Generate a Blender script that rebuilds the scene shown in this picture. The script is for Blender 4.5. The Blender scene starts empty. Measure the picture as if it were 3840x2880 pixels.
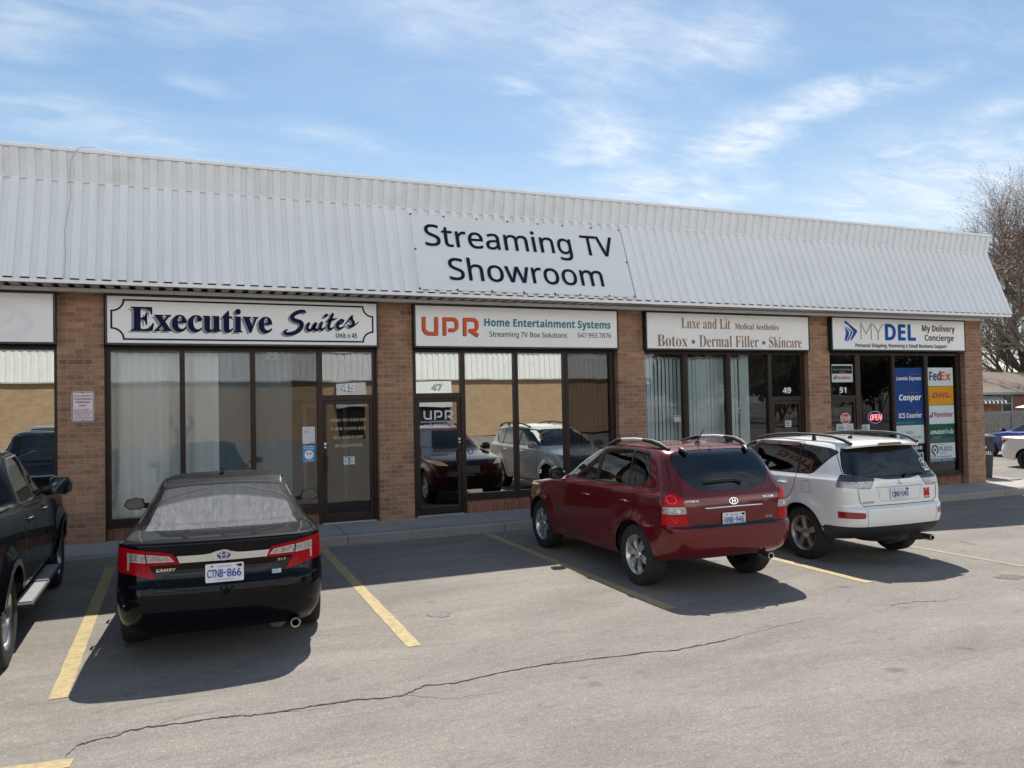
import bpy, bmesh, math, random
from mathutils import Vector, Matrix
from mathutils.bvhtree import BVHTree
R=math.radians
scene=bpy.context.scene
COL=scene.collection
random.seed(7)
# ------------------------------------------------------------------ camera
cam=bpy.data.cameras.new('camera'); camo=bpy.data.objects.new('camera',cam); COL.objects.link(camo)
cam.sensor_width=36; cam.lens=36*2942.4/3840; cam.clip_end=2000; cam.clip_start=.05
def cam_matrix(yaw,pitch,roll):
    f=Vector((math.sin(yaw)*math.cos(pitch),math.cos(yaw)*math.cos(pitch),math.sin(pitch)))
    r=Vector((math.cos(yaw),-math.sin(yaw),0)); u=r.cross(f)
    r2=r*math.cos(roll)+u*math.sin(roll); u2=-r*math.sin(roll)+u*math.cos(roll)
    return Matrix((r2,u2,-f)).transposed()
camo.matrix_world=Matrix.Translation((0,0,2.1))@cam_matrix(R(22.858),R(1.4233),R(-1.1594)).to_4x4()
scene.camera=camo
# ------------------------------------------------------------------ light
SUN=Vector((.30,.62,1)).normalized()
EL=math.asin(SUN.z); AZ=math.atan2(SUN.x,SUN.y)
sl=bpy.data.lights.new('sun','SUN'); sl.energy=4.7; sl.angle=R(.5); sl.color=(1,.955,.88)
so=bpy.data.objects.new('sun',sl); COL.objects.link(so)
so.rotation_euler=SUN.to_track_quat('Z','Y').to_euler(); so.location=(0,0,30)
w=bpy.data.worlds.new('World'); scene.world=w; w.use_nodes=True
nt=w.node_tree; nt.nodes.clear()
def N(t,ty,**k):
    n=t.nodes.new(ty)
    for a,b in k.items():
        if a in n.bl_rna.properties.keys(): setattr(n,a,b)
    return n
def L(t,a,b): t.links.new(a,b)
def build_world():
    t=nt
    out=N(t,'ShaderNodeOutputWorld')
    sky=N(t,'ShaderNodeTexSky',sky_type='NISHITA'); sky.sun_disc=False; sky.sun_elevation=EL; sky.sun_rotation=AZ
    sky.air_density=1.0; sky.dust_density=.5; sky.ozone_density=1.0
    hs=N(t,'ShaderNodeHueSaturation'); hs.inputs['Saturation'].default_value=1.15; hs.inputs['Hue'].default_value=.491
    L(t,sky.outputs[0],hs.inputs['Color'])
    b1=N(t,'ShaderNodeBackground'); b1.inputs[1].default_value=.094; L(t,hs.outputs[0],b1.inputs[0])
    tc=N(t,'ShaderNodeTexCoord'); sx=N(t,'ShaderNodeSeparateXYZ'); L(t,tc.outputs['Generated'],sx.inputs[0])
    def M(op,a,b=None,c=None):
        n=N(t,'ShaderNodeMath',operation=op)
        for i,v in enumerate((a,b,c)):
            if v is None: continue
            if isinstance(v,(int,float)): n.inputs[i].default_value=v
            else: L(t,v,n.inputs[i])
        return n.outputs[0]
    zz=M('MAXIMUM',sx.outputs[2],0.0); zz=M('ADD',zz,.12)
    u=M('DIVIDE',sx.outputs[0],zz); v=M('DIVIDE',sx.outputs[1],zz)
    cb=N(t,'ShaderNodeCombineXYZ'); L(t,u,cb.inputs[0]); L(t,v,cb.inputs[1])
    def noise(scale,rot,sc,detail,rough,dist,off=(0,0,0)):
        mp=N(t,'ShaderNodeMapping'); mp.inputs['Rotation'].default_value=(0,0,R(rot)); mp.inputs['Scale'].default_value=sc; mp.inputs['Location'].default_value=off
        L(t,cb.outputs[0],mp.inputs[0])
        n=N(t,'ShaderNodeTexNoise'); n.inputs['Scale'].default_value=scale; n.inputs['Detail'].default_value=detail
        n.inputs['Roughness'].default_value=rough; n.inputs['Distortion'].default_value=dist
        L(t,mp.outputs[0],n.inputs['Vector']); return n.outputs[0]
    def ramp(x,a,b):
        n=N(t,'ShaderNodeMapRange',interpolation_type='SMOOTHSTEP'); n.inputs[1].default_value=a; n.inputs[2].default_value=b; L(t,x,n.inputs[0]); return n.outputs[0]
    # cirrus: clumps along the wind, broken up by stretched noise
    dn=N(t,'ShaderNodeTexNoise'); dn.inputs['Scale'].default_value=4.5; dn.inputs['Detail'].default_value=4; L(t,cb.outputs[0],dn.inputs['Vector'])
    ds=N(t,'ShaderNodeVectorMath',operation='SUBTRACT'); L(t,dn.outputs['Color'],ds.inputs[0]); ds.inputs[1].default_value=(.5,.5,.5)
    dm=N(t,'ShaderNodeVectorMath',operation='MULTIPLY_ADD'); L(t,ds.outputs[0],dm.inputs[0]); dm.inputs[1].default_value=(.22,.22,0); L(t,cb.outputs[0],dm.inputs[2])
    tot=None
    for cx,cy,th,ln,wd,s in CLUMPS:
        sb=N(t,'ShaderNodeVectorMath',operation='SUBTRACT'); L(t,dm.outputs[0],sb.inputs[0]); sb.inputs[1].default_value=(cx,cy,0)
        mp=N(t,'ShaderNodeVectorRotate',rotation_type='Z_AXIS'); L(t,sb.outputs[0],mp.inputs['Vector']); mp.inputs['Angle'].default_value=-th
        sc=N(t,'ShaderNodeVectorMath',operation='DIVIDE'); L(t,mp.outputs[0],sc.inputs[0]); sc.inputs[1].default_value=(ln*1.25,wd*1.2,1)
        le=N(t,'ShaderNodeVectorMath',operation='LENGTH'); L(t,sc.outputs[0],le.inputs[0])
        v_=M('MULTIPLY',ramp(le.outputs['Value'],1.5,.1),s)
        tot=v_ if tot is None else M('MAXIMUM',tot,v_)
    streak=ramp(noise(3.2,24,(.75,1.7,1),10,.64,1.0,(3.1,1.7,0)),.34,.68)
    fine=ramp(noise(9,30,(.8,1.6,1),10,.66,.8,(7.3,2.2,0)),.32,.72)
    veil=ramp(noise(1.2,28,(.6,1.6,1),9,.56,.9,(1.3,9.1,0)),.30,.72)
    body=M('ADD',M('MULTIPLY',streak,.62),M('MULTIPLY',fine,.42))
    m=M('MULTIPLY',tot,M('ADD',M('MULTIPLY',body,.85),.10))
    m=M('ADD',m,M('MULTIPLY',veil,M('ADD',M('MULTIPLY',fine,.13),.07)))
    m=M('ADD',m,.015)
    # thin haze that whitens the low sky
    low=ramp(sx.outputs[2],.42,.02)
    m=M('ADD',m,M('MULTIPLY',low,.30))
    m=M('MINIMUM',m,.9)
    b2=N(t,'ShaderNodeBackground'); b2.inputs[0].default_value=(.90,.95,1,1); b2.inputs[1].default_value=CLOUD
    mx=N(t,'ShaderNodeMixShader'); L(t,m,mx.inputs[0]); L(t,b1.outputs[0],mx.inputs[1]); L(t,b2.outputs[0],mx.inputs[2])
    # cloud bank added in the unseen northern sky to brighten the shaded facade
    north_fill=M('MULTIPLY',M('MULTIPLY',ramp(sx.outputs[1],.05,-.55),ramp(sx.outputs[2],.0,.08)),ramp(sx.outputs[2],.46,.17))
    nm=M('MULTIPLY',north_fill,ramp(noise(1.7,10,(1,1.2,1),7,.55,.5,(5.3,8.1,0)),.30,.62)); nm=M('MULTIPLY',nm,.92)
    b3=N(t,'ShaderNodeBackground'); b3.inputs[0].default_value=(1,.985,.96,1); b3.inputs[1].default_value=NORTH_FILL
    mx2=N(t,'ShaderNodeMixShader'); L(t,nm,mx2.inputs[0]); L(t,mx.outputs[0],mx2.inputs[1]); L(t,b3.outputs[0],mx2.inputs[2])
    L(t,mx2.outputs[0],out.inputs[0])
CLOUD=.86; NORTH_FILL=2.25
CLUMPS=[(1.08, 1.862, 0.413, 0.168, 0.10, .85), (1.045, 1.994, -0.662, 0.071, 0.05, 0.7), (1.433, 2.095, -1.369, 0.243, 0.185, 0.55), (1.437, 1.734, -1.822, 0.133, 0.105, 0.95), (1.491, 1.441, -1.013, 0.182, 0.085, 0.85), (1.092, 1.367, 0.241, 0.14, 0.111, 0.6), (0.82, 1.463, -0.097, 0.156, 0.148, 0.45), (0.498, 1.489, -0.096, 0.186, 0.11, 0.28), (-0.269, 1.792, -0.352, 0.097, 0.079, 0.3), (0.038, 1.664, -0.492, 0.145, 0.097, 0.3), (0.036, 1.922, 0.391, 0.075, 0.047, 0.3), (0.388, 2.101, 0.229, 0.158, 0.066, 0.34), (-0.186, 2.196, 0.588, 0.272, 0.132, 0.3), (2.271, 1.806, -1.058, 0.349, 0.415, 0.65), (1.875, 1.602, -0.616, 0.085, 0.047, 0.5), (2.146, 1.639, -2.018, 0.176, 0.138, 0.7), (1.634, 2.145, -0.851, 0.177, 0.095, 0.6), (1.887, 1.29, -1.577, 0.095, 0.081, 0.4), (0.769, 1.716, 0.007, 0.061, 0.022, 0.5)]
CLUMPS+=[(-1.2,1.0,.4,.5,.2,.6),(-1.0,-.6,.2,.6,.25,.5),(.9,-.9,.5,.5,.2,.6),(2.4,-.2,1.0,.5,.25,.5),(-.2,.4,.3,.4,.15,.4),(0.2,-2.2,.2,.8,.3,.5)]
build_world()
vs=scene.view_settings; scene.display_settings.display_device='sRGB'
vs.view_transform='Standard'; vs.look='None'; vs.exposure=.38; vs.gamma=1; vs.use_curve_mapping=False
scene.cycles.max_bounces=8; scene.cycles.diffuse_bounces=3; scene.cycles.glossy_bounces=4; scene.cycles.transparent_max_bounces=12; scene.cycles.transmission_bounces=6
scene.cycles.use_denoising=True; scene.cycles.sample_clamp_indirect=6; scene.cycles.caustics_reflective=False; scene.cycles.caustics_refractive=False
# ------------------------------------------------------------------ object helpers
def tag(o,label=None,cat=None,group=None,kind=None):
    if label: o['label']=label
    if cat: o['category']=cat
    if group: o['group']=group
    if kind: o['kind']=kind
    return o
def thing(name,label,cat,loc=(0,0,0),rz=0,group=None):
    o=bpy.data.objects.new(name,None); COL.objects.link(o); o.location=loc; o.rotation_euler=(0,0,rz); o.empty_display_size=.2
    return tag(o,label,cat,group)
class MB:
    def __init__(s): s.v=[]; s.f=[]
    def add(s,vs,fs):
        b=len(s.v); s.v+= [tuple(p) for p in vs]; s.f+=[tuple(b+i for i in f) for f in fs]; return s
    def box(s,x0,x1,y0,y1,z0,z1):
        return s.add([(x0,y0,z0),(x1,y0,z0),(x1,y1,z0),(x0,y1,z0),(x0,y0,z1),(x1,y0,z1),(x1,y1,z1),(x0,y1,z1)],
              [(0,3,2,1),(4,5,6,7),(0,1,5,4),(1,2,6,5),(2,3,7,6),(3,0,4,7)])
    def quad(s,a,b,c,d): return s.add([a,b,c,d],[(0,1,2,3)])
    def poly(s,pts): return s.add(pts,[tuple(range(len(pts)))])
    def tube(s,pts,r,n=8,caps=True):
        pts=[Vector(p) for p in pts]; rs=r if isinstance(r,(list,tuple)) else [r]*len(pts)
        vs=[];up=None
        for i,p in enumerate(pts):
            d=(pts[min(i+1,len(pts)-1)]-pts[max(i-1,0)]).normalized()
            if up is None: up=d.orthogonal().normalized()
            up=(up-d*up.dot(d)); up=up.normalized() if up.length>1e-6 else d.orthogonal().normalized()
            s2=d.cross(up)
            for k in range(n):
                a=2*math.pi*k/n; vs.append(p+(up*math.cos(a)+s2*math.sin(a))*rs[i])
        fs=[]
        for i in range(len(pts)-1):
            for k in range(n): fs.append((i*n+k,i*n+(k+1)%n,(i+1)*n+(k+1)%n,(i+1)*n+k))
        if caps: fs.append(tuple(range(n))[::-1]); fs.append(tuple((len(pts)-1)*n+k for k in range(n)))
        return s.add(vs,fs)
    def lathe(s,prof,axis='x',c=(0,0,0),n=32,close=False):
        # prof: list of (r, h) ; h along axis
        vs=[]
        for k in range(n):
            a=2*math.pi*k/n; ca,sa=math.cos(a),math.sin(a)
            for r,h in prof:
                if axis=='x': p=(c[0]+h,c[1]+r*ca,c[2]+r*sa)
                elif axis=='z': p=(c[0]+r*ca,c[1]+r*sa,c[2]+h)
                else: p=(c[0]+r*ca,c[1]+h,c[2]+r*sa)
                vs.append(p)
        m=len(prof); fs=[]
        for k in range(n):
            for j in range(m-1): fs.append((k*m+j,((k+1)%n)*m+j,((k+1)%n)*m+j+1,k*m+j+1))
        return s.add(vs,fs)
    def prism(s,pts2,f,d0,d1):
        # f(u,v,d)->3d ; extruded polygon
        n=len(pts2); vs=[f(u,v,d0) for u,v in pts2]+[f(u,v,d1) for u,v in pts2]
        fs=[tuple(range(n)),tuple(range(2*n-1,n-1,-1))]+[(i,i+n,(i+1)%n+n,(i+1)%n) for i in range(n)]
        return s.add(vs,fs)
    def build(s,name,mat,parent=None,smooth=None,bevel=0,fix=True):
        me=bpy.data.meshes.new(name); me.from_pydata([tuple(p) for p in s.v],[],s.f)
        if fix:
            bm=bmesh.new(); bm.from_mesh(me); bmesh.ops.recalc_face_normals(bm,faces=bm.faces)
            if bevel: bmesh.ops.bevel(bm,geom=[e for e in bm.edges if len(e.link_faces)==2 and e.calc_face_angle(0)>.6],offset=bevel,segments=2,affect='EDGES',profile=.6)
            bm.to_mesh(me); bm.free()
        me.update()
        if smooth:
            me.shade_smooth(); me.set_sharp_from_angle(angle=R(smooth))
        me.materials.append(mat)
        o=bpy.data.objects.new(name,me); COL.objects.link(o)
        if parent: o.parent=parent
        return o
# ------------------------------------------------------------------ materials
MATS={}
def newmat(name):
    m=bpy.data.materials.new(name); m.use_nodes=True; t=m.node_tree; t.nodes.clear()
    o=N(t,'ShaderNodeOutputMaterial'); return m,t,o
def P(name,col,rough=.5,metal=0,spec=.5,coat=0,coat_r=.03,var=0,vscale=8,bump=0,bscale=60,emit=None,estr=0,rvar=0,dirt=None,dscale=3,damt=0,trans=0):
    if name in MATS: return MATS[name]
    m,t,o=newmat(name); b=N(t,'ShaderNodeBsdfPrincipled'); L(t,b.outputs[0],o.inputs[0])
    b.inputs['Base Color'].default_value=(*col,1); b.inputs['Roughness'].default_value=rough; b.inputs['Metallic'].default_value=metal
    b.inputs['Specular IOR Level'].default_value=spec; b.inputs['Coat Weight'].default_value=coat; b.inputs['Coat Roughness'].default_value=coat_r
    if trans: b.inputs['Transmission Weight'].default_value=trans
    tc=N(t,'ShaderNodeTexCoord')
    if var or rvar:
        n=N(t,'ShaderNodeTexNoise'); n.inputs['Scale'].default_value=vscale; n.inputs['Detail'].default_value=6; n.inputs['Roughness'].default_value=.6
        L(t,tc.outputs['Object'],n.inputs['Vector'])
        if var:
            mr=N(t,'ShaderNodeMapRange'); mr.inputs[1].default_value=.3; mr.inputs[2].default_value=.7; mr.inputs[3].default_value=1-var; mr.inputs[4].default_value=1+var
            L(t,n.outputs[0],mr.inputs[0])
            hv=N(t,'ShaderNodeHueSaturation'); hv.inputs['Color'].default_value=(*col,1); L(t,mr.outputs[0],hv.inputs['Value']); src=hv.outputs[0]
            if dirt:
                n2=N(t,'ShaderNodeTexNoise'); n2.inputs['Scale'].default_value=dscale; n2.inputs['Detail'].default_value=8; n2.inputs['Roughness'].default_value=.7
                L(t,tc.outputs['Object'],n2.inputs['Vector'])
                m2=N(t,'ShaderNodeMapRange'); m2.inputs[1].default_value=.5; m2.inputs[2].default_value=.75; m2.inputs[3].default_value=0; m2.inputs[4].default_value=damt
                L(t,n2.outputs[0],m2.inputs[0])
                mx=N(t,'ShaderNodeMix',data_type='RGBA'); L(t,m2.outputs[0],mx.inputs[0]); L(t,src,mx.inputs[6]); mx.inputs[7].default_value=(*dirt,1); src=mx.outputs[2]
            L(t,src,b.inputs['Base Color'])
        if rvar:
            m3=N(t,'ShaderNodeMapRange'); m3.inputs[1].default_value=.3; m3.inputs[2].default_value=.7; m3.inputs[3].default_value=max(0,rough-rvar); m3.inputs[4].default_value=min(1,rough+rvar)
            L(t,n.outputs[0],m3.inputs[0]); L(t,m3.outputs[0],b.inputs['Roughness'])
    if bump:
        nb=N(t,'ShaderNodeTexNoise'); nb.inputs['Scale'].default_value=bscale; nb.inputs['Detail'].default_value=5; L(t,tc.outputs['Object'],nb.inputs['Vector'])
        bp=N(t,'ShaderNodeBump'); bp.inputs['Strength'].default_value=bump; bp.inputs['Distance'].default_value=.01; L(t,nb.outputs[0],bp.inputs['Height']); L(t,bp.outputs[0],b.inputs['Normal'])
    if emit: b.inputs['Emission Color'].default_value=(*emit,1); b.inputs['Emission Strength'].default_value=estr
    MATS[name]=m; return m
def glass(name,refl,tint=(.85,.9,.88),wav=.0,rough=0,rcol=(1,1,1)):
    if name in MATS: return MATS[name]
    m,t,o=newmat(name)
    tr=N(t,'ShaderNodeBsdfTransparent'); tr.inputs[0].default_value=(*tint,1)
    gl=N(t,'ShaderNodeBsdfGlossy'); gl.inputs['Color'].default_value=(*rcol,1); gl.inputs['Roughness'].default_value=rough
    lw=N(t,'ShaderNodeFresnel'); lw.inputs[0].default_value=1.5
    mr=N(t,'ShaderNodeMapRange'); mr.inputs[1].default_value=.04; mr.inputs[2].default_value=1; mr.inputs[3].default_value=refl; mr.inputs[4].default_value=1
    L(t,lw.outputs[0],mr.inputs[0])
    if wav:
        tc=N(t,'ShaderNodeTexCoord'); nb=N(t,'ShaderNodeTexNoise'); nb.inputs['Scale'].default_value=2.2; nb.inputs['Detail'].default_value=1
        L(t,tc.outputs['Object'],nb.inputs['Vector']); bp=N(t,'ShaderNodeBump'); bp.inputs['Strength'].default_value=1; bp.inputs['Distance'].default_value=wav
        L(t,nb.outputs[0],bp.inputs['Height']); L(t,bp.outputs[0],gl.inputs['Normal'])
    mx=N(t,'ShaderNodeMixShader'); L(t,mr.outputs[0],mx.inputs[0]); L(t,tr.outputs[0],mx.inputs[1]); L(t,gl.outputs[0],mx.inputs[2]); L(t,mx.outputs[0],o.inputs[0])
    MATS[name]=m; return m
def brick(name,c1,c2,mortar,bw=.21,rh=.078,dark=None,bumps=.7,con=1.2):
    if name in MATS: return MATS[name]
    m,t,o=newmat(name); b=N(t,'ShaderNodeBsdfPrincipled'); L(t,b.outputs[0],o.inputs[0]); b.inputs['Roughness'].default_value=.85; b.inputs['Specular IOR Level'].default_value=.25
    tc=N(t,'ShaderNodeTexCoord'); sx=N(t,'ShaderNodeSeparateXYZ'); L(t,tc.outputs['Object'],sx.inputs[0])
    ad=N(t,'ShaderNodeMath',operation='ADD'); L(t,sx.outputs[0],ad.inputs[0]); L(t,sx.outputs[1],ad.inputs[1])
    cb=N(t,'ShaderNodeCombineXYZ'); L(t,ad.outputs[0],cb.inputs[0]); L(t,sx.outputs[2],cb.inputs[1])
    br=N(t,'ShaderNodeTexBrick'); L(t,cb.outputs[0],br.inputs['Vector'])
    br.inputs['Scale'].default_value=1; br.inputs['Brick Width'].default_value=bw; br.inputs['Row Height'].default_value=rh; br.inputs['Mortar Size'].default_value=.0055; br.inputs['Mortar Smooth'].default_value=.25; br.inputs['Bias'].default_value=-.1
    br.inputs['Color1'].default_value=(*c1,1); br.inputs['Color2'].default_value=(*c2,1); br.inputs['Mortar'].default_value=(*mortar,1)
    # per brick tone: white noise on brick cell
    def MM(op,a,bb):
        n=N(t,'ShaderNodeMath',operation=op)
        for i,v in enumerate((a,bb)):
            if v is None: continue
            if isinstance(v,(int,float)): n.inputs[i].default_value=v
            else: L(t,v,n.inputs[i])
        return n.outputs[0]
    row=MM('FLOOR',MM('DIVIDE',sx.outputs[2],rh),None)
    par=MM('MULTIPLY',MM('MODULO',MM('ABSOLUTE',row,None),2),.5)
    colm=MM('FLOOR',MM('ADD',MM('DIVIDE',ad.outputs[0],bw),par),None)
    c2b=N(t,'ShaderNodeCombineXYZ'); L(t,row,c2b.inputs[0]); L(t,colm,c2b.inputs[1])
    wn=N(t,'ShaderNodeTexWhiteNoise',noise_dimensions='2D'); L(t,c2b.outputs[0],wn.inputs['Vector'])
    mr=N(t,'ShaderNodeMapRange'); mr.inputs[3].default_value=1-.18*con; mr.inputs[4].default_value=1+.17*con; L(t,wn.outputs[0],mr.inputs[0])
    n=N(t,'ShaderNodeTexNoise'); n.inputs['Scale'].default_value=35; n.inputs['Detail'].default_value=5; L(t,tc.outputs['Object'],n.inputs['Vector'])
    mr2=N(t,'ShaderNodeMapRange'); mr2.inputs[1].default_value=.3; mr2.inputs[2].default_value=.7; mr2.inputs[3].default_value=1-.2*con; mr2.inputs[4].default_value=1+.18*con; L(t,n.outputs[0],mr2.inputs[0])
    n3=N(t,'ShaderNodeTexNoise'); n3.inputs['Scale'].default_value=1.4; n3.inputs['Detail'].default_value=3; L(t,tc.outputs['Object'],n3.inputs['Vector'])
    mr3=N(t,'ShaderNodeMapRange'); mr3.inputs[1].default_value=.3; mr3.inputs[2].default_value=.7; mr3.inputs[3].default_value=1-.13*con; mr3.inputs[4].default_value=1+.11*con; L(t,n3.outputs[0],mr3.inputs[0])
    val=MM('MULTIPLY',MM('MULTIPLY',mr.outputs[0],mr2.outputs[0]),mr3.outputs[0])
    # a few odd dark bricks
    odd=N(t,'ShaderNodeMapRange'); odd.inputs[1].default_value=.978; odd.inputs[2].default_value=.982; odd.inputs[3].default_value=1; odd.inputs[4].default_value=.5 if con>.6 else 1; L(t,wn.outputs[0],odd.inputs[0])
    val=MM('MULTIPLY',val,odd.outputs[0])
    hv=N(t,'ShaderNodeHueSaturation'); L(t,br.outputs[0],hv.inputs['Color']); L(t,val,hv.inputs['Value'])
    mx=N(t,'ShaderNodeMix',data_type='RGBA'); L(t,br.outputs['Fac'],mx.inputs[0]); L(t,hv.outputs[0],mx.inputs[6]); mx.inputs[7].default_value=(*mortar,1)
    L(t,mx.outputs[2],b.inputs['Base Color'])
    inv=MM('SUBTRACT',1,br.outputs['Fac']); hh=MM('ADD',inv,MM('MULTIPLY',n.outputs[0],.35))
    bp=N(t,'ShaderNodeBump'); bp.inputs['Strength'].default_value=bumps; bp.inputs['Distance'].default_value=.006; L(t,hh,bp.inputs['Height']); L(t,bp.outputs[0],b.inputs['Normal'])
    MATS[name]=m; return m
def asphalt():
    m,t,o=newmat('asphalt'); b=N(t,'ShaderNodeBsdfPrincipled'); L(t,b.outputs[0],o.inputs[0]); b.inputs['Roughness'].default_value=.85; b.inputs['Specular IOR Level'].default_value=.3
    tc=N(t,'ShaderNodeTexCoord')
    def noise(s,d,r,sc=(1,1,1),dist=0):
        mp=N(t,'ShaderNodeMapping'); mp.inputs['Scale'].default_value=sc; L(t,tc.outputs['Object'],mp.inputs[0])
        n=N(t,'ShaderNodeTexNoise'); n.inputs['Scale'].default_value=s; n.inputs['Detail'].default_value=d; n.inputs['Roughness'].default_value=r; n.inputs['Distortion'].default_value=dist; L(t,mp.outputs[0],n.inputs['Vector']); return n.outputs[0]
    def mr(x,a,bb,c,d):
        n=N(t,'ShaderNodeMapRange'); 
        for i,v in enumerate((a,bb,c,d)): n.inputs[i+1].default_value=v
        L(t,x,n.inputs[0]); return n.outputs[0]
    def mul(a,bb):
        n=N(t,'ShaderNodeMath',operation='MULTIPLY'); L(t,a,n.inputs[0]); L(t,bb,n.inputs[1]); return n.outputs[0]
    vo=N(t,'ShaderNodeTexVoronoi'); vo.inputs['Scale'].default_value=125; L(t,tc.outputs['Object'],vo.inputs['Vector'])
    sepc=N(t,'ShaderNodeSeparateColor'); L(t,vo.outputs['Color'],sepc.inputs[0])
    agg=mr(sepc.outputs[0],0,1,.80,1.20)
    sp=mr(sepc.outputs[1],.95,.99,1,1.6)
    a=mul(agg,sp)
    a=mul(a,mr(noise(14,6,.65,(.6,1.5,1)),.3,.7,.90,1.10))
    a=mul(a,mr(noise(5.5,7,.7,(.25,2.2,1),.5),.56,.70,1,.78))
    a=mul(a,mr(noise(1.1,5,.6,(.6,1.6,1),.6),.3,.7,.84,1.13))
    a=mul(a,mr(noise(.35,4,.55,(.45,1.8,1),.8),.32,.68,.88,1.1))
    a=mul(a,mr(noise(4.5,3,.5),.26,.36,.8,1))
    # small dark oil spots
    a=mul(a,mr(noise(2.3,2,.4),.70,.78,1,.6))
    hv=N(t,'ShaderNodeHueSaturation'); hv.inputs['Color'].default_value=(.231,.207,.181,1); L(t,a,hv.inputs['Value']); L(t,hv.outputs[0],b.inputs['Base Color'])
    bp=N(t,'ShaderNodeBump'); bp.inputs['Strength'].default_value=.4; bp.inputs['Distance'].default_value=.004; L(t,agg,bp.inputs['Height']); L(t,bp.outputs[0],b.inputs['Normal'])
    return m
def concrete(name,col):
    return P(name,col,.9,var=.14,vscale=22,bump=.5,bscale=160,dirt=tuple(c*.55 for c in col),dscale=1.3,damt=.6,spec=.25)
M_asph=asphalt()
M_conc=concrete('sidewalk_concrete',(.42,.395,.365)); M_kerb=concrete('kerb_concrete',(.34,.315,.285))
M_brick=brick('brown_brick',(.355,.20,.125),(.295,.16,.098),(.34,.285,.225))
M_lowbrick=brick('red_brick',(.30,.125,.08),(.24,.10,.065),(.27,.2,.16),bw=.075,rh=.32)
M_white=P('white_painted_steel',(.87,.87,.87),.45,var=.03,vscale=2.2,dirt=(.55,.52,.46),dscale=2.1,damt=.22,bump=.04,bscale=3)
M_roof=None
M_cream=P('cream_painted_steel',(.83,.845,.86),.5,var=.03,vscale=2,dirt=(.5,.45,.38),dscale=2.6,damt=.25)
M_soffit=P('grey_soffit',(.52,.50,.46),.6,var=.05,vscale=3)
M_bronze=P('bronze_aluminium',(.034,.021,.017),.42,metal=.2,spec=.3,var=.12,vscale=5)
M_black=P('black_metal',(.012,.012,.016),.4)
M_panel=P('sign_acrylic',(.86,.86,.85),.35,var=.025,vscale=1.6,dirt=(.6,.6,.58),dscale=2,damt=.18)
M_vinyl=P('banner_vinyl',(.82,.83,.80),.5,var=.02,vscale=1.5,bump=.05,bscale=4)
M_navy=P('navy_paint',(.012,.014,.055),.6,spec=.08); M_greysh=P('grey_paint',(.30,.31,.34),.6,spec=.08)
M_ink=P('black_ink',(.012,.012,.014),.6,spec=.08); M_dknavy=P('slate_navy_ink',(.014,.018,.045),.6,spec=.08)
M_orange=P('orange_red_ink',(.72,.13,.045),.6,spec=.08); M_teal=P('teal_ink',(.035,.24,.32),.6,spec=.08)
M_bronzeink=P('bronze_ink',(.30,.17,.10),.6,spec=.08); M_blue=P('logo_blue',(.012,.10,.40),.6,spec=.08); M_lgrey=P('light_grey_ink',(.32,.33,.34),.6,spec=.08)
M_wink=P('white_vinyl_letters',(.8,.8,.8),.5); M_gold=P('pale_gold_letters',(.62,.52,.33),.5)
M_redink=P('red_ink',(.55,.025,.03),.6,spec=.08); M_yellow=P('lot_yellow_paint',(.45,.345,.16),.75,var=.2,vscale=9,dirt=(.235,.21,.18),dscale=26,damt=1.25,bump=.4,bscale=150)
def roofsteel():
    m,t,o=newmat('mansard_steel'); b=N(t,'ShaderNodeBsdfPrincipled'); L(t,b.outputs[0],o.inputs[0]); b.inputs['Roughness'].default_value=.42
    tc=N(t,'ShaderNodeTexCoord')
    def nz(sc,s,d,a,bb,c,e):
        mp=N(t,'ShaderNodeMapping'); mp.inputs['Scale'].default_value=sc; L(t,tc.outputs['Object'],mp.inputs[0]); n=N(t,'ShaderNodeTexNoise'); n.inputs['Scale'].default_value=s; n.inputs['Detail'].default_value=d; n.inputs['Roughness'].default_value=.65; L(t,mp.outputs[0],n.inputs['Vector'])
        r=N(t,'ShaderNodeMapRange'); 
        for i,v in enumerate((a,bb,c,e)): r.inputs[i+1].default_value=v
        L(t,n.outputs[0],r.inputs[0]); return r.outputs[0]
    st=nz((9,.5,.5),1,6,.52,.78,0,.32); pt=nz((.35,.6,.6),1,5,.45,.75,0,.22); sp=nz((3,3,3),1,8,.66,.74,0,.5)
    mx=N(t,'ShaderNodeMath',operation='MAXIMUM'); L(t,st,mx.inputs[0]); L(t,pt,mx.inputs[1]); m2=N(t,'ShaderNodeMath',operation='MAXIMUM'); L(t,mx.outputs[0],m2.inputs[0]); L(t,sp,m2.inputs[1])
    c=N(t,'ShaderNodeMix',data_type='RGBA'); L(t,m2.outputs[0],c.inputs[0]); c.inputs[6].default_value=(.88,.88,.88,1); c.inputs[7].default_value=(.60,.57,.52,1); L(t,c.outputs[2],b.inputs['Base Color'])
    nb=N(t,'ShaderNodeTexNoise'); nb.inputs['Scale'].default_value=1.6; L(t,tc.outputs['Object'],nb.inputs['Vector']); bp=N(t,'ShaderNodeBump'); bp.inputs['Strength'].default_value=.5; bp.inputs['Distance'].default_value=.012; L(t,nb.outputs[0],bp.inputs['Height']); L(t,bp.outputs[0],b.inputs['Normal'])
    return m
M_roof=roofsteel()
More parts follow.
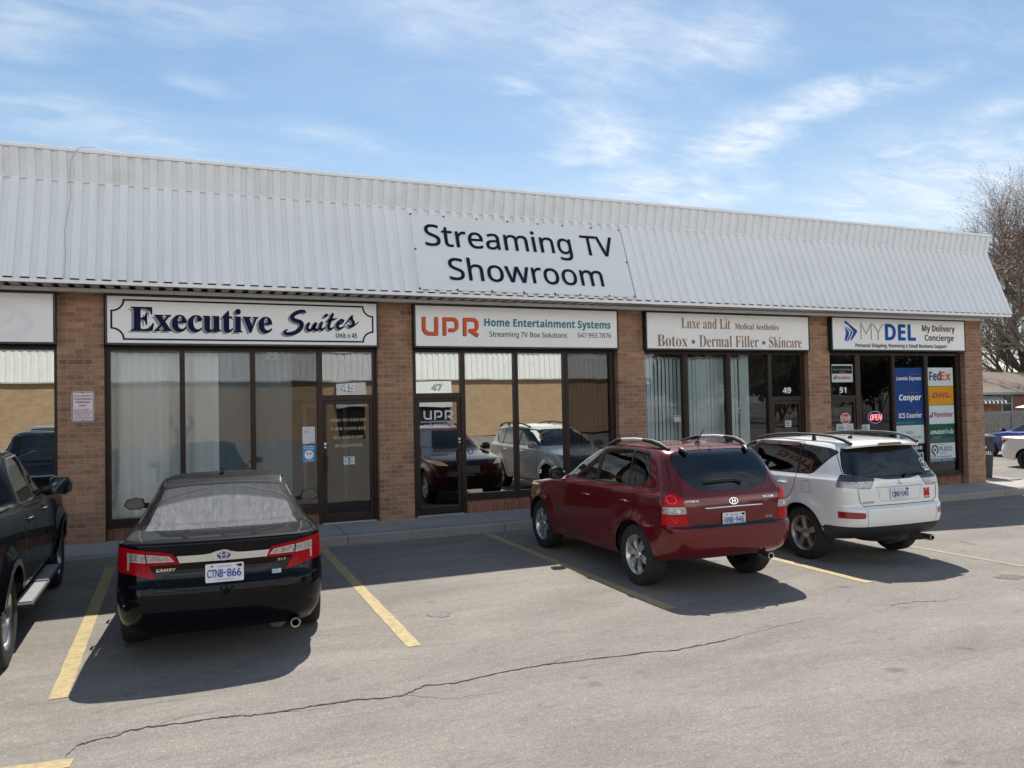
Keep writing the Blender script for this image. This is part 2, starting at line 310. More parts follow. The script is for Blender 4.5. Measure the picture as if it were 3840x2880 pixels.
# ------------------------------------------------------------------ text
TXT=[]
def text_geo(body,offset=0,res=6):
    if not TXT: TXT.append(bpy.data.curves.new('lettering_source','FONT')); TXT.append(bpy.data.objects.new('lettering_source',TXT[0]))
    cu,o=TXT; cu.body=body; cu.size=1; cu.resolution_u=res; cu.offset=offset; cu.fill_mode='FRONT'
    me=o.to_mesh()
    v=[(p.co.x,p.co.y) for p in me.vertices]; f=[tuple(p.vertices) for p in me.polygons]
    o.to_mesh_clear()
    return v,f
CAP={}
def bold(s):
    o=''
    for c in s:
        if 'A'<=c<='Z': o+=chr(0x1D5D4+ord(c)-65)
        elif 'a'<=c<='z': o+=chr(0x1D5EE+ord(c)-97)
        elif '0'<=c<='9': o+=chr(0x1D7EC+ord(c)-48)
        else: o+=c
    return o
def uni(s,U,l,d=None):
    o=''
    for c in s:
        if 'A'<=c<='Z': o+=chr(U+ord(c)-65)
        elif 'a'<=c<='z': o+=chr(l+ord(c)-97)
        elif d and '0'<=c<='9': o+=chr(d+ord(c)-48)
        else: o+=c
    return o
sans=lambda s:uni(s,0x1D5A0,0x1D5BA,0x1D7E2)
serif=lambda s:uni(s,0x1D400,0x1D41A,0x1D7CE)
script=lambda s:uni(s,0x1D4D0,0x1D4EA)
sanbi=lambda s:uni(s,0x1D63C,0x1D656)
sani=lambda s:uni(s,0x1D608,0x1D622)
class Frame:
    def __init__(s,o,r,u,n): s.o,s.r,s.u,s.n=Vector(o),Vector(r),Vector(u),Vector(n)
    def __call__(s,x,z,d=0): return s.o+s.r*x+s.u*z+s.n*d
def wallframe(y): return Frame((0,y,0),(1,0,0),(0,0,1),(0,-1,0))
def put_text(mb,fr,body,x0,x1,zb,zc,d=.004,offset=0,rot=0,shear=0,sh=(0,0),capch=None):
    grow=max(0,offset); offset=min(0,offset)
    v,f=text_geo(body,offset)
    if not v: return
    xs=[p[0] for p in v]; a,b=min(xs),max(xs)
    ref=capch or body[0]
    key=(ref,offset)
    if key not in CAP:
        vv,_=text_geo(ref,offset); CAP[key]=max(p[1] for p in vv)
    k=(zc-zb)/CAP[key]; kx=(x1-x0)/(b-a); cx,cz=(x0+x1)/2,(zb+zc)/2; cr,sr=math.cos(rot),math.sin(rot)
    cop=[(0,0)] if grow<=0 else [(grow*math.cos(q*math.pi/3),grow*math.sin(q*math.pi/3)) for q in range(6)]
    for qi,(ox,oy) in enumerate(cop):
        pts=[]
        for x,y in v:
            X=x0+(x-a)*kx+ox*k; Z=zb+(y+oy)*k; X+=shear*(Z-zb); dx,dz=X-cx,Z-cz
            pts.append(fr(cx+dx*cr-dz*sr+sh[0],cz+dx*sr+dz*cr+sh[1],d+qi*.00015))
        mb.add(pts,f)
class Multi:
    def __init__(s,os): s.__dict__['os']=os
    def __setattr__(s,k,v):
        for o in s.os: setattr(o,k,v)
def lettering(fr,items,mat,parent,name='lettering',**k):
    os=[]
    for it in items:
        mb=MB(); kw=dict(k); 
        if len(it)>5: kw.update(it[5])
        put_text(mb,fr,*it[:5],**kw); os.append(mb.build(name,mat,parent,fix=False))
    return Multi(os) if len(os)>1 else os[0]
def stroke(mb,fr,pts,wd,d=.004):
    # flat ribbon along 2d polyline with mitred joints
    n=len(pts); P2=[Vector(p) for p in pts]; closed=(P2[0]-P2[-1]).length<1e-6
    Lp=[];Rp=[]
    for i,p in enumerate(P2):
        if closed: pa=P2[i-1] if i>0 else P2[-2]; pb=P2[i+1] if i<n-1 else P2[1]
        else: pa=P2[max(i-1,0)]; pb=P2[min(i+1,n-1)]
        d1=(p-pa); d2=(pb-p)
        d1=d1.normalized() if d1.length>1e-9 else d2.normalized(); d2=d2.normalized() if d2.length>1e-9 else d1
        t=(d1+d2); t=t.normalized() if t.length>1e-6 else d1
        nn=Vector((-t.y,t.x)); c=max(.35,nn.dot(Vector((-d1.y,d1.x))))
        w2=(wd[i] if isinstance(wd,(list,tuple)) else wd)/2/c
        Lp.append(p+nn*w2); Rp.append(p-nn*w2)
    vs=[fr(q.x,q.y,d) for q in Lp]+[fr(q.x,q.y,d) for q in Rp]
    mb.add(vs,[(i,i+1,n+i+1,n+i) for i in range(n-1)])
def disc(mb,fr,cx,cz,r,d=.004,n=24,r2=None):
    pts=[(cx+r*math.cos(2*math.pi*k/n),cz+(r2 or r)*math.sin(2*math.pi*k/n)) for k in range(n)]
    mb.poly([fr(x,z,d) for x,z in pts])
def rect(mb,fr,x0,x1,z0,z1,d=.003): mb.quad(fr(x0,z0,d),fr(x1,z0,d),fr(x1,z1,d),fr(x0,z1,d))
def slab(mb,fr,x0,x1,z0,z1,d0,d1): mb.prism([(x0,z0),(x1,z0),(x1,z1),(x0,z1)],lambda u,v,d:fr(u,v,d),d0,d1)
# ------------------------------------------------------------------ ground
def gz(x):
    t=min(1,max(0,(x-6.5)/9.0)); return -.2*t*t*(3-2*t)-min(.17,max(0,x-18.5)*.022)
def build_ground():
    xs=[-400,-120,-60,-30,-15]+[-10+i*.5 for i in range(61)]+[24,30,45,70,120,400]; ys=[-400,-120,-60,-27,-12,0,3,6,9,12.05,14,18,24,34,60,120,400]
    mb=MB(); n=len(ys)
    for x in xs:
        for y in ys: mb.v.append((x,y,gz(x)))
    for i in range(len(xs)-1):
        for j in range(n-1): mb.f.append((i*n+j,(i+1)*n+j,(i+1)*n+j+1,i*n+j+1))
    lot=mb.build('parking_lot',M_asph,smooth=30); tag(lot,'worn grey asphalt parking lot in front of the brick plaza','ground',kind='structure')
    def line(pa,pb,wd=.125,seed=0,name='parking_line',mat=None):
        m=MB(); rnd=random.Random(seed); a=Vector(pa); b=Vector(pb); d=(b-a).normalized(); nn=Vector((-d.y,d.x)); K=24
        for i in range(K+1):
            p=a+(b-a)*(i/K)
            for s in (-1,1):
                q=p+nn*s*(wd/2+rnd.uniform(-.005,.005)); m.v.append((q.x,q.y,gz(q.x)+.004))
        for i in range(K): m.f.append((2*i,2*i+1,2*i+3,2*i+2))
        m.build(name,mat or M_yellow,lot)
    fa=P('worn_lot_paint',(.335,.285,.20),.85,var=.2,vscale=9,dirt=(.225,.2,.175),dscale=18,damt=1.3)
    line((-.903,11.94),(-.854,6.67),seed=1); line((1.915,11.94),(1.852,6.70),seed=2); line((4.532,11.94),(4.518,6.73),seed=3)
    line((7.15,11.94),(7.131,6.66),seed=4); line((9.42,11.94),(9.63,6.6),.11,seed=5,mat=fa); line((12.15,11.94),(13.1,8.9),.1,seed=6,mat=fa); line((14.98,11.94),(15.65,10.5),.1,seed=7,mat=fa)
    line((-3.55,11.94),(-3.5,6.67),seed=8); line((-2.3,5.62),(-.625,5.425),.13,seed=9)
    line((20.5,14.9),(19.2,13.4),.14,seed=10); line((22.4,14.9),(21.3,12.6),.12,seed=11)
    M_crk=P('crack_tar',(.018,.016,.015),.9)
    def crack(pts,w0,seed):
        rnd=random.Random(seed); fine=[]
        for (x0,y0),(x1,y1) in zip(pts,pts[1:]):
            for k in range(7):
                t=k/7; fine.append((x0+(x1-x0)*t+rnd.uniform(-.009,.009),y0+(y1-y0)*t+rnd.uniform(-.012,.012)))
        fine.append(pts[-1]); m=MB(); nv=len(fine)
        for i,(x,y) in enumerate(fine):
            ww=w0*rnd.uniform(.35,1.25)*min(1,(nv-1-i)/12+.12)
            m.v.append((x,y-ww,gz(x)+.003)); m.v.append((x,y+ww,gz(x)+.003))
        for i in range(nv-1): m.f.append((2*i,2*i+1,2*i+3,2*i+2))
        m.build('crack',M_crk,lot)
    crack([(-.683,5.30),(-.674,5.536),(-.636,5.669),(-.545,5.731),(-.428,5.728),(-.343,5.799),(-.201,5.808),(-.001,5.771),(.203,5.773),(.341,5.747),(.41,5.714),(.623,5.695),(.844,5.696),(1.07,5.684),(1.294,5.635),(1.446,5.607),(1.541,5.656),(1.666,5.743),(1.886,5.686),(2.257,5.749),(2.647,5.763),(3.052,5.71),(3.483,5.676),(3.813,5.606),(4.332,5.641),(4.58,5.694)],.0105,3)
    crack([(6.521,5.846),(6.862,5.836),(7.105,5.739),(7.473,5.735)],.006,4); crack([(1.45,5.62),(1.75,5.40),(2.3,5.36)],.003,5); crack([(-.2,5.808),(.05,5.90),(.3,5.89)],.003,6); crack([(.62,5.695),(.8,5.63),(1.05,5.61)],.0035,7); crack([(2.65,5.763),(2.9,5.84),(3.3,5.86)],.0025,8); crack([(4.6,5.69),(5.2,5.80),(5.9,5.78)],.0035,9)
    m=MB(); rnd=random.Random(5); pts=[]
    for k in range(20):
        a=2*math.pi*k/20; r=rnd.uniform(.75,1.1); x,y=8.85+.2*r*math.cos(a),6.22+.13*r*math.sin(a); pts.append((x,y,gz(x)+.0035))
    m.poly(pts); m.build('pothole_patch',P('patch_asphalt',(.155,.14,.124),.95,var=.35,vscale=30),lot)
    m=MB(); pts=[]
    for k in range(24):
        a=2*math.pi*k/24; r=rnd.uniform(.6,1.1); pts.append((2.37+.13*r*math.cos(a),7.6+.12*r*math.sin(a),.0035))
    m.poly(pts); m.build('oil_stain',P('oil_stain',(.175,.157,.139),.8,var=.5,vscale=26),lot)
    # sidewalk with kerb
    sx=[-14+i*.5 for i in range(68)]
    m=MB(); k=MB()
    for x in sx:
        z=gz(x)+.15; m.v+= [(x,12.18,z),(x,13.52,z)]
    for i in range(len(sx)-1): m.f.append((2*i,2*i+2,2*i+3,2*i+1))
    sw=m.build('sidewalk',M_conc); tag(sw,'concrete sidewalk along the foot of the plaza storefronts','sidewalk',kind='structure')
    for x in sx:
        z=gz(x)
        k.v+=[(x,12.0,z-.05),(x,12.0,z+.125),(x,12.025,z+.148),(x,12.18,z+.154),(x,12.18,z)]
    for i in range(len(sx)-1):
        for j in range(4): k.f.append((5*i+j,5*i+5+j,5*i+6+j,5*i+1+j))
    k.f.append(tuple(5*(len(sx)-1)+j for j in range(5)))
    k.build('kerb',M_kerb,sw,smooth=40)
    j=MB()
    for x in [-2.6,-.2,2.3,4.86,7.3,9.8,12.2,14.6,17.0]:
        z=gz(x)+.15+.0025; j.quad((x,12.0,z),(x+.012,12.0,z),(x+.02,13.5,z),(x+.008,13.5,z))
        j.quad((x,11.998,gz(x)+.02),(x+.012,11.998,gz(x)+.02),(x+.012,11.998,gz(x)+.125),(x,11.998,gz(x)+.125))
    j.build('sidewalk_joint',P('joint',(.05,.046,.042),.9),sw)
    p=MB(); p.prism([(18.06,13.2),(19.35,13.2),(19.65,14.6),(18.06,14.6)],lambda u,v,d:(u,v,d),-.25,-.035); p.build('concrete_pad',M_kerb,sw,bevel=.012)
build_ground()
# ------------------------------------------------------------------ the plaza
OPEN=[(-6.445,-1.685),(-1.065,3.09),(3.695,7.80),(8.405,12.565),(13.175,17.448)]
PIL=[(-7.06,-6.45),(-1.68,-1.065),(3.093,3.697),(7.802,8.403),(12.567,13.17),(17.45,18.05)]
plaza=thing('strip_mall','long brick strip mall with white ribbed metal mansard roof and five storefront bays','building',(5,13.3,0))
def atplaza(o):
    o.parent=plaza; o.matrix_parent_inverse=Matrix.Translation((-5,-13.3,0)); return o
class _P: pass
def pb(mb,name,mat,**k): return atplaza(mb.build(name,mat,**k))
def build_plaza():
    for i,(a,b) in enumerate(PIL):
        m=MB(); m.box(a,b,13.2,13.55,-.35,3.93); pb(m,'brick_pillar',M_brick)
    # right flank and back walls, roof deck
    m=MB(); m.box(17.80,18.05,13.552,27,-.35,5.4); pb(m,'side_wall',M_brick)
    m=MB(); m.box(-15,17.8,26.8,27,-.3,5.4); m.box(-15,17.8,13.9,26.79,5.41,5.6); m.box(-15,-14.8,13.6,26.79,-.2,5.4); pb(m,'roof_deck',M_cream)
    m=MB(); m.box(-15,-7.065,13.3,13.5,-.2,3.93); pb(m,'brick_wall',M_brick)
    # ribbed metal : mansard, flare, soffit
    X0,X1=-15.0,18.1
    def ribbed(pa,pb2,nrm,period,prof):
        # ribs run from edge A (at pa) to edge B (pb2) ; pa,pb2 = (y,z) ; prof [(u,depth)]
        m=MB(); x=X1; cols=[]
        while x>X0:
            for u,d in prof: cols.append((x-u*period,d))
            x-=period
        for X,d in cols:
            for (y,z) in (pa,pb2): m.v.append((X,y+nrm[0]*d,z+nrm[1]*d))
        for i in range(len(cols)-1): m.f.append((2*i,2*i+1,2*i+3,2*i+2))
        return m
    n1=Vector((-1.535,.58)).normalized()
    prof=[(0,.0),(.07,.045),(.58,.045),(.65,.0)]
    pb(ribbed((12.46,3.955),(13.04,5.485),n1,.2,prof),'mansard_panel',M_roof)
    n2=Vector((-.431,-.10)).normalized()
    pb(ribbed((13.035,5.50),(12.935,5.90),n2,.2,[(0,.0),(.07,.04),(.56,.04),(.63,.0)]),'flare_panel',M_cream)
    ms=ribbed((12.50,3.93),(13.30,3.93),Vector((0,-1)),.2,[(0,-.045),(.03,.0),(.55,.0),(.58,-.045)]); pb(ms,'soffit_panel',M_soffit)
    m=MB(); m.box(X0,X1,12.455,12.50,3.905,3.957); pb(m,'fascia_trim',M_white,bevel=.006)
    m=MB(); m.prism([(13.0,5.478),(12.985,5.515),(13.07,5.515),(13.07,5.478)],lambda u,v,d:(d,u,v),X0,X1); pb(m,'flashing',M_cream)
    m=MB(); m.box(X0,X1+.01,12.885,13.10,5.895,5.945); m.box(X0,X1,12.93,13.02,5.947,5.965); pb(m,'roof_coping',M_white,bevel=.006)
    m=MB(); m.prism([(12.465,3.93),(13.043,5.485),(12.94,5.893),(13.9,5.893),(13.9,3.93)],lambda u,v,d:(d,u,v),X1-.06,X1-.002); pb(m,'gable_end',M_white)
    m=MB(); m.box(X0,X1-.06,13.05,13.9,5.6,5.89); pb(m,'parapet',M_cream)
    m=MB(); m.box(X0,17.45,13.42,13.55,3.035,3.93); pb(m,'lintel',M_bronze)
    m=MB(); m.box(X0,17.8,13.02,13.195,3.87,3.925); pb(m,'soffit_trim',M_cream,bevel=.005)
    # loose cable hanging over the roof edge on the left
    pts=[(-.9,13.0,5.97),(-1.15,12.9,5.99),(-1.35,12.86,5.95),(-1.45,12.87,5.75),(-1.47,12.94,5.5),(-1.44,12.78,5.2),(-1.50,12.62,4.7),(-1.47,12.42,4.2),(-1.49,12.39,3.96)]
    m=MB(); m.tube(pts,.006,6); pb(m,'cable',P('dusty_cable',(.5,.49,.47),.6))
G=13.38
FR=wallframe(G)
GL_EX=glass('lobby_glass',.11,(.93,.97,.96),.0005); GL_MIR=glass('mirror_tint_glass',.50,(.42,.45,.42),.00022,rcol=(.97,1,.92)); GL_DK=glass('grey_tint_glass',.085,(.55,.58,.56),.0006)
GL_MD=glass('corner_store_glass',.055,(.86,.9,.88),.0004)
GL_CL=glass('clear_store_glass',.085,(.90,.95,.95),.0005); GL_DOOR=glass('door_tint_glass',.12,(.6,.62,.6),.001)
def frame_box(m,x0,x1,z0,z1,y0=13.325,y1=13.45): m.box(x0,x1,y0,y1,z0,z1)
def pane(x0,x1,z0,z1,mat,parent,name='pane',y=G):
    m=MB(); m.quad((x0,y,z0),(x1,y,z0),(x1,y,z1),(x0,y,z1)); o=m.build(name,mat,None,fix=False); o.parent=parent; o.matrix_parent_inverse=parent.matrix_basis.inverted() if False else Matrix.Identity(4)
    return o
def sub(o,parent): 
    o.parent=parent; return o
def storefront(bay,segs,door,sillz,headz,mats,doorhinge,dz,doorpane,transpane,doorbase):
    """segs: list of glass x-ranges; door: (x0,x1) of door glass bay; all real positions on the glass plane"""
    a,b=OPEN[bay]; M=M_bronze; fr=MB()
    top=3.09; lit=3.035
    fr.box(a+.002,b-.002,13.325,13.45,lit,top)                      # header
    xs=sorted(segs+([door] if door else []))
    edges=[a+.002]+[v for s in xs for v in s]+[b-.002]
    for i in range(0,len(edges),2):
        x0,x1=edges[i],edges[i+1]
        isd=[s for s in ([door] if door else []) if abs(s[0]-x1)<1e-6 or abs(s[1]-x0)<1e-6]
        zb=doorbase if isd else sillz-.12
        fr.box(x0,x1,13.328,13.447,zb,lit-.001)
        m2=(x0+x1)/2
        if not isd and x1-x0<.14: fr.box(m2-.016,m2+.016,13.318,13.327,zb+.06,lit-.001)
    for s in segs: fr.box(s[0]+.0005,s[1]-.0005,13.33,13.445,sillz-.07,sillz)
    runs=[]
    for s in segs:
        if runs and abs(runs[-1][1]-s[0])<.2: runs[-1][1]=s[1]
        else: runs.append([s[0],s[1]])
    for r in runs: fr.box(r[0]-.06,r[1]+.06,13.29,13.45,sillz-.12,sillz-.071)
    if door: fr.box(door[0]+.001,door[1]-.001,13.331,13.444,headz[0]-.02,headz[1])
    f=pb(fr,'window_frame',M)
    for s,mt in zip(segs,mats): pane(s[0],s[1],sillz,lit,mt,f)
    lw=MB()
    for r in runs:
        lw.box(r[0]-.058,r[1]+.058 if not door or r[1]<door[0] or r[0]>door[1] else r[1],13.335,13.5,-.3,sillz-.121)
    pb(lw,'low_wall',M_lowbrick)
    d=None
    if door:
        pane(door[0],door[1],headz[1],lit,transpane,f)
        x0,x1=door; z0=doorbase+.012; z1=headz[0]-.025; m=MB()
        m.box(x0+.004,x0+.062,13.345,13.40,z0,z1); m.box(x1-.062,x1-.004,13.345,13.40,z0,z1); m.box(x0+.062,x1-.062,13.346,13.399,z1-.07,z1); m.box(x0+.062,x1-.062,13.346,13.399,z0,z0+.13)
        d=pb(m,'door',M,bevel=.004)
        pane(x0+.062,x1-.062,z0+.13,z1-.07,doorpane,d,y=13.375)
        hx=x0+.035 if doorhinge=='r' else x1-.035; s=1 if doorhinge=='r' else -1
        h=MB(); zc=doorbase+1.0
        h.tube([(hx,13.345,zc-.12),(hx,13.285,zc-.12),(hx,13.285,zc+.13),(hx,13.345,zc+.13)],.013,8); h.box(hx+s*.03-.006,hx+s*.03+.006,13.30,13.345,zc-.13,zc+.12)
        h.build('handle',M_black).parent=d
        k=MB(); k.lathe([(.0,-.012),(.016,-.012),(.02,0)],'y',(hx,13.345,zc+.27),16); k.box(hx-.02,hx+.02,13.338,13.3445,zc+.31,zc+.345); k.build('lock',P('brushed_metal',(.6,.6,.58),.35,metal=.9)).parent=d
        t=MB(); t.box(x0-.02,x1+.02,13.29,13.44,doorbase-.01,doorbase+.012); t.build('threshold',P('aluminium_sill',(.45,.44,.42),.45,metal=.6)).parent=d
    # room behind the glass
    return f,d
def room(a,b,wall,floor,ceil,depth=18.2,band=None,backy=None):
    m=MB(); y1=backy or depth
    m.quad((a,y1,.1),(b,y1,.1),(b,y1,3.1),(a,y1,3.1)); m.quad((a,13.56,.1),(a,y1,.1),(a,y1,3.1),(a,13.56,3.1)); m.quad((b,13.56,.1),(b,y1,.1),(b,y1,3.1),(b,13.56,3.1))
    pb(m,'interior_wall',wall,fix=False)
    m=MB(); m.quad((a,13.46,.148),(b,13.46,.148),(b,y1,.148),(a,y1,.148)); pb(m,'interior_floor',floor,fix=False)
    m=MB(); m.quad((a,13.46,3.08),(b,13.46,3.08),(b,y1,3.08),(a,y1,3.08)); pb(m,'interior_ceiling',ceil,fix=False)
build_plaza()
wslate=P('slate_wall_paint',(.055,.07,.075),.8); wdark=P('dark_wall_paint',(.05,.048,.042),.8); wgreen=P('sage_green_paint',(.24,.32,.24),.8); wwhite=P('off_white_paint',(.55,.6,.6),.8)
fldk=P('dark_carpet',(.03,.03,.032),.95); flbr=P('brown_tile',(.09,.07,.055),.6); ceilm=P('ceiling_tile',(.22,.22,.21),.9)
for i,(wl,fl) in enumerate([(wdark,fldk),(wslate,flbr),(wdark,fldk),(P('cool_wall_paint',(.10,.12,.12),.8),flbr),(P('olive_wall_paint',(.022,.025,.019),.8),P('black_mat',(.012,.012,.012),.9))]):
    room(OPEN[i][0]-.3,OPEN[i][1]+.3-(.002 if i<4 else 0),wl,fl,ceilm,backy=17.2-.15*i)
storefront(0,[(-6.36,-4.9),(-4.82,-3.3),(-3.22,-1.735)],None,.46,None,[GL_MIR]*3,None,0,None,None,.15)
f1,d1=storefront(1,[(-.99,-.025),(.054,1.03),(1.107,2.092)],(2.176,3.028),.462,(2.236,2.302),[GL_EX]*3,'r',0,GL_DOOR,glass('transom_glass',.24,(.6,.6,.6),.0008),.16)
f2,d2=storefront(2,[(4.704,5.661),(5.744,6.684),(6.783,7.689)],(3.792,4.618),.50,(2.243,2.312),[GL_MIR,GL_MIR,GL_DK],'l',0,glass('door_mirror_glass',.30,(.5,.52,.5),.0008),GL_MIR,.16)
f3,d3=storefront(3,[(8.47,9.401),(9.512,10.487),(10.587,11.566)],(11.66,12.461),.30,(2.065,2.132),[GL_CL]*3,'l',-.17,GL_CL,GL_CL,-.005)
f4,d4=storefront(4,[(14.197,15.171),(15.264,16.223),(16.338,17.305)],(13.25,14.051),.275,(2.074,2.124),[GL_MD]*3,'r',-.17,GL_MD,GL_MD,-.055)
# ------------------------------------------------------------------ signs on the building
SG=13.08; FS=wallframe(SG)
def sign(label,x0,x1,zt=3.83,zb=3.128):
    t=thing('storefront_sign',label,'sign',((x0+x1)/2,13.2,zb),group='lightbox signs above the storefronts')
    inv=Matrix.Translation((-(x0+x1)/2,-13.2,-zb))
    m=MB(); e=.032
    m.box(x0-e,x1+e,13.078,13.40,zb-e,zb-.001); m.box(x0-e,x1+e,13.078,13.40,zt+.001,zt+e); m.box(x0-e,x0-.001,13.078,13.40,zb-.001,zt+.001); m.box(x1+.001,x1+e,13.078,13.40,zb-.001,zt+.001)
    fr=m.build('sign_frame',M_black,t,bevel=.004); m=MB(); m.box(x0,x1,13.086,13.3,zb,zt); pn=m.build('sign_panel',M_panel,t)
    for o in (fr,pn): o.matrix_parent_inverse=inv
    t['_x']=0; del t['_x']
    def add(o): o.parent=t; o.matrix_parent_inverse=inv; return o
    return t,add
FSP=wallframe(13.085)
t,add=sign('blank faded white lightbox sign at the left end, over the mirrored window',-6.36,-1.713)
m=MB(); stroke(m,FSP,[(-3.4,3.62),(-2.9,3.75),(-2.45,3.7),(-2.1,3.55),(-2.0,3.4),(-2.15,3.25),(-2.5,3.2)],[.02,.10,.12,.10,.08,.10,.04]); stroke(m,FSP,[(-3.6,3.25),(-3.0,3.22),(-2.5,3.3),(-2.2,3.5)],[.02,.14,.16,.03],d=.005)
add(m.build('ghost_print',P('faded_print',(.81,.815,.83),.45),fix=False))
# executive suites
t,add=sign('white lightbox sign with navy double word Executive Suites and notched border',-1.01,3.05)
def border(mb,x0,x1,z0,z1,r,wd):
    pts=[]
    def arc(cx,cz,a0,a1):
        for k in range(9):
            a=R(a0+(a1-a0)*k/8); pts.append((cx+r*math.cos(a),cz+r*math.sin(a)))
    arc(x0,z1,270,360); arc(x1,z1,180,270); arc(x1,z0,90,180); arc(x0,z0,0,90); pts.append(pts[0]); stroke(mb,FSP,pts,wd)
m=MB(); border(m,-.955,2.985,3.185,3.775,.165,.026); add(m.build('border',M_navy,fix=False))
ex=(serif('Executive'),-.69,1.35,3.315,3.672)
add(lettering(FSP,[ex+(dict(sh=(-.04,-.028)),)],M_greysh,None,'shadow_lettering',d=.003))
add(lettering(FSP,[ex+(dict(offset=.010),)],M_navy,None,d=.006))
def smooth2(pts,k=6):
    out=[]
    for i in range(len(pts)-1):
        p0,p1,p2,p3=[Vector(pts[min(max(j,0),len(pts)-1)]) for j in (i-1,i,i+1,i+2)]
        for j in range(k):
            t=j/k; out.append(.5*((2*p1)+(p2-p0)*t+(2*p0-5*p1+4*p2-p3)*t*t+(3*p1-p0-3*p2+p3)*t**3))
    out.append(Vector(pts[-1])); return out
def brushword(mb,off,d):
    # the hand painted word, as pen strokes (letter space: x 0..6.15, y 0..2)
    W=[([(1.72,1.86),(1.62,1.97),(1.3,1.98),(.85,1.78),(.62,1.45),(.85,1.22),(1.28,1.08),(1.40,.82),(1.15,.38),(.6,.12),(.12,.10),(.02,.28),(.22,.42)],[.10,.24,.27,.30,.32,.32,.34,.34,.32,.30,.26,.20,.10]),
       ([(1.98,.98),(1.84,.62),(1.98,.42),(2.28,.52),(2.55,.95)],[.22,.24,.24,.18,.16]),([(2.55,1.0),(2.42,.58),(2.62,.44),(2.86,.62)],[.22,.24,.2,.08]),
       ([(3.05,1.06),(2.92,.66),(3.06,.48),(3.32,.66)],[.22,.24,.22,.08]),([(3.33,1.58),(3.43,1.70),(3.53,1.74)],[.2,.25,.18]),
       ([(3.98,1.82),(3.72,1.1),(3.62,.72),(3.76,.52),(4.05,.70)],[.2,.24,.24,.22,.08]),([(3.56,1.28),(3.9,1.34),(4.36,1.46)],[.12,.17,.06]),
       ([(4.32,.92),(4.7,1.05),(4.86,1.26),(4.70,1.34),(4.46,1.12),(4.36,.78),(4.56,.60),(5.0,.80)],[.10,.15,.18,.18,.22,.24,.22,.07]),
       ([(5.05,.95),(5.5,1.5),(5.62,1.68),(5.60,1.42),(5.74,1.12),(5.66,.86),(5.42,.78),(5.26,.92)],[.06,.12,.16,.22,.25,.24,.2,.12]),([(5.68,.86),(5.95,.98),(6.2,1.22)],[.14,.10,.04])]
    for pts,wd in W:
        sm=smooth2([(x+.0*y,y) for x,y in pts]); n=len(sm); ws_=[]
        for i in range(n):
            t=i/(n-1)*(len(wd)-1); a=int(min(t,len(wd)-2)); ws_.append((wd[a]+(wd[a+1]-wd[a])*(t-a))*.205)
        stroke(mb,FSP,[(1.545+p.x*.1945+off[0],3.285+p.y*.195+off[1]) for p in sm],ws_,d); 
        for e in (0,-1): disc(mb,FSP,1.545+sm[e].x*.1945+off[0],3.285+sm[e].y*.195+off[1],ws_[e]/2,d+.0003,12)
m=MB(); brushword(m,(-.035,-.025),.003); add(m.build('shadow_lettering',M_greysh,fix=False)); m=MB(); brushword(m,(0,0),.006); add(m.build('lettering',M_navy,fix=False))
add(lettering(FSP,[(bold('Unit # 45'),2.366,2.716,3.247,3.327)],M_ink,None,'unit_lettering'))
# UPR
t,add=sign('white lightbox sign with orange logo and teal words for home entertainment',3.735,7.728)
def upr(mb,x0,x1,z0,z1,fr,wd,d=.004):
    W=x1-x0; H=z1-z0; h=wd/2; gw=W*.275
    for i in range(3):
        a=x0+i*(W-gw)/2; b=a+gw; r=H*.30
        def ac(cx,cz,s,e,rr): return [(cx+rr*math.cos(R(s+(e-s)*k/6)),cz+rr*math.sin(R(s+(e-s)*k/6))) for k in range(7)]
        if i==0: stroke(mb,fr,[(a+h,z1),(a+h,z0+r+h)]+ac(a+h+r,z0+h+r,180,270,r)+[(b-h,z0+h),(b-h,z1)],wd,d)
        else:
            zm=z0+H*.30
            stroke(mb,fr,[(a+h,z0),(a+h,z1-h),(b-h-r*.75,z1-h)]+ac(b-h-r*.75,z1-h-r*.75,90,0,r*.75)+ac(b-h-r*.75,zm+r*.75,0,-90,r*.75)+[(a+h*3.4,zm)],wd,d)
            if i==2: stroke(mb,fr,[(b-gw*.55,zm),(b-h*.2,z0+h*.15)],wd*1.05,d+.0008)
m=MB(); upr(m,3.84,4.876,3.305,3.625,FSP,.060,.003); add(m.build('logo_shadow',P('dark_red_ink',(.18,.03,.015),.4),fix=False))
m=MB(); upr(m,3.856,4.892,3.316,3.636,FSP,.060,.006); add(m.build('logo',M_orange,fix=False))
add(lettering(FSP,[(bold('Home Entertainment Systems'),5.003,7.585,3.494,3.630,dict(offset=.012))],M_teal,None))
add(lettering(FSP,[(sans('Streaming TV Box Solutions'),5.095,6.649,3.307,3.398,dict(offset=.006)),(sans('647.993.7876'),6.877,7.591,3.315,3.406)],M_dknavy,None,'small_lettering'))
# Luxe
t,add=sign('cream white lightbox sign with bronze serif lettering for skincare',8.405,12.48)
add(lettering(FSP,[(serif('Luxe and Lit'),9.21,10.412,3.536,3.741,dict(offset=-.006)),(serif('Medical Aesthetics'),10.53,11.671,3.539,3.66,dict()),(serif('Botox'),8.636,9.345,3.17,3.399,dict(offset=-.006)),(serif('Dermal Filler'),9.63,11.125,3.17,3.399,dict(offset=-.006)),(serif('Skincare'),11.405,12.278,3.17,3.399,dict(offset=-.006))],M_bronzeink,None))
m=MB(); disc(m,FSP,9.487,3.265,.042); disc(m,FSP,11.262,3.265,.042); add(m.build('bullet',M_bronzeink,fix=False))
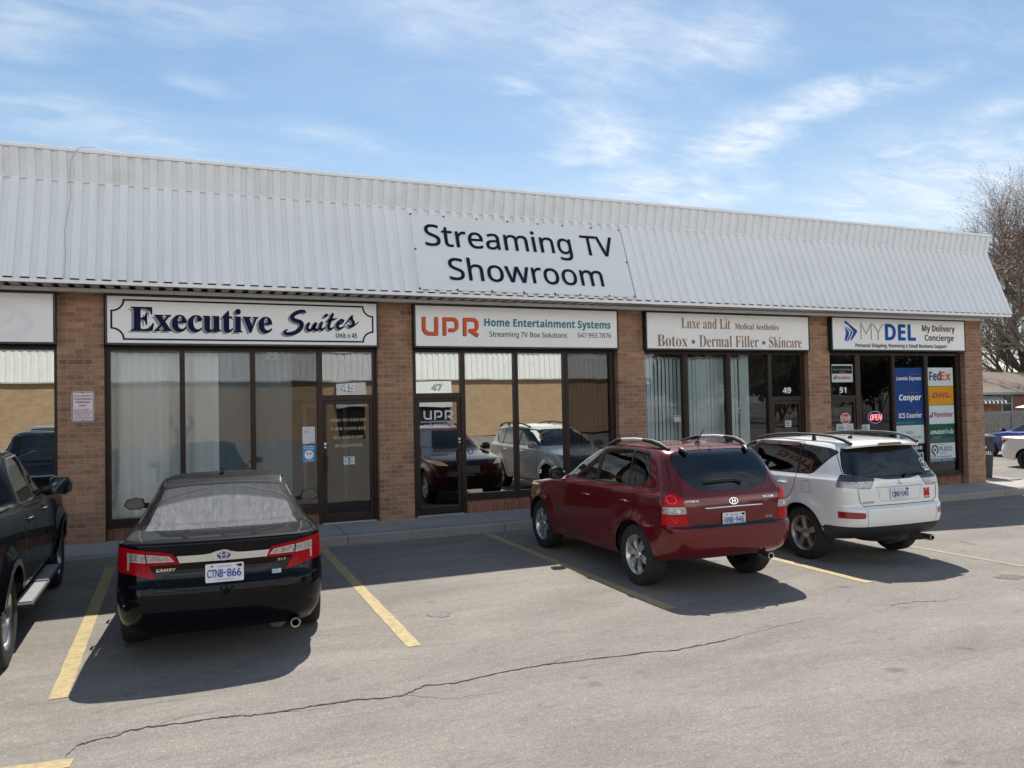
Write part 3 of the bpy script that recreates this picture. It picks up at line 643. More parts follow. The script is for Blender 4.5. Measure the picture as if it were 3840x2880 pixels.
# MyDel
def arrowlogo(mb,fr,x0,x1,z0,z1,d=.004):
    W=x1-x0;H=z1-z0
    def p(u,v): return fr(x0+u*W,z0+v*H,d)
    mb.poly([p(.05,1),p(.16,.98),p(.97,.56),p(1,.47),p(.93,.40),p(.55,.06),p(.44,.08),p(.72,.47),p(.30,.80),p(.08,.86)])
    mb.poly([p(.05,.72),p(.40,.44),p(.30,.22),p(.10,.0),p(.04,.10),p(.16,.42)])
    mb.poly([p(.22,.70),p(.66,.46),p(.30,.03),p(.17,.0),p(.52,.45),p(.20,.66)])
t,add=sign('white lightbox sign with blue arrow logo and delivery lettering by the corner pillar',13.165,17.305,3.84,3.15)
m=MB(); arrowlogo(m,FSP,13.493,13.884,3.318,3.785); add(m.build('logo',M_blue,fix=False))
m=MB()
for x,wd in ((13.991,.31),):
    stroke(m,FSP,[(13.995,3.37),(13.995,3.729),(14.15,3.50),(14.305,3.729),(14.305,3.37)],.026)
stroke(m,FSP,[(14.36,3.729),(14.515,3.54),(14.666,3.729)],.026); stroke(m,FSP,[(14.515,3.55),(14.515,3.37)],.026,.0042)
add(m.build('grey_lettering',M_lgrey,fix=False))
add(lettering(FSP,[(bold('DEL'),14.73,15.681,3.368,3.731,dict(offset=.014))],M_blue,None,'blue_lettering'))
add(lettering(FSP,[(bold('My Delivery'),15.899,16.978,3.586,3.727),(bold('Concierge'),15.975,16.935,3.368,3.509),(bold('Personal Shipping, Receiving & Small Business Support'),13.817,16.691,3.201,3.282)],M_ink,None))
# big banner on the mansard
al=math.hypot(.58,1.535); bu=Vector((0,.58/al,1.535/al)); bn=Vector((0,-1.535/al,.58/al))
FB=Frame(Vector((0,12.46,3.955))+bn*.052,(1,0,0),bu,bn)
t=thing('roof_banner','large off-white banner with dark words Streaming TV Showroom on the mansard','banner',tuple(FB(5.68,.03)))
inv=Matrix.Translation(-FB(5.68,.03))
def addb(o): o.parent=t; o.matrix_parent_inverse=inv; return o
m=MB(); nx,nz=40,14; rnd=random.Random(2)
for i in range(nx+1):
    for j in range(nz+1):
        u,v=i/nx,j/nz; e=min(u,1-u,v,1-v); dd=.006+.004*math.sin(i*.9+j*.35)*min(1,e*8)+.003*math.sin(j*1.3-i*.4)
        m.v.append(tuple(FB(3.617+4.124*u,.04+1.455*v,dd)))
for i in range(nx):
    for j in range(nz): m.f.append((i*(nz+1)+j,(i+1)*(nz+1)+j,(i+1)*(nz+1)+j+1,i*(nz+1)+j+1))
addb(m.build('banner_sheet',M_vinyl,smooth=60,fix=False))
addb(lettering(FB,[(sans('Streaming TV'),3.835,7.506,.885,1.305,dict(offset=.010)),(sans('Showroom'),4.179,7.133,.24,.66,dict(offset=.010))],M_dknavy,None,d=.0155))
M_bolt=P('bolt_black',(.02,.02,.022),.4,metal=.5)
bp=[(3.63,1.49),(4.22,1.485),(4.83,1.485),(5.42,1.485),(6.02,1.485),(6.52,1.485),(7.12,1.485),(7.72,1.485),(3.64,.80),(7.73,.78),(3.63,.05),(4.28,.05),(4.9,.05),(5.5,.05),(6.1,.05),(6.6,.05),(7.2,.05),(7.73,.06)]
for x,s in bp:
    m=MB(); pts=[]; c=FB(x,s,.012); n=8
    m.tube([FB(x,s,.004),FB(x,s,.018),FB(x,s,.024)],[.016,.016,.008],8); addb(m.build('bolt',M_bolt,fix=False))
# parking sign on pillar
t=thing('parking_sign','small white and red private property customer parking sign on the left pillar','sign',(-1.346,13.2,1.963))
inv=Matrix.Translation((1.346,-13.2,-1.963))
FPk=wallframe(13.195)
def rrect(x0,x1,z0,z1,r,n=5):
    p=[]
    for cx,cz,a in ((x1-r,z1-r,0),(x0+r,z1-r,90),(x0+r,z0+r,180),(x1-r,z0+r,270)):
        for k in range(n+1): b=R(a+90*k/n); p.append((cx+r*math.cos(b),cz+r*math.sin(b)))
    return p
m=MB(); m.prism(rrect(-1.494,-1.199,1.963,2.406,.03),lambda u,v,d:(u,13.196-d,v),0,.006); o=m.build('sign_plate',P('sign_white',(.72,.66,.68),.4),t); o.matrix_parent_inverse=inv
FPk=wallframe(13.189); M_maroon=P('maroon_ink',(.22,.02,.03),.45)
m=MB(); q=rrect(-1.482,-1.211,1.975,2.394,.025); stroke(m,FPk,q+[q[0]],.008,.002); o=m.build('sign_border',M_maroon,t,fix=False); o.matrix_parent_inverse=inv
o=lettering(FPk,[('PRIVATE PROPERTY',-1.465,-1.228,2.327,2.353),(bold('CUSTOMER'),-1.462,-1.231,2.281,2.308),(bold('PARKING'),-1.44,-1.252,2.234,2.262),(bold('ONLY'),-1.40,-1.293,2.186,2.213)],M_maroon,None,d=.003); o.parent=t; o.matrix_parent_inverse=inv
o=lettering(FPk,[('UNAUTHORIZED',-1.466,-1.262,2.125,2.145),('VEHICLES WILL BE',-1.466,-1.228,2.096,2.116),('TAGGED AND/OR',-1.462,-1.25,2.065,2.085),('TOWED AWAY AT',-1.462,-1.262,2.034,2.054),('OWNERS EXPENSE',-1.466,-1.228,2.003,2.023)],M_maroon,None,'fine_print',d=.003); o.parent=t; o.matrix_parent_inverse=inv
m=MB(); m.lathe([(0,-.004),(.009,-.004),(.009,0)],'y',(-1.346,13.187,2.388),10); m.lathe([(0,-.004),(.009,-.004),(.009,0)],'y',(-1.346,13.187,1.982),10); o=m.build('screw',M_bolt,t); o.matrix_parent_inverse=inv
# ------------------------------------------------------------------ lettering on doors and panes (sub-parts of door / window frame)
FG=wallframe(G-.004); FD=wallframe(13.371)
def onglass(o,par): o.parent=par; return o
onglass(lettering(FD,[(serif('CHERYL VON ZUBEN RMT'),2.291,2.92,1.852,1.902,dict(offset=-.01)),(serif('CAROL FANTIN RMT'),2.318,2.902,1.709,1.758,dict(offset=-.01)),(serif('DON NORTON RMT'),2.357,2.858,1.56,1.61,dict(offset=-.01)),(serif('DR. GIOVANNI FOTI'),2.373,2.84,1.421,1.47,dict(offset=-.01))],M_gold,None,d=.002),d1)
def number(s,x0,x1,z0,z1,par,sh=False):
    if sh: onglass(lettering(FG,[(sanbi(s) if not s.isdigit() else bold(s),x0-.014,x1-.014,z0-.01,z1-.01)],P('number_shadow',(.08,.08,.09),.5),None,'number_shadow',d=.001,offset=.02),par)
    onglass(lettering(FG,[(bold(s),x0,x1,z0,z1,dict(offset=.015))],M_wink,None,'unit_number',d=.003),par)
number('45',2.51,2.724,2.37,2.487,f1,True); number('47',4.104,4.298,2.368,2.478,f2,True); number('49',11.996,12.219,2.203,2.325,f3); number('51',13.613,13.81,2.192,2.313,f4)
m=MB(); upr(m,3.932,4.474,1.844,2.003,FD,.030,.002); onglass(m.build('logo',P('frosted_vinyl',(.62,.63,.68),.5),fix=False),d2)
onglass(lettering(FD,[('www.uprhomesystems.com',3.878,4.534,1.790,1.818,dict(capch='w')),('647.993.7876',3.947,4.469,1.725,1.768)],P('frosted_vinyl',(.6,.6,.6)),None,d=.002),d2)
# ------------------------------------------------------------------ posters and notices (each a thing)
def poster(name,label,cat,x0,x1,z0,z1,col,inside=False,group=None,y=None,thick=.003):
    yy=y if y is not None else (G+.012 if inside else G-.003)
    t=thing(name,label,cat,((x0+x1)/2,yy,z0),group=group)
    inv=Matrix.Translation((-(x0+x1)/2,-yy,-z0))
    F=wallframe(yy)
    def add(o): o.parent=t; o.matrix_parent_inverse=inv; return o
    m=MB(); slab(m,F,x0,x1,z0,z1,-thick,.0); add(m.build('sheet',col))
    return t,add,F
W_=P('poster_white',(.60,.66,.66),.55,spec=.12); B_=P('poster_blue',(.012,.055,.22),.55,spec=.12); K_=P('poster_black',(.015,.015,.018),.55,spec=.12); Gn=P('poster_green',(.01,.10,.055),.55,spec=.12); Y_=P('poster_amber',(.62,.30,.015),.55,spec=.12); Td=P('poster_teal',(.015,.11,.14),.55,spec=.12)
CP='courier posters on the corner storefront'
def lines(F,add,x0,x1,z0,z1,n,mat,seed,name='fine_print'):
    rnd=random.Random(seed); m=MB(); h=(z1-z0)/n
    for i in range(n):
        b=x1-(x1-x0)*rnd.uniform(0,.4); x=x0
        while x<b:
            wl=(x1-x0)*rnd.uniform(.06,.16); rect(m,F,x,min(x+wl,b),z1-h*(i+.75),z1-h*(i+.3),.0035); x+=wl+(x1-x0)*.025
    add(m.build(name,mat,fix=False))
# exec window
t,add,F=poster('notice','plain white notice with grey bar taped inside the executive suites window','notice',1.845,2.049,1.502,1.783,P('paper_white',(.62,.64,.64),.6))
m=MB(); rect(m,F,1.86,1.95,1.69,1.705); rect(m,F,1.97,2.04,1.515,1.525); rect(m,F,1.86,2.0,1.74,1.745); add(m.build('print',P('print_grey',(.3,.31,.33),.5),fix=False))
t,add,F=poster('mask_notice','blue please wear a face mask notice with white face','notice',1.845,2.049,1.201,1.475,P('notice_blue',(.03,.27,.55),.45))
m=MB(); disc(m,F,1.948,1.315,.075); add(m.build('face',M_wink,fix=False))
m=MB(); disc(m,F,1.925,1.335,.011,d=.006,r2=.016); disc(m,F,1.972,1.335,.011,d=.006,r2=.016); add(m.build('eyes',M_ink,fix=False))
add(lettering(F,[(bold('Please Wear'),1.86,2.035,1.44,1.462),(bold('A Face Mask'),1.86,2.035,1.407,1.429)],M_wink,None)); lines(F,add,1.86,2.03,1.208,1.222,1,M_wink,3)
t,add,F=poster('smoking_notice','pale no smoking notice low on the executive suites door','notice',2.518,2.705,1.124,1.258,P('notice_pale',(.55,.6,.6),.5),y=13.371)
add(lettering(F,[(bold('NO SMOKING'),2.54,2.68,1.228,1.246),(bold('NO VAPING'),2.545,2.675,1.162,1.18)],M_ink,None)); m=MB(); disc(m,F,2.61,1.205,.016); disc(m,F,2.61,1.143,.012); add(m.build('symbol',M_ink,fix=False))
# UPR glass
t,add,F=poster('door_notice','pale faint papers taped at the left of the mirrored door','notice',3.86,4.07,1.36,1.66,P('faint_paper',(.10,.12,.15),.5),y=13.371); lines(F,add,3.88,4.05,1.40,1.62,7,P('faint_print',(.2,.22,.26),.5),5)
t,add,F=poster('door_notice','second faint paper overlapping the bottom of the first on the mirrored door','notice',3.88,4.085,1.20,1.352,P('faint_paper',(.10,.12,.15)),y=13.371); lines(F,add,3.9,4.07,1.22,1.33,4,P('faint_print',(.2,.22,.26)),6)
t=thing('alarm_sticker','round blue and white alarm sticker on the mirrored window','sticker',(4.802,13.376,1.2)); inv=Matrix.Translation((-4.802,-13.376,-1.2))
m=MB(); disc(m,FG,4.802,1.245,.05,.002); o=m.build('sticker_disc',P('sticker_blue',(.05,.10,.36),.4),t,fix=False); o.matrix_parent_inverse=inv
m=MB(); disc(m,FG,4.802,1.245,.028,.004); o=m.build('sticker_center',M_wink,t,fix=False); o.matrix_parent_inverse=inv
m=MB(); rect(m,FG,4.787,4.817,1.235,1.255,.006); o=m.build('sticker_mark',M_navy,t,fix=False); o.matrix_parent_inverse=inv
def neon(label,x0,x1,z0,z1,lit,y):
    t=thing('open_sign',label,'neon sign',((x0+x1)/2,y,z0)); inv=Matrix.Translation((-(x0+x1)/2,-y,-z0)); F=wallframe(y)
    W=x1-x0;H=z1-z0
    red=P('neon_red',(.5,.05,.05),.4,emit=(1,.16,.18),estr=2.6) if lit else P('neon_red_off',(.30,.045,.04),.3)
    blu=P('neon_blue',(.1,.15,.3),.4,emit=(.25,.45,.9),estr=.38) if lit else P('neon_blue_off',(.10,.06,.06),.3)
    def add(o): o.parent=t; o.matrix_parent_inverse=inv; return o
    m=MB(); pts=[F(x0+W/2+W/2*math.cos(2*math.pi*k/28),z0+H/2+H/2*math.sin(2*math.pi*k/28)) for k in range(29)]; m.tube(pts,.008,6,False); add(m.build('neon_ring',blu,smooth=60))
    m=MB(); xs=[x0+W*(.12+.2*i) for i in range(4)]; lw=W*.155; a,b=z0+H*.28,z0+H*.72; s=.03
    def T(p): m.tube([F(x+s*(z-a)/(b-a),z,.006) for x,z in p],.0085,6)
    x=xs[0]; T([(x+lw/2+lw/2*math.cos(2*math.pi*k/14),(a+b)/2+(b-a)/2*math.sin(2*math.pi*k/14)) for k in range(15)])
    x=xs[1]; T([(x,a),(x,b),(x+lw*.8,b),(x+lw,b-(b-a)*.2),(x+lw*.8,(a+b)/2),(x,(a+b)/2)])
    x=xs[2]; T([(x+lw,a),(x,a),(x,b),(x+lw,b)]); T([(x,(a+b)/2),(x+lw*.8,(a+b)/2)])
    x=xs[3]; T([(x,a),(x,b),(x+lw,a),(x+lw,b)])
    add(m.build('neon_letters',red,smooth=60))
    m=MB(); m.tube([F(x1-W*.3,z0+H*.05,-.01),F(x0+W*.15,z0-.25,-.02),F(x0,z0-.5,-.02)],.004,5); add(m.build('power_cord',M_black))
neon('unlit red open neon sign in the dark window of the home entertainment shop',7.076,7.408,1.631,1.792,False,13.41)
neon('lit red open neon sign with blue ring in the corner shop window',14.495,14.928,1.477,1.752,True,13.42)
# Luxe
t,add,F=poster('door_notice','small white no smoking notice on the skincare shop door','notice',12.031,12.2,1.472,1.611,P('notice_pale',(.55,.6,.6)),y=13.371); lines(F,add,12.05,12.18,1.49,1.6,3,M_ink,9)
t,add,F=poster('window_notice','small white open notice on the striped blinds of the skincare window','notice',9.185,9.34,1.661,1.793,P('notice_pale',(.55,.6,.6))); add(lettering(F,[(bold('OPEN'),9.20,9.325,1.755,1.785)],M_navy,None)); lines(F,add,9.2,9.325,1.67,1.74,4,M_lgrey,10)
t,add,F=poster('light_switch','small white thermostat panel on the pillar inside the skincare window','switch',10.98,11.07,1.79,1.92,P('notice_pale',(.55,.6,.6)),y=13.62); m=MB(); rect(m,F,11.0,11.05,1.83,1.87); add(m.build('dial',M_greysh,fix=False))
# MyDel column posters
t,add,F=poster('shipping_agent_sign','black and white authorized shipping agent poster above the corner shop door','poster',13.40,14.02,2.43,2.83,W_,group=CP)
m=MB(); rect(m,F,13.405,14.0,2.62,2.80,.002); add(m.build('header',K_,fix=False)); add(lettering(F,[('Authorized Shipping Agent',13.43,13.98,2.70,2.735),('Ship here',13.63,13.80,2.64,2.67)],P('dim_white',(.4,.4,.4)),None,d=.004))
add(lettering(F,[(sanbi('Purolator'),13.53,13.95,2.495,2.57)],M_redink,None,'brand_lettering',d=.004)); m=MB(); stroke(m,F,[(13.44,2.50),(13.475,2.55)],.02); stroke(m,F,[(13.485,2.495),(13.51,2.585)],.022); add(m.build('logo',M_navy,fix=False))
def stack(label,x0,x1,z0,z1,sheet,word,mat,wx0,wx1,wz0,wz1,fn=None,y=None,**k):
    t,add,F=poster('courier_poster',label,'poster',x0,x1,z0,z1,sheet,group=CP)
    if word: add(lettering(F,[(fn(word) if fn else word,wx0,wx1,wz0,wz1,k)],mat,None,'brand_lettering'))
    return t,add,F
M_bred=P('stripe_red',(.30,.02,.06),.4)
t,add,F=stack('dark blue poster reading Loomis Express in slanted white letters',15.28,16.21,2.312,2.751,B_,'Loomis Express',M_wink,15.36,16.16,2.46,2.545,sanbi)
m=MB(); stroke(m,F,[(15.72,2.585),(15.95,2.60),(16.17,2.59)],[.004,.014,.006]); add(m.build('swoosh',M_bred,fix=False))
t,add,F=stack('dark blue poster reading Canpar in bold white letters',15.28,16.21,1.862,2.311,B_,'Canpar',M_wink,15.43,16.15,1.99,2.12,sanbi,offset=.02)
m=MB(); stroke(m,F,[(15.65,2.155),(15.9,2.165),(16.12,2.16)],[.004,.012,.006]); add(m.build('swoosh',M_bred,fix=False))
t,add,F=stack('dark blue poster reading ICS Courier below two other blue posters',15.28,16.21,1.518,1.861,B_,'ICS Courier',M_wink,15.40,16.15,1.575,1.685,bold,offset=.01)
m=MB(); stroke(m,F,[(15.95,1.72),(16.05,1.73),(16.16,1.725)],[.004,.012,.006]); add(m.build('swoosh',M_bred,fix=False))
t,add,F=stack('thin teal strip poster between the blue and the white posters',15.28,16.21,1.405,1.517,Td,None,None,0,0,0,0); m=MB(); rect(m,F,15.3,15.9,1.45,1.47); add(m.build('print',P('print_teal',(.03,.2,.24)),fix=False))
t,add,F=stack('white poster with blue triangle reading Iron Mountain',15.31,16.21,.965,1.400,W_,'IRON',P('slate_ink',(.12,.16,.18),.5),15.64,15.86,1.20,1.26)
add(lettering(F,[('MOUNTAIN',15.64,16.12,1.085,1.145)],P('slate_ink',(.12,.16,.18)),None,'brand_lettering'))
m=MB(); m.poly([F(15.38,1.09,.004),F(15.5,1.25,.004),F(15.55,1.09,.004)]); m.poly([F(15.51,1.25,.0045),F(15.61,1.09,.0045),F(15.565,1.09,.0045)]); add(m.build('logo',P('mountain_blue',(.02,.20,.42),.4),fix=False))
t,add,F=stack('black poster reading Time in white capitals, half hidden behind the white car',15.31,16.21,.775,.955,K_,'TIME',M_wink,15.72,16.13,.825,.90,bold)
t,add,F=stack('white poster with a black block ending in X near the bottom of the window',15.31,16.17,.565,.745,W_,'X',M_wink,15.98,16.08,.605,.69,bold,d=.0045); m=MB(); rect(m,F,15.9,16.13,.585,.715,.003); add(m.build('block',K_,fix=False))
t,add,F=stack('white poster reading FedEx in navy and red letters',16.36,17.24,2.315,2.752,W_,'Fed',P('purple_navy',(.03,.02,.12),.4),16.44,16.82,2.45,2.655,bold,offset=.02)
add(lettering(F,[(bold('Ex'),16.83,17.16,2.45,2.655,dict(offset=.02))],P('orange_ink',(.62,.08,.02),.4),None,'brand_lettering'))
t,add,F=stack('amber yellow poster reading DHL in red slanted letters',16.36,17.24,1.858,2.305,Y_,'DHL',P('dhl_red',(.42,.02,.03),.4),16.52,17.10,2.03,2.155,sanbi,offset=.03)
m=MB(); rect(m,F,16.38,16.50,2.06,2.075); rect(m,F,17.08,17.22,2.06,2.075); add(m.build('stripe',P('dhl_red',(.42,.02,.03)),fix=False))
t,add,F=stack('white poster with dark red slanted word Purolator, in the right column',16.36,17.24,1.405,1.848,W_,'Purolator',P('maroon_brand',(.33,.02,.07),.4),16.555,17.20,1.57,1.685,sanbi,offset=.01)
m=MB(); stroke(m,F,[(16.41,1.565),(16.455,1.62)],.03); stroke(m,F,[(16.475,1.56),(16.515,1.69)],.03); add(m.build('logo',M_navy,fix=False)); m=MB(); rect(m,F,16.36,17.24,1.49,1.50); add(m.build('stripe',P('pale_stripe',(.75,.78,.78)),fix=False))
t,add,F=stack('dark green poster reading amazon hub in white letters',16.36,17.24,.955,1.395,Gn,'amazon',M_wink,16.42,16.90,1.165,1.235,bold,capch='a')
add(lettering(F,[('hub',16.94,17.2,1.165,1.29,dict(capch='h'))],M_wink,None,'brand_lettering')); m=MB(); stroke(m,F,[(16.47,1.12),(16.58,1.085),(16.7,1.085),(16.8,1.12)],[.005,.014,.014,.005]); add(m.build('smile',P('smile_blue',(.15,.4,.5)),fix=False)); m=MB(); rect(m,F,16.36,17.24,.955,1.07,.001); add(m.build('lower_band',P('slate_band',(.03,.075,.085)),fix=False))
t,add,F=stack('white poster with dark location pin reading Pudo over a blue strip',16.36,17.24,.50,.945,W_,'PUDO',M_navy,16.71,17.13,.755,.855)
m=MB(); pts=[(16.55+.10*math.cos(R(a)),.79+.10*math.sin(R(a))) for a in range(-60,241,15)]; stroke(m,F,pts,.034); stroke(m,F,[(16.452,.77),(16.56,.645)],.034,.0042); disc(m,F,16.55,.79,.03,.005); add(m.build('logo',M_navy,fix=False))
add(lettering(F,[('POINT',16.71,16.93,.69,.715),('PICK UP  DROP OFF',16.44,17.1,.60,.635),('AUTHORIZED',16.66,16.9,.90,.915)],M_navy,None)); m=MB(); rect(m,F,16.36,17.24,.50,.575,.002); add(m.build('strip',P('strip_blue',(.01,.10,.24),.4),fix=False)); add(lettering(F,[('SHOP ONLINE - PICK UP HERE',16.38,17.15,.522,.552)],M_wink,None,'strip_lettering',d=.004))
# door of corner shop
t=thing('stop_sign','small red octagon stop sign taped on the corner shop door','sign',(13.755,13.368,1.489)); inv=Matrix.Translation((-13.755,-13.368,-1.489)); F=wallframe(13.368)
oc=[(13.755+.155*math.cos(R(22.5+45*k)),1.61+.122*math.sin(R(22.5+45*k))) for k in range(8)]
m=MB(); m.prism(oc,lambda u,v,d:F(u,v,d),-.003,.002); o=m.build('plate',P('stop_red',(.5,.03,.035),.4),t); o.matrix_parent_inverse=inv
o=lettering(F,[(bold('STOP'),13.63,13.88,1.565,1.655)],M_wink,None,d=.004); o.parent=t; o.matrix_parent_inverse=inv
m=MB(); stroke(m,F,oc+[oc[0]],.012,.003); o=m.build('sign_border',M_wink,t,fix=False); o.matrix_parent_inverse=inv
t,add,F=poster('limit_notice','white limit notice with small print under the stop sign','notice',13.484,14.0,1.33,1.492,W_,y=13.369); add(lettering(F,[(bold('Limit'),13.53,13.66,1.445,1.475)],M_ink,None)); lines(F,add,13.52,13.74,1.335,1.43,3,M_ink,21); lines(F,add,13.78,13.99,1.34,1.48,4,M_lgrey,22,'side_print')
t,add,F=poster('window_notice','white notice beside the lit open sign in the corner shop window','notice',14.25,14.489,1.32,1.456,W_); lines(F,add,14.27,14.46,1.33,1.44,4,M_ink,23)
# ------------------------------------------------------------------ curtains and blinds
def curtain(label,x0,x1,z0,z1,mat,y,amp,per,seed,name='curtain',cat='curtain',group=None):
    rnd=random.Random(seed); m=MB(); n=int((x1-x0)/.018); ph=0; cols=[]
    for i in range(n+1):
        x=x0+(x1-x0)*i/n; ph+=.018/per*2*math.pi*rnd.uniform(.55,1.45); cols.append((x,y+amp*math.sin(ph)+amp*.4*math.sin(ph*.37+seed)))
    for x,yy in cols: m.v+=[(x,yy,z0),(x,y+(yy-y)*.8,(z0+z1)/2),(x,y+(yy-y)*.5,z1)]
    for i in range(n): m.f+=[(3*i,3*i+3,3*i+4,3*i+1),(3*i+1,3*i+4,3*i+5,3*i+2)]
    o=m.build(name,mat,smooth=70,fix=False); tag(o,label,cat,group); return o
def sheer(name,col,tr):
    m,t,o=newmat(name); d=N(t,'ShaderNodeBsdfDiffuse'); d.inputs[0].default_value=(*col,1); tl=N(t,'ShaderNodeBsdfTranslucent'); tl.inputs[0].default_value=(*col,1)
    tp=N(t,'ShaderNodeBsdfTransparent'); a=N(t,'ShaderNodeMixShader'); a.inputs[0].default_value=.10; L(t,d.outputs[0],a.inputs[1]); L(t,tl.outputs[0],a.inputs[2])
    b=N(t,'ShaderNodeMixShader'); b.inputs[0].default_value=tr; L(t,a.outputs[0],b.inputs[1]); L(t,tp.outputs[0],b.inputs[2]); L(t,b.outputs[0],o.inputs[0]); return m
M_sheer=sheer('sheer_white',(.90,.94,.95),.0); M_sheer2=sheer('sheer_blue_grey',(.27,.36,.43),.32)
curtain('white sheer curtain filling the left executive suites window',-1.02,.56,.3,3.02,M_sheer,13.66,.028,.21,1)
curtain('thinner blue grey sheer curtain, right of the white one, ending in a straight edge',.565,1.72,.3,3.02,M_sheer2,13.69,.022,.24,2)
M_blind=sheer('blind_blue_grey',(.76,.84,.87),.0); M_dblind=P('dark_blind',(.085,.068,.058),.7)
def blinds(label,x0,x1,z0,z1,mat,y,ang,seed,group):
    rnd=random.Random(seed); t=thing('vertical_blind',label,'blind',((x0+x1)/2,y,z0),group=group); inv=Matrix.Translation((-(x0+x1)/2,-y,-z0)); x=x0; m=MB()
    while x<x1:
        a=R(ang+rnd.uniform(-9,9)); sl=rnd.uniform(-.004,.004); c,s=math.cos(a)*.052,math.sin(a)*.052
        m.quad((x-c+sl,y-s,z0),(x+c+sl,y+s,z0),(x+c,y+s,z1),(x-c,y-s,z1)); x+=.092
    o=m.build('slats',mat,t,fix=False); o.matrix_parent_inverse=inv
    m=MB(); m.box(x0-.03,x1+.03,y-.03,y+.03,z1,z1+.04); o=m.build('headrail',M_greysh,t); o.matrix_parent_inverse=inv
VB='vertical blinds in the shop windows'
blinds('pale blue vertical blinds with dark gaps in the left skincare pane',8.47,9.46,.3,2.95,M_blind,13.62,20,3,VB)
blinds('closed pale blue vertical blinds in the second skincare pane',9.5,10.52,.3,2.95,M_blind,13.62,9,4,VB)
blinds('pale blue vertical blinds in the third skincare pane, ending at a white post',10.58,11.02,.3,2.95,M_blind,13.62,12,5,VB)
blinds('dark brown vertical blinds behind the unlit open sign',6.6,7.8,.3,2.95,M_dblind,13.62,18,6,VB)
m=MB(); m.box(11.05,11.30,13.64,13.85,.15,3.05); pb(m,'interior_post',P('post_white',(.62,.70,.69),.7))
# executive lobby: band, door, camera box
m=MB(); m.box(-1.3,3.35,17.02,17.045,2.26,2.55); pb(m,'wall_band',wgreen)
m=MB(); m.box(2.35,2.43,16.97,17.02,.15,2.2); m.box(3.2,3.28,16.97,17.02,.15,2.2); m.box(2.43,3.2,16.97,17.02,2.12,2.2); pb(m,'interior_door_frame',P('frame_white',(.4,.45,.46),.6))
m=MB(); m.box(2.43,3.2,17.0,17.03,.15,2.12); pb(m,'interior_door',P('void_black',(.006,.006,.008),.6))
t=thing('security_camera','small grey security camera box at the top of the executive suites window','camera',(1.38,13.55,2.9)); 
m=MB(); m.box(-.1,.1,-.04,.08,.0,.13); m.build('housing',P('camera_grey',(.25,.26,.26),.6),t,bevel=.012); m=MB(); m.lathe([(0,-.03),(.022,-.03),(.028,0)],'y',(0,-.04,.06),16); m.build('lens',M_ink,t)
# corner shop shelves and paper inside
t=thing('storage_shelf','grey shelf of boxed supplies behind the lit open sign','shelf',(15.0,15.0,.15)); rnd=random.Random(8)
m=MB(); 
for zz in (.0,.45,.9,1.35): m.box(-.9,.9,-.2,.2,zz,zz+.03)
for xx in (-.88,.86): m.box(xx,xx+.03,-.19,.19,.0,1.8)
m.build('rack',P('rack_grey',(.2,.2,.2),.6),t); m=MB()
for zz in (.035,.485,.935,1.385):
    x=-.84
    while x<.7: wd=rnd.uniform(.12,.3); m.box(x,x+wd,-.17,rnd.uniform(0,.16),zz,zz+rnd.uniform(.15,.36)); x+=wd+.03
m.build('boxes',P('box_greys',(.22,.2,.19),.7,var=.5,vscale=4),t)
# ------------------------------------------------------------------ vehicle toolkit
def lerpf(tab,t):
    if isinstance(tab,(int,float)): return tab
    if t<=tab[0][0]: return tab[0][1]
    for (a,b),(c,d) in zip(tab,tab[1:]):
        if t<=c:
            k=(t-a)/(c-a); k=k*k*(3-2*k)*.5+k*.5; return b+(d-b)*k
    return tab[-1][1]
def pchip(vals,sharp,subs):
    """monotone cubic through vals (index as parameter); returns list of (value) samples"""
    n=len(vals); d=[vals[i+1]-vals[i] for i in range(n-1)]
    def tan(i,side):
        if i==0: return d[0]
        if i==n-1: return d[-1]
        if i in sharp: return d[i] if side>0 else d[i-1]
        a,b=d[i-1],d[i]
        return 0 if a*b<=0 else 2*a*b/(a+b)
    out=[]
    for i in range(n-1):
        m0,m1=tan(i,1),tan(i+1,-1); k=subs[i]
        for j in range(k):
            t=j/k; h=vals[i]*(2*t**3-3*t*t+1)+m0*(t**3-2*t*t+t)+vals[i+1]*(-2*t**3+3*t*t)+m1*(t**3-t*t); out.append(h)
    out.append(vals[-1]); return out
def ring(z,w,yf,yr,rf=(.3,.25),rr=(.22,.22),bf=.06,br=.04,ws=None,sharp=False,sub=5): return dict(z=z,w=w,yf=yf,yr=yr,rf=rf,rr=rr,bf=bf,br=br,ws=ws,sharp=sharp,sub=sub)
NF,NC,NS,NR=7,8,46,8
def outline(r):
    w,yf,yr=r['w'],r['yf'],r['yr']; rx,ry=min(r['rf'][0],w*.9),r['rf'][1]; qx,qy=min(r['rr'][0],w*.9),r['rr'][1]
    L_=max(yf-yr,1e-3); s=min(1,L_/(ry+qy+1e-6)*.9); ry*=s; qy*=s
    bf,br=min(r['bf'],L_*.2),min(r['br'],L_*.2); P_=[]
    e1=bf*((w-rx)/w)**2; e2=br*((w-qx)/w)**2
    for i in range(NF): x=(w-rx)*i/NF; P_.append((x,yf-bf*(x/w)**2))
    for i in range(NC): a=math.pi/2*i/NC; P_.append((w-rx+rx*math.sin(a),yf-e1-ry+ry*math.cos(a)))
    ya,yb=yf-e1-ry,yr+e2+qy
    for i in range(NS): P_.append((w,ya+(yb-ya)*i/NS))
    for i in range(NC): a=math.pi/2*i/NC; P_.append((w-qx+qx*math.cos(a),yr+e2+qy-qy*math.sin(a)))
    for i in range(NR+1): x=(w-qx)*(1-i/NR); P_.append((x,yr+br*(x/w)**2))
    out=[]
    for x,y in P_:
        t=min(1,max(0,(yf-y)/L_)); out.append((x*(lerpf(r['ws'],t) if r['ws'] else 1),y,lerpf(r['z'],t)))
    return out
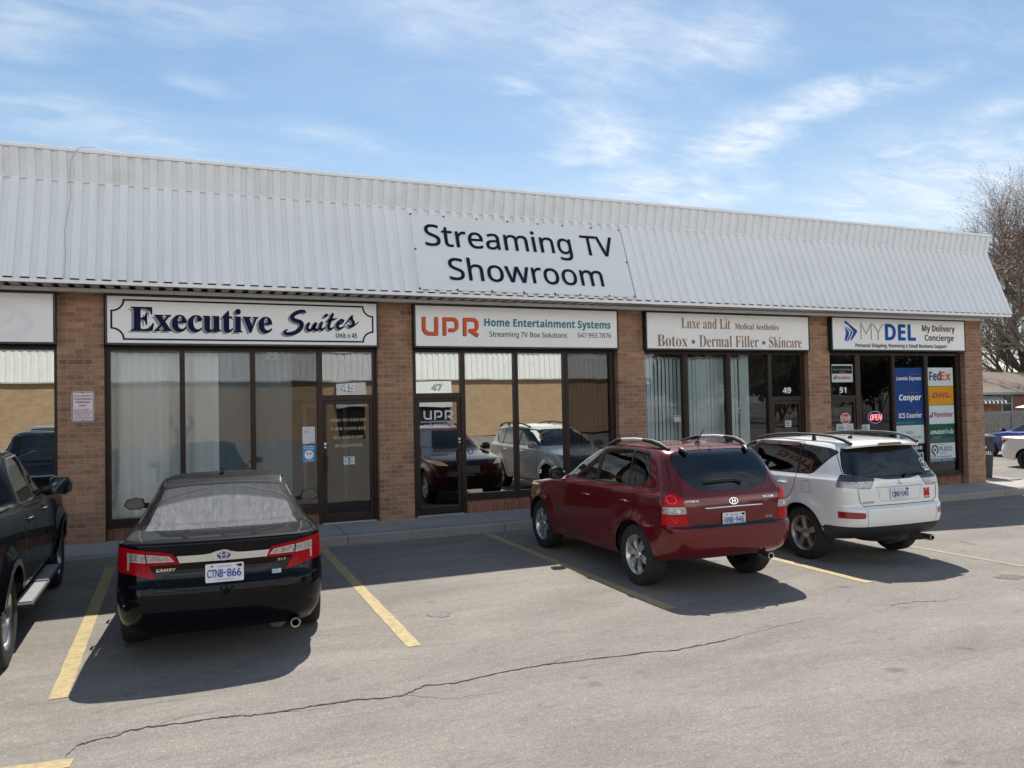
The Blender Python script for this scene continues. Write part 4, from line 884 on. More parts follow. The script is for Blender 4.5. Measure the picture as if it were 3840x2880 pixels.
def pip(p,poly):
    x,y=p; c=False; n=len(poly); j=n-1
    for i in range(n):
        xi,yi=poly[i]; xj,yj=poly[j]
        if (yi>y)!=(yj>y) and x<(xj-xi)*(y-yi)/(yj-yi)+xi: c=not c
        j=i
    return c
def rnd_poly(pts,r,n=3):
    out=[]; k=len(pts)
    for i,p in enumerate(pts):
        p=Vector(p); a=Vector(pts[i-1])-p; b=Vector(pts[(i+1)%k])-p; rr=min(r,a.length*.45,b.length*.45)
        p0=p+a.normalized()*rr; p1=p+b.normalized()*rr
        for j in range(n+1):
            t=j/n; q=p0*(1-t)**2+p*2*t*(1-t)+p1*t*t; out.append((q.x,q.y))
    return out
def circ(cx,cy,r,n=28): return [(cx+r*math.cos(2*math.pi*i/n),cy+r*math.sin(2*math.pi*i/n)) for i in range(n)]
def mir(poly): return [(-x,z) for x,z in poly]
AX={'side':(1,2,0),'rear':(0,2,1),'front':(0,2,1),'top':(0,1,2)}
class Car:
    def __init__(s,name,label,cat,loc,yaw,group=None):
        s.root=thing(name,label,cat,loc,R(yaw),group); s.regs=[]
    def shell(s,rings,deform=None):
        outs=[outline(r) for r in rings]; sharp={i for i,r in enumerate(rings) if r['sharp']}; subs=[r['sub'] for r in rings]
        nu=len(outs[0]); cols=[]
        for u in range(nu):
            xs=pchip([o[u][0] for o in outs],sharp,subs); ys=pchip([o[u][1] for o in outs],sharp,subs); zs=pchip([o[u][2] for o in outs],sharp,subs)
            cols.append(list(zip(xs,ys,zs)))
        nv=len(cols[0]); bm=bmesh.new(); s.bm=bm; V={}
        for sg in (1,-1):
            for u in range(nu):
                for v in range(nv):
                    if sg<0 and (u==0 or u==nu-1): V[sg,u,v]=V[1,u,v]; continue
                    p=Vector(cols[u][v]); 
                    if u in(0,nu-1): p.x=0
                    p.x*=sg
                    if deform: p=deform(p)
                    V[sg,u,v]=bm.verts.new(p)
        for sg in (1,-1):
            for u in range(nu-1):
                for v in range(nv-1):
                    q=[V[sg,u,v],V[sg,u+1,v],V[sg,u+1,v+1],V[sg,u,v+1]]
                    if sg<0: q=q[::-1]
                    try: bm.faces.new(q)
                    except ValueError: pass
        bm.normal_update()
        # make sure normals point outwards
        f=max(bm.faces,key=lambda f:f.calc_center_median().x)
        if f.normal.x<0: bmesh.ops.reverse_faces(bm,faces=bm.faces[:])
        bm.normal_update(); s.bvh=BVHTree.FromBMesh(bm); return s
    def region(s,name,views,mat,off=0,cond=None,split=False,parent=None,label=None,hole=False):
        s.regs.append(dict(name=name,views=views,mat=mat,off=off,cond=cond,split=split,parent=parent,hole=hole,label=label))
    def _cut(s,view,poly,others,cond):
        bm=s.bm; a,b,c=AX[view]; n=len(poly)
        x0,x1=min(p[0] for p in poly)-.03,max(p[0] for p in poly)+.03; y0,y1=min(p[1] for p in poly)-.03,max(p[1] for p in poly)+.03
        def ok(f):
            xs=[v.co[a] for v in f.verts]; ys=[v.co[b] for v in f.verts]
            if max(xs)<x0 or min(xs)>x1 or max(ys)<y0 or min(ys)>y1: return False
            ct=f.calc_center_median()
            if abs(f.normal[c])<.02: return False
            if view=='rear' and f.normal.y>.25: return False
            if view=='front' and f.normal.y<-.1: return False
            for vw,pl in others:
                aa,bb,_=AX[vw]; lo=[min(p[k] for p in pl)-.1 for k in (0,1)]; hi=[max(p[k] for p in pl)+.1 for k in (0,1)]
                if not(lo[0]<ct[aa]<hi[0] and lo[1]<ct[bb]<hi[1]): return False
            return cond(ct,f.normal) if cond else True
        cand={f for f in bm.faces if ok(f)}
        for i in range(n):
            p,q=poly[i],poly[(i+1)%n]; d=(q[0]-p[0],q[1]-p[1])
            if math.hypot(*d)<1e-5: continue
            co=[0,0,0]; no=[0,0,0]; co[a],co[b]=p; no[a],no[b]=-d[1],d[0]
            # only faces close to this edge
            ex0,ex1=min(p[0],q[0])-.02,max(p[0],q[0])+.02; ey0,ey1=min(p[1],q[1])-.02,max(p[1],q[1])+.02
            fs=[]
            for f in cand:
                xs=[v.co[a] for v in f.verts]; ys=[v.co[b] for v in f.verts]
                if max(xs)<ex0 or min(xs)>ex1 or max(ys)<ey0 or min(ys)>ey1: continue
                fs.append(f)
            if not fs: continue
            es={e for f in fs for e in f.edges}; vs_={v for f in fs for v in f.verts}
            rt=bmesh.ops.bisect_plane(bm,geom=list(vs_)+list(es)+fs,plane_co=co,plane_no=Vector(no).normalized(),dist=1e-5)
            cand-=set(fs); cand|={g for g in rt['geom'] if isinstance(g,bmesh.types.BMFace)}
    def finish(s,body_mat,body_name='body',underside=None):
        bm=s.bm
        for r in s.regs:
            for i,(v,p) in enumerate(r['views']): s._cut(v,p,[o for j,o in enumerate(r['views']) if j!=i],r['cond'])
        bm.normal_update()
        lay={}
        for f in bm.faces:
            ct=f.calc_center_median(); k=-1
            for i,r in enumerate(s.regs):
                good=True
                for v,p in r['views']:
                    a,b,c=AX[v]
                    if v=='rear' and f.normal.y>.25: good=False;break
                    if v=='front' and f.normal.y<-.1: good=False;break
                    if not pip((ct[a],ct[b]),p): good=False;break
                if good and (not r['cond'] or r['cond'](ct,f.normal)): k=i;break
            lay.setdefault((k,1 if (k>=0 and s.regs[k]['split'] and ct.x>0) else 0),[]).append(f)
        nrm={v:v.normal.copy() for v in bm.verts}; s.parts={}
        def emit(faces,name,mat,off,par):
            vm={}; vs_=[];ns=[]; fs=[]
            for f in faces:
                idx=[]
                for v in f.verts:
                    if v not in vm: vm[v]=len(vs_); vs_.append(v.co+nrm[v]*off); ns.append(nrm[v])
                    idx.append(vm[v])
                fs.append(idx)
            me=bpy.data.meshes.new(name); me.from_pydata([tuple(v) for v in vs_],[],fs); me.shade_smooth(); me.normals_split_custom_set_from_vertices([tuple(n) for n in ns]); me.materials.append(mat)
            o=bpy.data.objects.new(name,me); COL.objects.link(o); o.parent=par; return o
        b=emit(lay.get((-1,0),[]),body_name,body_mat,0,s.root); s.parts['body']=b
        for i,r in enumerate(s.regs):
            if r['hole']: continue
            for sd in (0,1):
                if (i,sd) in lay:
                    par=s.root
                    if r['parent']: par=s.parts.get((r['parent'],sd)) or s.parts.get((r['parent'],0)) or s.root
                    o=emit(lay[i,sd],r['name'],r['mat'],r['off'],par)
                    if r['label']: o['label']=r['label']
                    s.parts.setdefault((r['name'],sd),o)
        return b
    # ---- projection helpers (all in car space)
    def hit(s,view,u,v,sgn=1):
        if view=='side': o=Vector((sgn*3,u,v)); d=Vector((-sgn,0,0))
        elif view=='rear': o=Vector((u,-4,v)); d=Vector((0,1,0))
        elif view=='front': o=Vector((u,8,v)); d=Vector((0,-1,0))
        else: o=Vector((u,v,4)); d=Vector((0,0,-1))
        h=s.bvh.ray_cast(o,d)
        if h[0] is None: return None
        n=h[1]; 
        if n.dot(d)>0: n=-n
        return h[0],n
    def ribbon(s,view,pts,wd,mat,name,sgn=1,off=.0015,closed=False,parent=None,step=.03):
        if closed: pts=list(pts)+[pts[0]]
        fine=[]
        for a,b in zip(pts,pts[1:]):
            k=max(1,int(math.hypot(b[0]-a[0],b[1]-a[1])/step))
            for i in range(k): fine.append((a[0]+(b[0]-a[0])*i/k,a[1]+(b[1]-a[1])*i/k))
        fine.append(pts[-1]); P_=[];m=MB()
        for p in fine:
            h=s.hit(view,p[0],p[1],sgn); P_.append(h)
        prev=None
        for i,h in enumerate(P_):
            if h is None: prev=None; continue
            nb=[P_[j] for j in (i-1,i+1) if 0<=j<len(P_) and P_[j]]
            if not nb: continue
            d=(nb[-1][0]-(nb[0][0] if len(nb)>1 else h[0])); 
            if d.length<1e-6: continue
            t=h[1].cross(d.normalized())
            if t.length<1e-4: continue
            t=t.normalized()*wd/2; c=h[0]+h[1]*off; m.v+=[tuple(c+t),tuple(c-t)]
            k=len(m.v)//2-1
            if prev==k-1 and prev is not None and (h[0]-last).length<.15: m.f.append((2*k-2,2*k-1,2*k+1,2*k))
            prev=k; last=h[0]
        if m.f: return m.build(name,mat,parent or s.root,smooth=60,fix=False)
    def frame_at(s,view,u,v,off=.004,sgn=1,upright=True):
        h=s.hit(view,u,v,sgn); n=h[1]
        if view=='rear': r=Vector((1,0,0))
        elif view=='front': r=Vector((-1,0,0))
        else: r=Vector((0,-1 if sgn<0 else 1,0))
        r=(r-n*r.dot(n)).normalized(); uu=n.cross(r); return Frame(h[0]+n*off,r,uu,n)
    def add(s,mb,name,mat,parent=None,**k): return mb.build(name,mat,parent or s.root,**k)
    def decal(s,view,mesh2d,mat,name,off=.003,sgn=1,parent=None):
        """2d verts/faces projected on the shell"""
        vs_,fs=mesh2d; m=MB(); ok=True
        for p in vs_:
            h=s.hit(view,p[0],p[1],sgn)
            if h is None: return None
            m.v.append(tuple(h[0]+h[1]*off))
        m.f=fs; return m.build(name,mat,parent or s.root,fix=False)
    def badge(s,view,body,x0,x1,zb,zc,mat,name='badge',off=.004,parent=None,**k):
        mb=MB(); flat=Frame((0,0,0),(1,0,0),(0,1,0),(0,0,1)); put_text(mb,flat,body,x0,x1,zb,zc,d=0,**k)
        if view=='rear': return s.decal(view,([(v[0],v[1]) for v in mb.v],mb.f),mat,name,off,parent=parent)
M_rub=P('tyre_rubber',(.018,.018,.019),.8,var=.25,vscale=20); M_dark=P('underbody_black',(.008,.008,.009),.8); M_gap=P('panel_gap',(.004,.004,.004),.7)
M_chrome=P('chrome',(.75,.76,.78),.08,metal=1); M_alloy=P('alloy_silver',(.52,.53,.54),.28,metal=.85,var=.1,vscale=30); M_trim=P('black_trim',(.012,.012,.013),.38); M_matte=P('black_plastic',(.022,.023,.025),.6,var=.15,vscale=20)
M_redlens=P('red_lens',(.34,.003,.007),.3,spec=.12,coat=.08,rvar=.05,var=.25,vscale=60); M_redlit=P('red_lens_lit',(.34,.004,.007),.3,spec=.15,coat=.12,emit=(1,.03,.03),estr=.06,var=.25,vscale=60); M_clear=P('clear_lens',(.36,.35,.345),.1,metal=.55,coat=1,var=.5,vscale=45,bump=.6,bscale=90)
M_cabin=P('cabin_dark',(.015,.015,.016),.85); M_seat=P('seat_fabric',(.05,.048,.045),.9); M_plate=P('plate_white',(.74,.74,.74),.4); M_pblue=P('plate_blue',(.02,.035,.34),.4)
GLS_T=glass('privacy_glass',.075,(.035,.035,.04),rcol=(1,1,1)); GLS_C=glass('car_glass',.09,(.30,.33,.32)); 
def tyre_wheel(car,x,y,R_,wd,rim,style,alloy,sgn):
    w=bpy.data.objects.new('wheel',None); COL.objects.link(w); w.parent=car.root; w.location=(x,y,R_)
    h=wd/2; rr=rim
    m=MB(); prof=[(rr-.01,-h*.75),(rr+.005,-h*.92),(R_*.90,-h),(R_-.018,-h*.93),(R_-.003,-h*.72),(R_,-h*.35),(R_,h*.35),(R_-.003,h*.72),(R_-.018,h*.93),(R_*.90,h),(rr+.005,h*.92),(rr-.01,h*.75)]
    m.lathe(prof,'x',(0,0,0),44); 
    m.build('tyre',M_rub,w,smooth=35)
    t=MB(); K=60
    for k in range(K):
        a=2*math.pi*k/K; ca,sa=math.cos(a),math.sin(a); ca2,sa2=math.cos(a+.05),math.sin(a+.05)
        for hx in (-.6,-.15,.3): 
            q=[]
            for (cc,ss) in ((ca,sa),(ca2,sa2)):
                for xx in (hx*h,(hx+.32)*h): q.append((xx,(R_+.003)*cc,(R_+.003)*ss))
            t.add(q,[(0,1,3,2)])
    t.build('tread',P('tread_grey',(.03,.03,.031),.85),w,fix=False)
    o=sgn*h*.72
    m=MB(); m.lathe([(rr+.006,o+sgn*.012),(rr-.004,o+sgn*.016),(rr-.018,o+sgn*.004),(rr-.03,o-sgn*.03),(rr-.045,-o*.3)],'x',(0,0,0),40)
    def bar(a,r0,r1,w0,w1,d0,d1,th=.02):
        c,s_=math.cos(a),math.sin(a)
        def q(r,t,d): return (d,r*c-t*s_,r*s_+t*c)
        v=[q(r0,-w0,d0),q(r0,w0,d0),q(r1,w1,d1),q(r1,-w1,d1)]; v2=[q(r0,-w0*1.15,d0-sgn*th),q(r0,w0*1.15,d0-sgn*th),q(r1,w1*1.15,d1-sgn*th),q(r1,-w1*1.15,d1-sgn*th)]
        m.add(v+v2,[(0,1,2,3),(4,7,6,5),(0,4,5,1),(1,5,6,2),(2,6,7,3),(3,7,4,0)])
    dh=o-sgn*.012
    if style=='petal6':
        for k in range(6):
            a=2*math.pi*k/6+.2
            bar(a-.13,.045,rr*.62,.010,.026,dh,dh+sgn*.012); bar(a-.10,rr*.62,rr-.012,.026,.014,dh+sgn*.012,o)
            bar(a+.19,.045,rr*.62,.010,.022,dh,dh+sgn*.008); bar(a+.17,rr*.62,rr-.012,.022,.011,dh+sgn*.008,o)
        m.lathe([(.0,dh+sgn*.012),(.045,dh+sgn*.012),(.062,dh-sgn*.004),(.062,dh-sgn*.03)],'x',(0,0,0),24)
    elif style=='five':
        for k in range(5): bar(2*math.pi*k/5+.25,.05,rr-.012,.030,.037,dh-sgn*.012,o-sgn*.002,.03)
        m.lathe([(.0,dh+sgn*.004),(.04,dh+sgn*.004),(.075,dh-sgn*.012),(.075,dh-sgn*.04)],'x',(0,0,0),24)
    elif style=='six':
        for k in range(6): bar(2*math.pi*k/6+.1,.05,rr-.012,.024,.05,dh,o,.03)
        m.lathe([(.0,dh+sgn*.014),(.05,dh+sgn*.014),(.07,dh-sgn*.006),(.07,dh-sgn*.04)],'x',(0,0,0),24)
    elif style=='steel':
        m.lathe([(.0,dh+sgn*.0),(.05,dh+sgn*.0),(.09,dh-sgn*.03),(.15,dh-sgn*.02),(rr-.03,dh-sgn*.03)],'x',(0,0,0),28)
    else:
        for k in range(10): bar(2*math.pi*k/10,.05,rr-.012,.012,.016,dh,o,.02)
        m.lathe([(.0,dh+sgn*.012),(.05,dh+sgn*.012),(.06,dh-sgn*.02)],'x',(0,0,0),24)
    m.build('rim',alloy,w,smooth=35)
    m=MB(); m.lathe([(0,0),(rr-.02,0)],'x',(o-sgn*.06,0,0),28); m.lathe([(.07,sgn*.012),(rr*.68,sgn*.012),(rr*.68,0)],'x',(o-sgn*.055,0,0),28); m.build('brake_disc',P('brake_dark',(.03,.03,.032),.5,metal=.4),w,fix=False)
    m=MB()
    for k in range(5):
        a=2*math.pi*k/5+.25+math.pi/5; m.lathe([(0,sgn*.006),(.009,sgn*.006),(.011,0)],'x',(dh+sgn*(.0 if style!='five' else -.01),.055*math.cos(a),.055*math.sin(a)),8)
    m.build('lug_nut',P('lug_dark',(.08,.08,.085),.4,metal=.6),w,fix=False)
    return w
def wheels(car,xc,yr,yf,R_,wd,rim,style,alloy=None):
    for y in (yr,yf):
        for sg in (-1,1):
            tyre_wheel(car,sg*xc,y,R_,wd,rim,style,alloy or M_alloy,sg)
            m=MB(); Rw=R_+.075; vs_=[]
            for k in range(25):
                a=R(4+172*k/24); vs_+= [(sg*(xc-.28),y+Rw*math.cos(a),R_+Rw*math.sin(a)),(sg*(xc+wd*.42),y+Rw*math.cos(a),R_+Rw*math.sin(a))]
            m.add(vs_,[(2*k,2*k+1,2*k+3,2*k+2) for k in range(24)]); m.poly([(sg*(xc-.28),y+Rw*math.cos(R(4+172*k/24)),R_+Rw*math.sin(R(4+172*k/24))) for k in range(25)])
            m.build('wheel_well',M_dark,car.root,fix=False)
def arch_deform(yr,yf,zc,R0,amt,band=.12,xmin=.5):
    def f(p):
        if abs(p.x)<xmin: return p
        for y in (yr,yf):
            d=math.hypot(p.y-y,p.z-zc)
            if d<R0+band and p.z>zc-.12:
                k=1-max(0,(d-R0))/band; k=k*k*(3-2*k); p.x+=math.copysign(amt*k,p.x)
        return p
    return f
def plate(car,cx,cz,w,h,text,yoff=.006,frame=None,sub=None,top='ONTARIO',bottom='YOURS TO DISCOVER',tint=M_pblue):
    F=car.frame_at('rear',cx,cz,off=yoff); F=Frame(Vector((cx,F.o.y-.004,cz)),(1,0,0),(F.u),(F.n)); m=MB()
    m.prism(rrect(-w/2,w/2,-h/2,h/2,.012,3),lambda u,v,d:F(u,v,d),-.006,.002); p=m.build('licence_plate',frame or M_plate,car.root)
    if frame: m=MB(); m.prism(rrect(-w/2+.01,w/2-.01,-h/2+.01,h/2-.01,.01,3),lambda u,v,d:F(u,v,d),.0,.004); m.build('plate_sheet',M_plate,p)
    a,b=text
    lettering(F,[(a,-w*.45,-w*.045,-h*.24,h*.19,dict(offset=.012))],tint,p,'plate_letters',d=.006); lettering(F,[(b,w*.06,w*.43,-h*.24,h*.19,dict(offset=.012))],tint,p,'plate_digits',d=.006)
    m=MB(); m.poly([F(-w*.025,-h*.05,.006),F(w*.03,-h*.05,.006),F(w*.045,h*.05,.006),F(0.002,h*.02,.006),F(-w*.04,h*.05,.006)]); m.build('crown_mark',tint,p,fix=False)
    if top: lettering(F,[(top,-w*.19,w*.19,h*.29,h*.39)],M_lgrey if tint is M_pblue else tint,p,'plate_header',d=.006)
    if bottom: lettering(F,[(bottom,-w*.23,w*.23,-h*.40,-h*.33)],M_lgrey,p,'plate_footer',d=.006)
    m=MB(); rect(m,F,w*.36,w*.45,h*.27,h*.42,.006); m.build('plate_sticker',M_ink,p,fix=False)
    for sx in (-.33,.33): m=MB(); disc(m,F,w*sx,h*.36,.008,.007,10); m.build('plate_bolt',M_bolt,p,fix=False)
    return p
def mirror(car,pts,sgn,mat,glassmat,arm):
    """pts: outline (x,z) of the housing seen from the rear, arm: root point on the door"""
    y=arm[1]; m=MB(); c=Vector((sum(p[0] for p in pts)/len(pts),sum(p[1] for p in pts)/len(pts)))
    layers=[(1.0,y-.02),(1.04,y+.03),(.9,y+.09),(.55,y+.13)]; n=len(pts)
    for k,yy in layers:
        for p in pts: q=c+(Vector(p)-c)*k; m.v.append((q.x*sgn,yy,q.y))
    for l in range(3):
        for i in range(n): m.f.append((l*n+i,l*n+(i+1)%n,(l+1)*n+(i+1)%n,(l+1)*n+i))
    m.f.append(tuple(3*n+i for i in range(n)))
    h=m.build('wing_mirror',mat,car.root,smooth=50)
    m=MB(); m.poly([((c+(Vector(p)-c)*.86).x*sgn,y-.012,(c+(Vector(p)-c)*.86).y) for p in pts]); m.build('mirror_glass',glassmat,h)
    m=MB(); m.poly([((c+(Vector(p)-c)*1.0).x*sgn,y-.009,(c+(Vector(p)-c)*1.0).y) for p in pts]); m.build('mirror_back',M_trim,h)
    m=MB(); m.tube([(arm[0]*sgn,y+.02,arm[2]),(min(p[0] for p in pts)*sgn*1.03,y+.03,c.y-.02)],[.035,.028],8); m.build('mirror_arm',mat,h,smooth=60)
    return h
M_mglass=P('mirror_silver',(.13,.135,.14),.02,metal=1)
def interior(car,x,y0,y1,zf,zr,seats,dash=True):
    m=MB(); m.box(-x,x,y0,y1,zf-.02,zf); m.build('cabin_floor',M_cabin,car.root)
    for sx in (-.36,.36):
        for y in seats:
            m=MB(); m.prism([(y-.02,zf),(y+.30,zf),(y+.34,zf+.12),(y+.10,zf+.10),(y-.08,zf+.02)],lambda u,v,d:(sx+d,u,v),-.2,.2)
            m.prism([(y-.02,zf),(y+.08,zf),(y-.02,zr),(y-.12,zr)],lambda u,v,d:(sx+d,u,v),-.21,.21); m.box(sx-.12,sx+.12,y-.13,y-.05,zr+.03,zr+.17); st=m.build('seat',M_seat,car.root,bevel=.02)
    if dash:
        m=MB(); m.box(-x,x,y1-.25,y1,zf,zf+.03); 
        m.lathe([(.165,-.012),(.18,0),(.165,.012)],'y',(-.36,y1-.42,zf+.06),24); m.build('dashboard',M_cabin,car.root)
def gas_cap(car,y,z,r,sgn):
    car.ribbon('side',rnd_poly([(y-r,z-r),(y+r,z-r),(y+r,z+r),(y-r,z+r)],r*.7,4),.004,M_gap,'fuel_flap',sgn,closed=True,step=.015)
def handle(car,y0,z,sgn,mat,L_=.15,drop=.0,name='door_handle'):
    h0=car.hit('side',y0,z,sgn); 
    if not h0: return
    p,n=h0; m=MB(); m.tube([p+Vector((0,0,0)),p+n*.028+Vector((0,-.015,0)),p+n*.032+Vector((0,-L_*.5,.004)),p+n*.028+Vector((0,-L_+.015,drop)),p+Vector((0,-L_,drop))],[.009,.012,.013,.012,.009],8)
    par=car.parts.get(('door',1 if sgn>0 else 0)) or car.root; o=m.build(name,mat,car.root,smooth=60); return o
# ------------------------------------------------------------------ red SUV
def paint(name,col,metal,rough,coat=1,var=.04,flake=0): return P(name,col,rough,metal=metal,coat=coat,coat_r=.02,var=var,vscale=3,spec=.15)
M_redp=paint('maroon_metallic_paint',(.135,.006,.009),.25,.30); M_redp2=M_redp
def build_red():
    c=Car('suv','maroon compact SUV with silver and black roof rails, parked between black sedan and white SUV','car',(5.585,7.75,0),-1.0,'vehicles parked nose-in at the plaza')
    ws=[(0,.93),(.22,1),(.8,1),(1,.965)]
    rings=[
     ring([(0,.30),(.15,.27),(.5,.28),(.85,.31),(1,.385)],.785,3.30,-.70,(.35,.3),(.34,.34),.12,.05,ws),
     ring([(0,.40),(.5,.40),(.85,.43),(1,.46)],.832,3.39,-.80,(.35,.32),(.30,.34),.12,.06,ws),
     ring([(0,.56),(.5,.58),(1,.64)],.848,3.42,-.84,(.36,.32),(.22,.3),.12,.06,ws),
     ring([(0,.68),(.5,.70),(1,.728)],.852,3.40,-.835,(.38,.32),(.22,.3),.12,.06,ws,sharp=True,sub=2),
     ring([(0,.71),(.5,.73),(1,.748)],.852,3.395,-.735,(.38,.32),(.16,.16),.12,.04,ws,sharp=True,sub=4),
     ring([(0,.80),(.5,.90),(1,.92)],.848,3.36,-.735,(.4,.32),(.17,.18),.12,.04,ws),
     ring([(0,.90),(.12,.95),(.3,1.01),(.6,1.05),(1,1.05)],.836,3.27,-.71,(.45,.3),(.18,.2),.12,.04,ws),
     ring([(0,.965),(.25,1.04),(.5,1.085),(1,1.08)],.818,2.95,-.695,(.45,.25),(.18,.2),.1,.04,ws),
     ring([(0,1.08),(.5,1.125),(1,1.11)],.798,2.22,-.68,(.42,.3),(.19,.2),.1,.04,ws),
     ring([(0,1.30),(.5,1.34),(1,1.32)],.73,1.74,-.575,(.3,.22),(.2,.2),.09,.05,ws),
     ring([(0,1.475),(.3,1.52),(.7,1.53),(1,1.50)],.648,1.34,-.445,(.22,.15),(.2,.15),.08,.05,ws,sub=4),
     ring([(0,1.525),(.4,1.572),(.8,1.568),(1,1.54)],.575,1.20,-.36,(.2,.15),(.18,.14),.08,.05,ws,sub=4),
     ring([(0,1.56),(.5,1.602),(1,1.578)],.35,1.0,-.15,(.15,.1),(.15,.1),.05,.03,ws),
     ring([(0,1.57),(.5,1.61),(1,1.595)],.01,.85,.0,(.005,.01),(.005,.01),.0,.0,ws)]
    c.shell(rings,arch_deform(0,2.63,.345,.405,.028,.13))
    low=lambda p,n:abs(p.x)>.4
    for y in (0,2.63): c.region('arch',[('side',circ(y,.345,.405,30))],M_dark,hole=True,cond=lambda p,n:abs(p.x)>.35)
    # side glass
    sidec=lambda p,n:abs(p.x)>.45 and abs(n.x)>.35
    c.region('front_window',[('side',rnd_poly([(1.96,1.12),(1.97,1.15),(1.36,1.462),(1.03,1.515),(1.00,1.115)],.03))],GLS_C,-.004,sidec,True)
    c.region('rear_window',[('side',rnd_poly([(.90,1.118),(.915,1.518),(.26,1.522),(.19,1.14)],.025))],GLS_T,-.004,sidec,True)
    c.region('quarter_window',[('side',rnd_poly([(.155,1.143),(.222,1.52),(-.10,1.498),(-.20,1.31),(-.205,1.225),(-.12,1.155)],.03))],GLS_T,-.004,sidec,True)
    c.region('window_trim',[('side',rnd_poly([(2.03,1.10),(2.01,1.15),(1.37,1.487),(1.0,1.535),(.26,1.54),(-.12,1.517),(-.228,1.32),(-.23,1.21),(-.13,1.135),(.9,1.098)],.04))],M_trim,-.001,sidec,True)
    # tailgate glass
    rw=[(-.40,1.107),(-.2,1.098),(0,1.095),(.2,1.098),(.40,1.107),(.50,1.165),(.585,1.27),(.615,1.36),(.612,1.44),(.575,1.505),(.50,1.525),(.25,1.536),(0,1.538),(-.25,1.536),(-.50,1.525),(-.575,1.505),(-.612,1.44),(-.615,1.36),(-.585,1.27),(-.50,1.165)]
    back=lambda p,n:p.y<-.2
    c.region('tailgate_window',[('rear',rw)],GLS_T,-.004,back)
    lo=[(-1.1,.762),(-.60,.762),(-.605,.9),(-.635,1.02),(-.70,1.10),(-.79,1.15),(-1.1,1.155)]; si=[(-1.2,.755),(-.565,.755),(-.57,.95),(-.60,1.09),(-.64,1.16),(-1.2,1.17)]
    for sg in (1,-1):
        poly=lo if sg<0 else mir(lo)
        cl=[(-1.1,.88),(-.5,.88),(-.5,.955),(-1.1,.955)]; cl=cl if sg<0 else mir(cl)
        sc=(lambda p,n:p.y<-.3 and p.x<-.4) if sg<0 else (lambda p,n:p.y<-.3 and p.x>.4)
        c.region('reverse_lens',[('rear',cl),('rear',poly),('side',si)],M_clear,.004,sc)
        c.region('tail_lamp',[('rear',poly),('side',si)],M_redlit,.004,sc)
    c.region('bumper_pad',[('rear',[(-.53,.722),(.53,.722),(.53,.752),(-.53,.752)])],M_matte,.003,lambda p,n:p.y<-.6)
    c.region('rear_bumper',[('rear',[(-1,.2),(1,.2),(1,.736),(-1,.736)])],M_redp,0,lambda p,n:p.y<-.42)
    c.region('tailgate',[('rear',[(-.59,.757),(.59,.757),(.595,.9),(.625,1.02),(.685,1.10),(.66,1.3),(.64,1.44),(.60,1.53),(.4,1.556),(-.4,1.556),(-.60,1.53),(-.64,1.44),(-.66,1.3),(-.69,1.10),(-.65,1.02),(-.62,.9)])],M_redp,0,lambda p,n:p.y<-.33)
    fd=[(2.03,.40),(2.06,.8),(2.03,1.10),(1.36,1.495),(.975,1.535),(.95,1.11),(.95,.38)]; rd=[(.945,.38),(.945,1.11),(.965,1.535),(.20,1.54),(.03,1.13),(.0,.98),(.12,.80),(.30,.70),(.42,.52),(.47,.38)]
    c.region('door',[('side',fd)],M_redp,0,lambda p,n:abs(p.x)>.5 and p.z<1.51,True); c.region('door',[('side',rd)],M_redp,0,lambda p,n:abs(p.x)>.5 and p.z<1.51,True)
    # front end, seen in the shop window
    c.region('windscreen',[('front',rnd_poly([(-.70,1.11),(.70,1.11),(.60,1.46),(.30,1.49),(-.30,1.49),(-.60,1.46)],.05))],GLS_C,-.003,lambda p,n:p.y>1.0)
    for sg in (1,-1):
        hp=rnd_poly([(.50,.82),(.72,.83),(.84,.92),(.78,.94),(.62,.91)],.03); hp=hp if sg>0 else mir(hp)
        c.region('headlamp',[('front',hp)],P('headlamp_lit',(.6,.55,.45),.1,coat=1,emit=(1,.62,.25),estr=.3),.003,lambda p,n:p.y>2.6)
    c.region('grille',[('front',[(-.38,.80),(.38,.80),(.40,.90),(-.40,.90)])],M_trim,-.01,lambda p,n:p.y>2.6); c.region('lower_grille',[('front',[(-.5,.42),(.5,.42),(.55,.60),(-.55,.60)])],M_matte,-.01,lambda p,n:p.y>2.6)
    c.region('hood',[('top',[(-.70,2.25),(.70,2.25),(.72,2.9),(.60,3.22),(-.60,3.22),(-.72,2.9)])],M_redp,0,lambda p,n:p.z>.9 and p.y>2.2)
    c.finish(M_redp)
    G=c.add
    for sg in (1,-1):
        c.ribbon('side',fd,.0095,M_gap,'door_gap',sg,closed=True); c.ribbon('side',rd,.0095,M_gap,'door_gap',sg,closed=True)
        handle(c,1.20,.925,sg,M_redp); handle(c,.24,.945,sg,M_redp)
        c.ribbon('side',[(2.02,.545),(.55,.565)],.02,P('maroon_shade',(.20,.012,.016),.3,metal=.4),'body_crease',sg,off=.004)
        mirror(c,[(.80,1.09),(.84,1.06),(.97,1.06),(.99,1.10),(.97,1.20),(.90,1.225),(.82,1.20)],sg,M_trim,M_mglass,(.76,1.92,1.13))
        # rails
        m=MB(); pts=[(0.545,1.02,1.538),(0.562,0.92,1.588),(0.575,0.72,1.626),(0.580,0.37,1.643),(0.580,0.07,1.638),(0.565,-0.16,1.606),(0.545,-0.26,1.560)]
        m.tube([(x*sg,y,z) for x,y,z in pts[1:6]],.019,10); rl=m.build('roof_rail',P('rail_silver',(.68,.68,.69),.4,metal=.25),c.root,smooth=60)
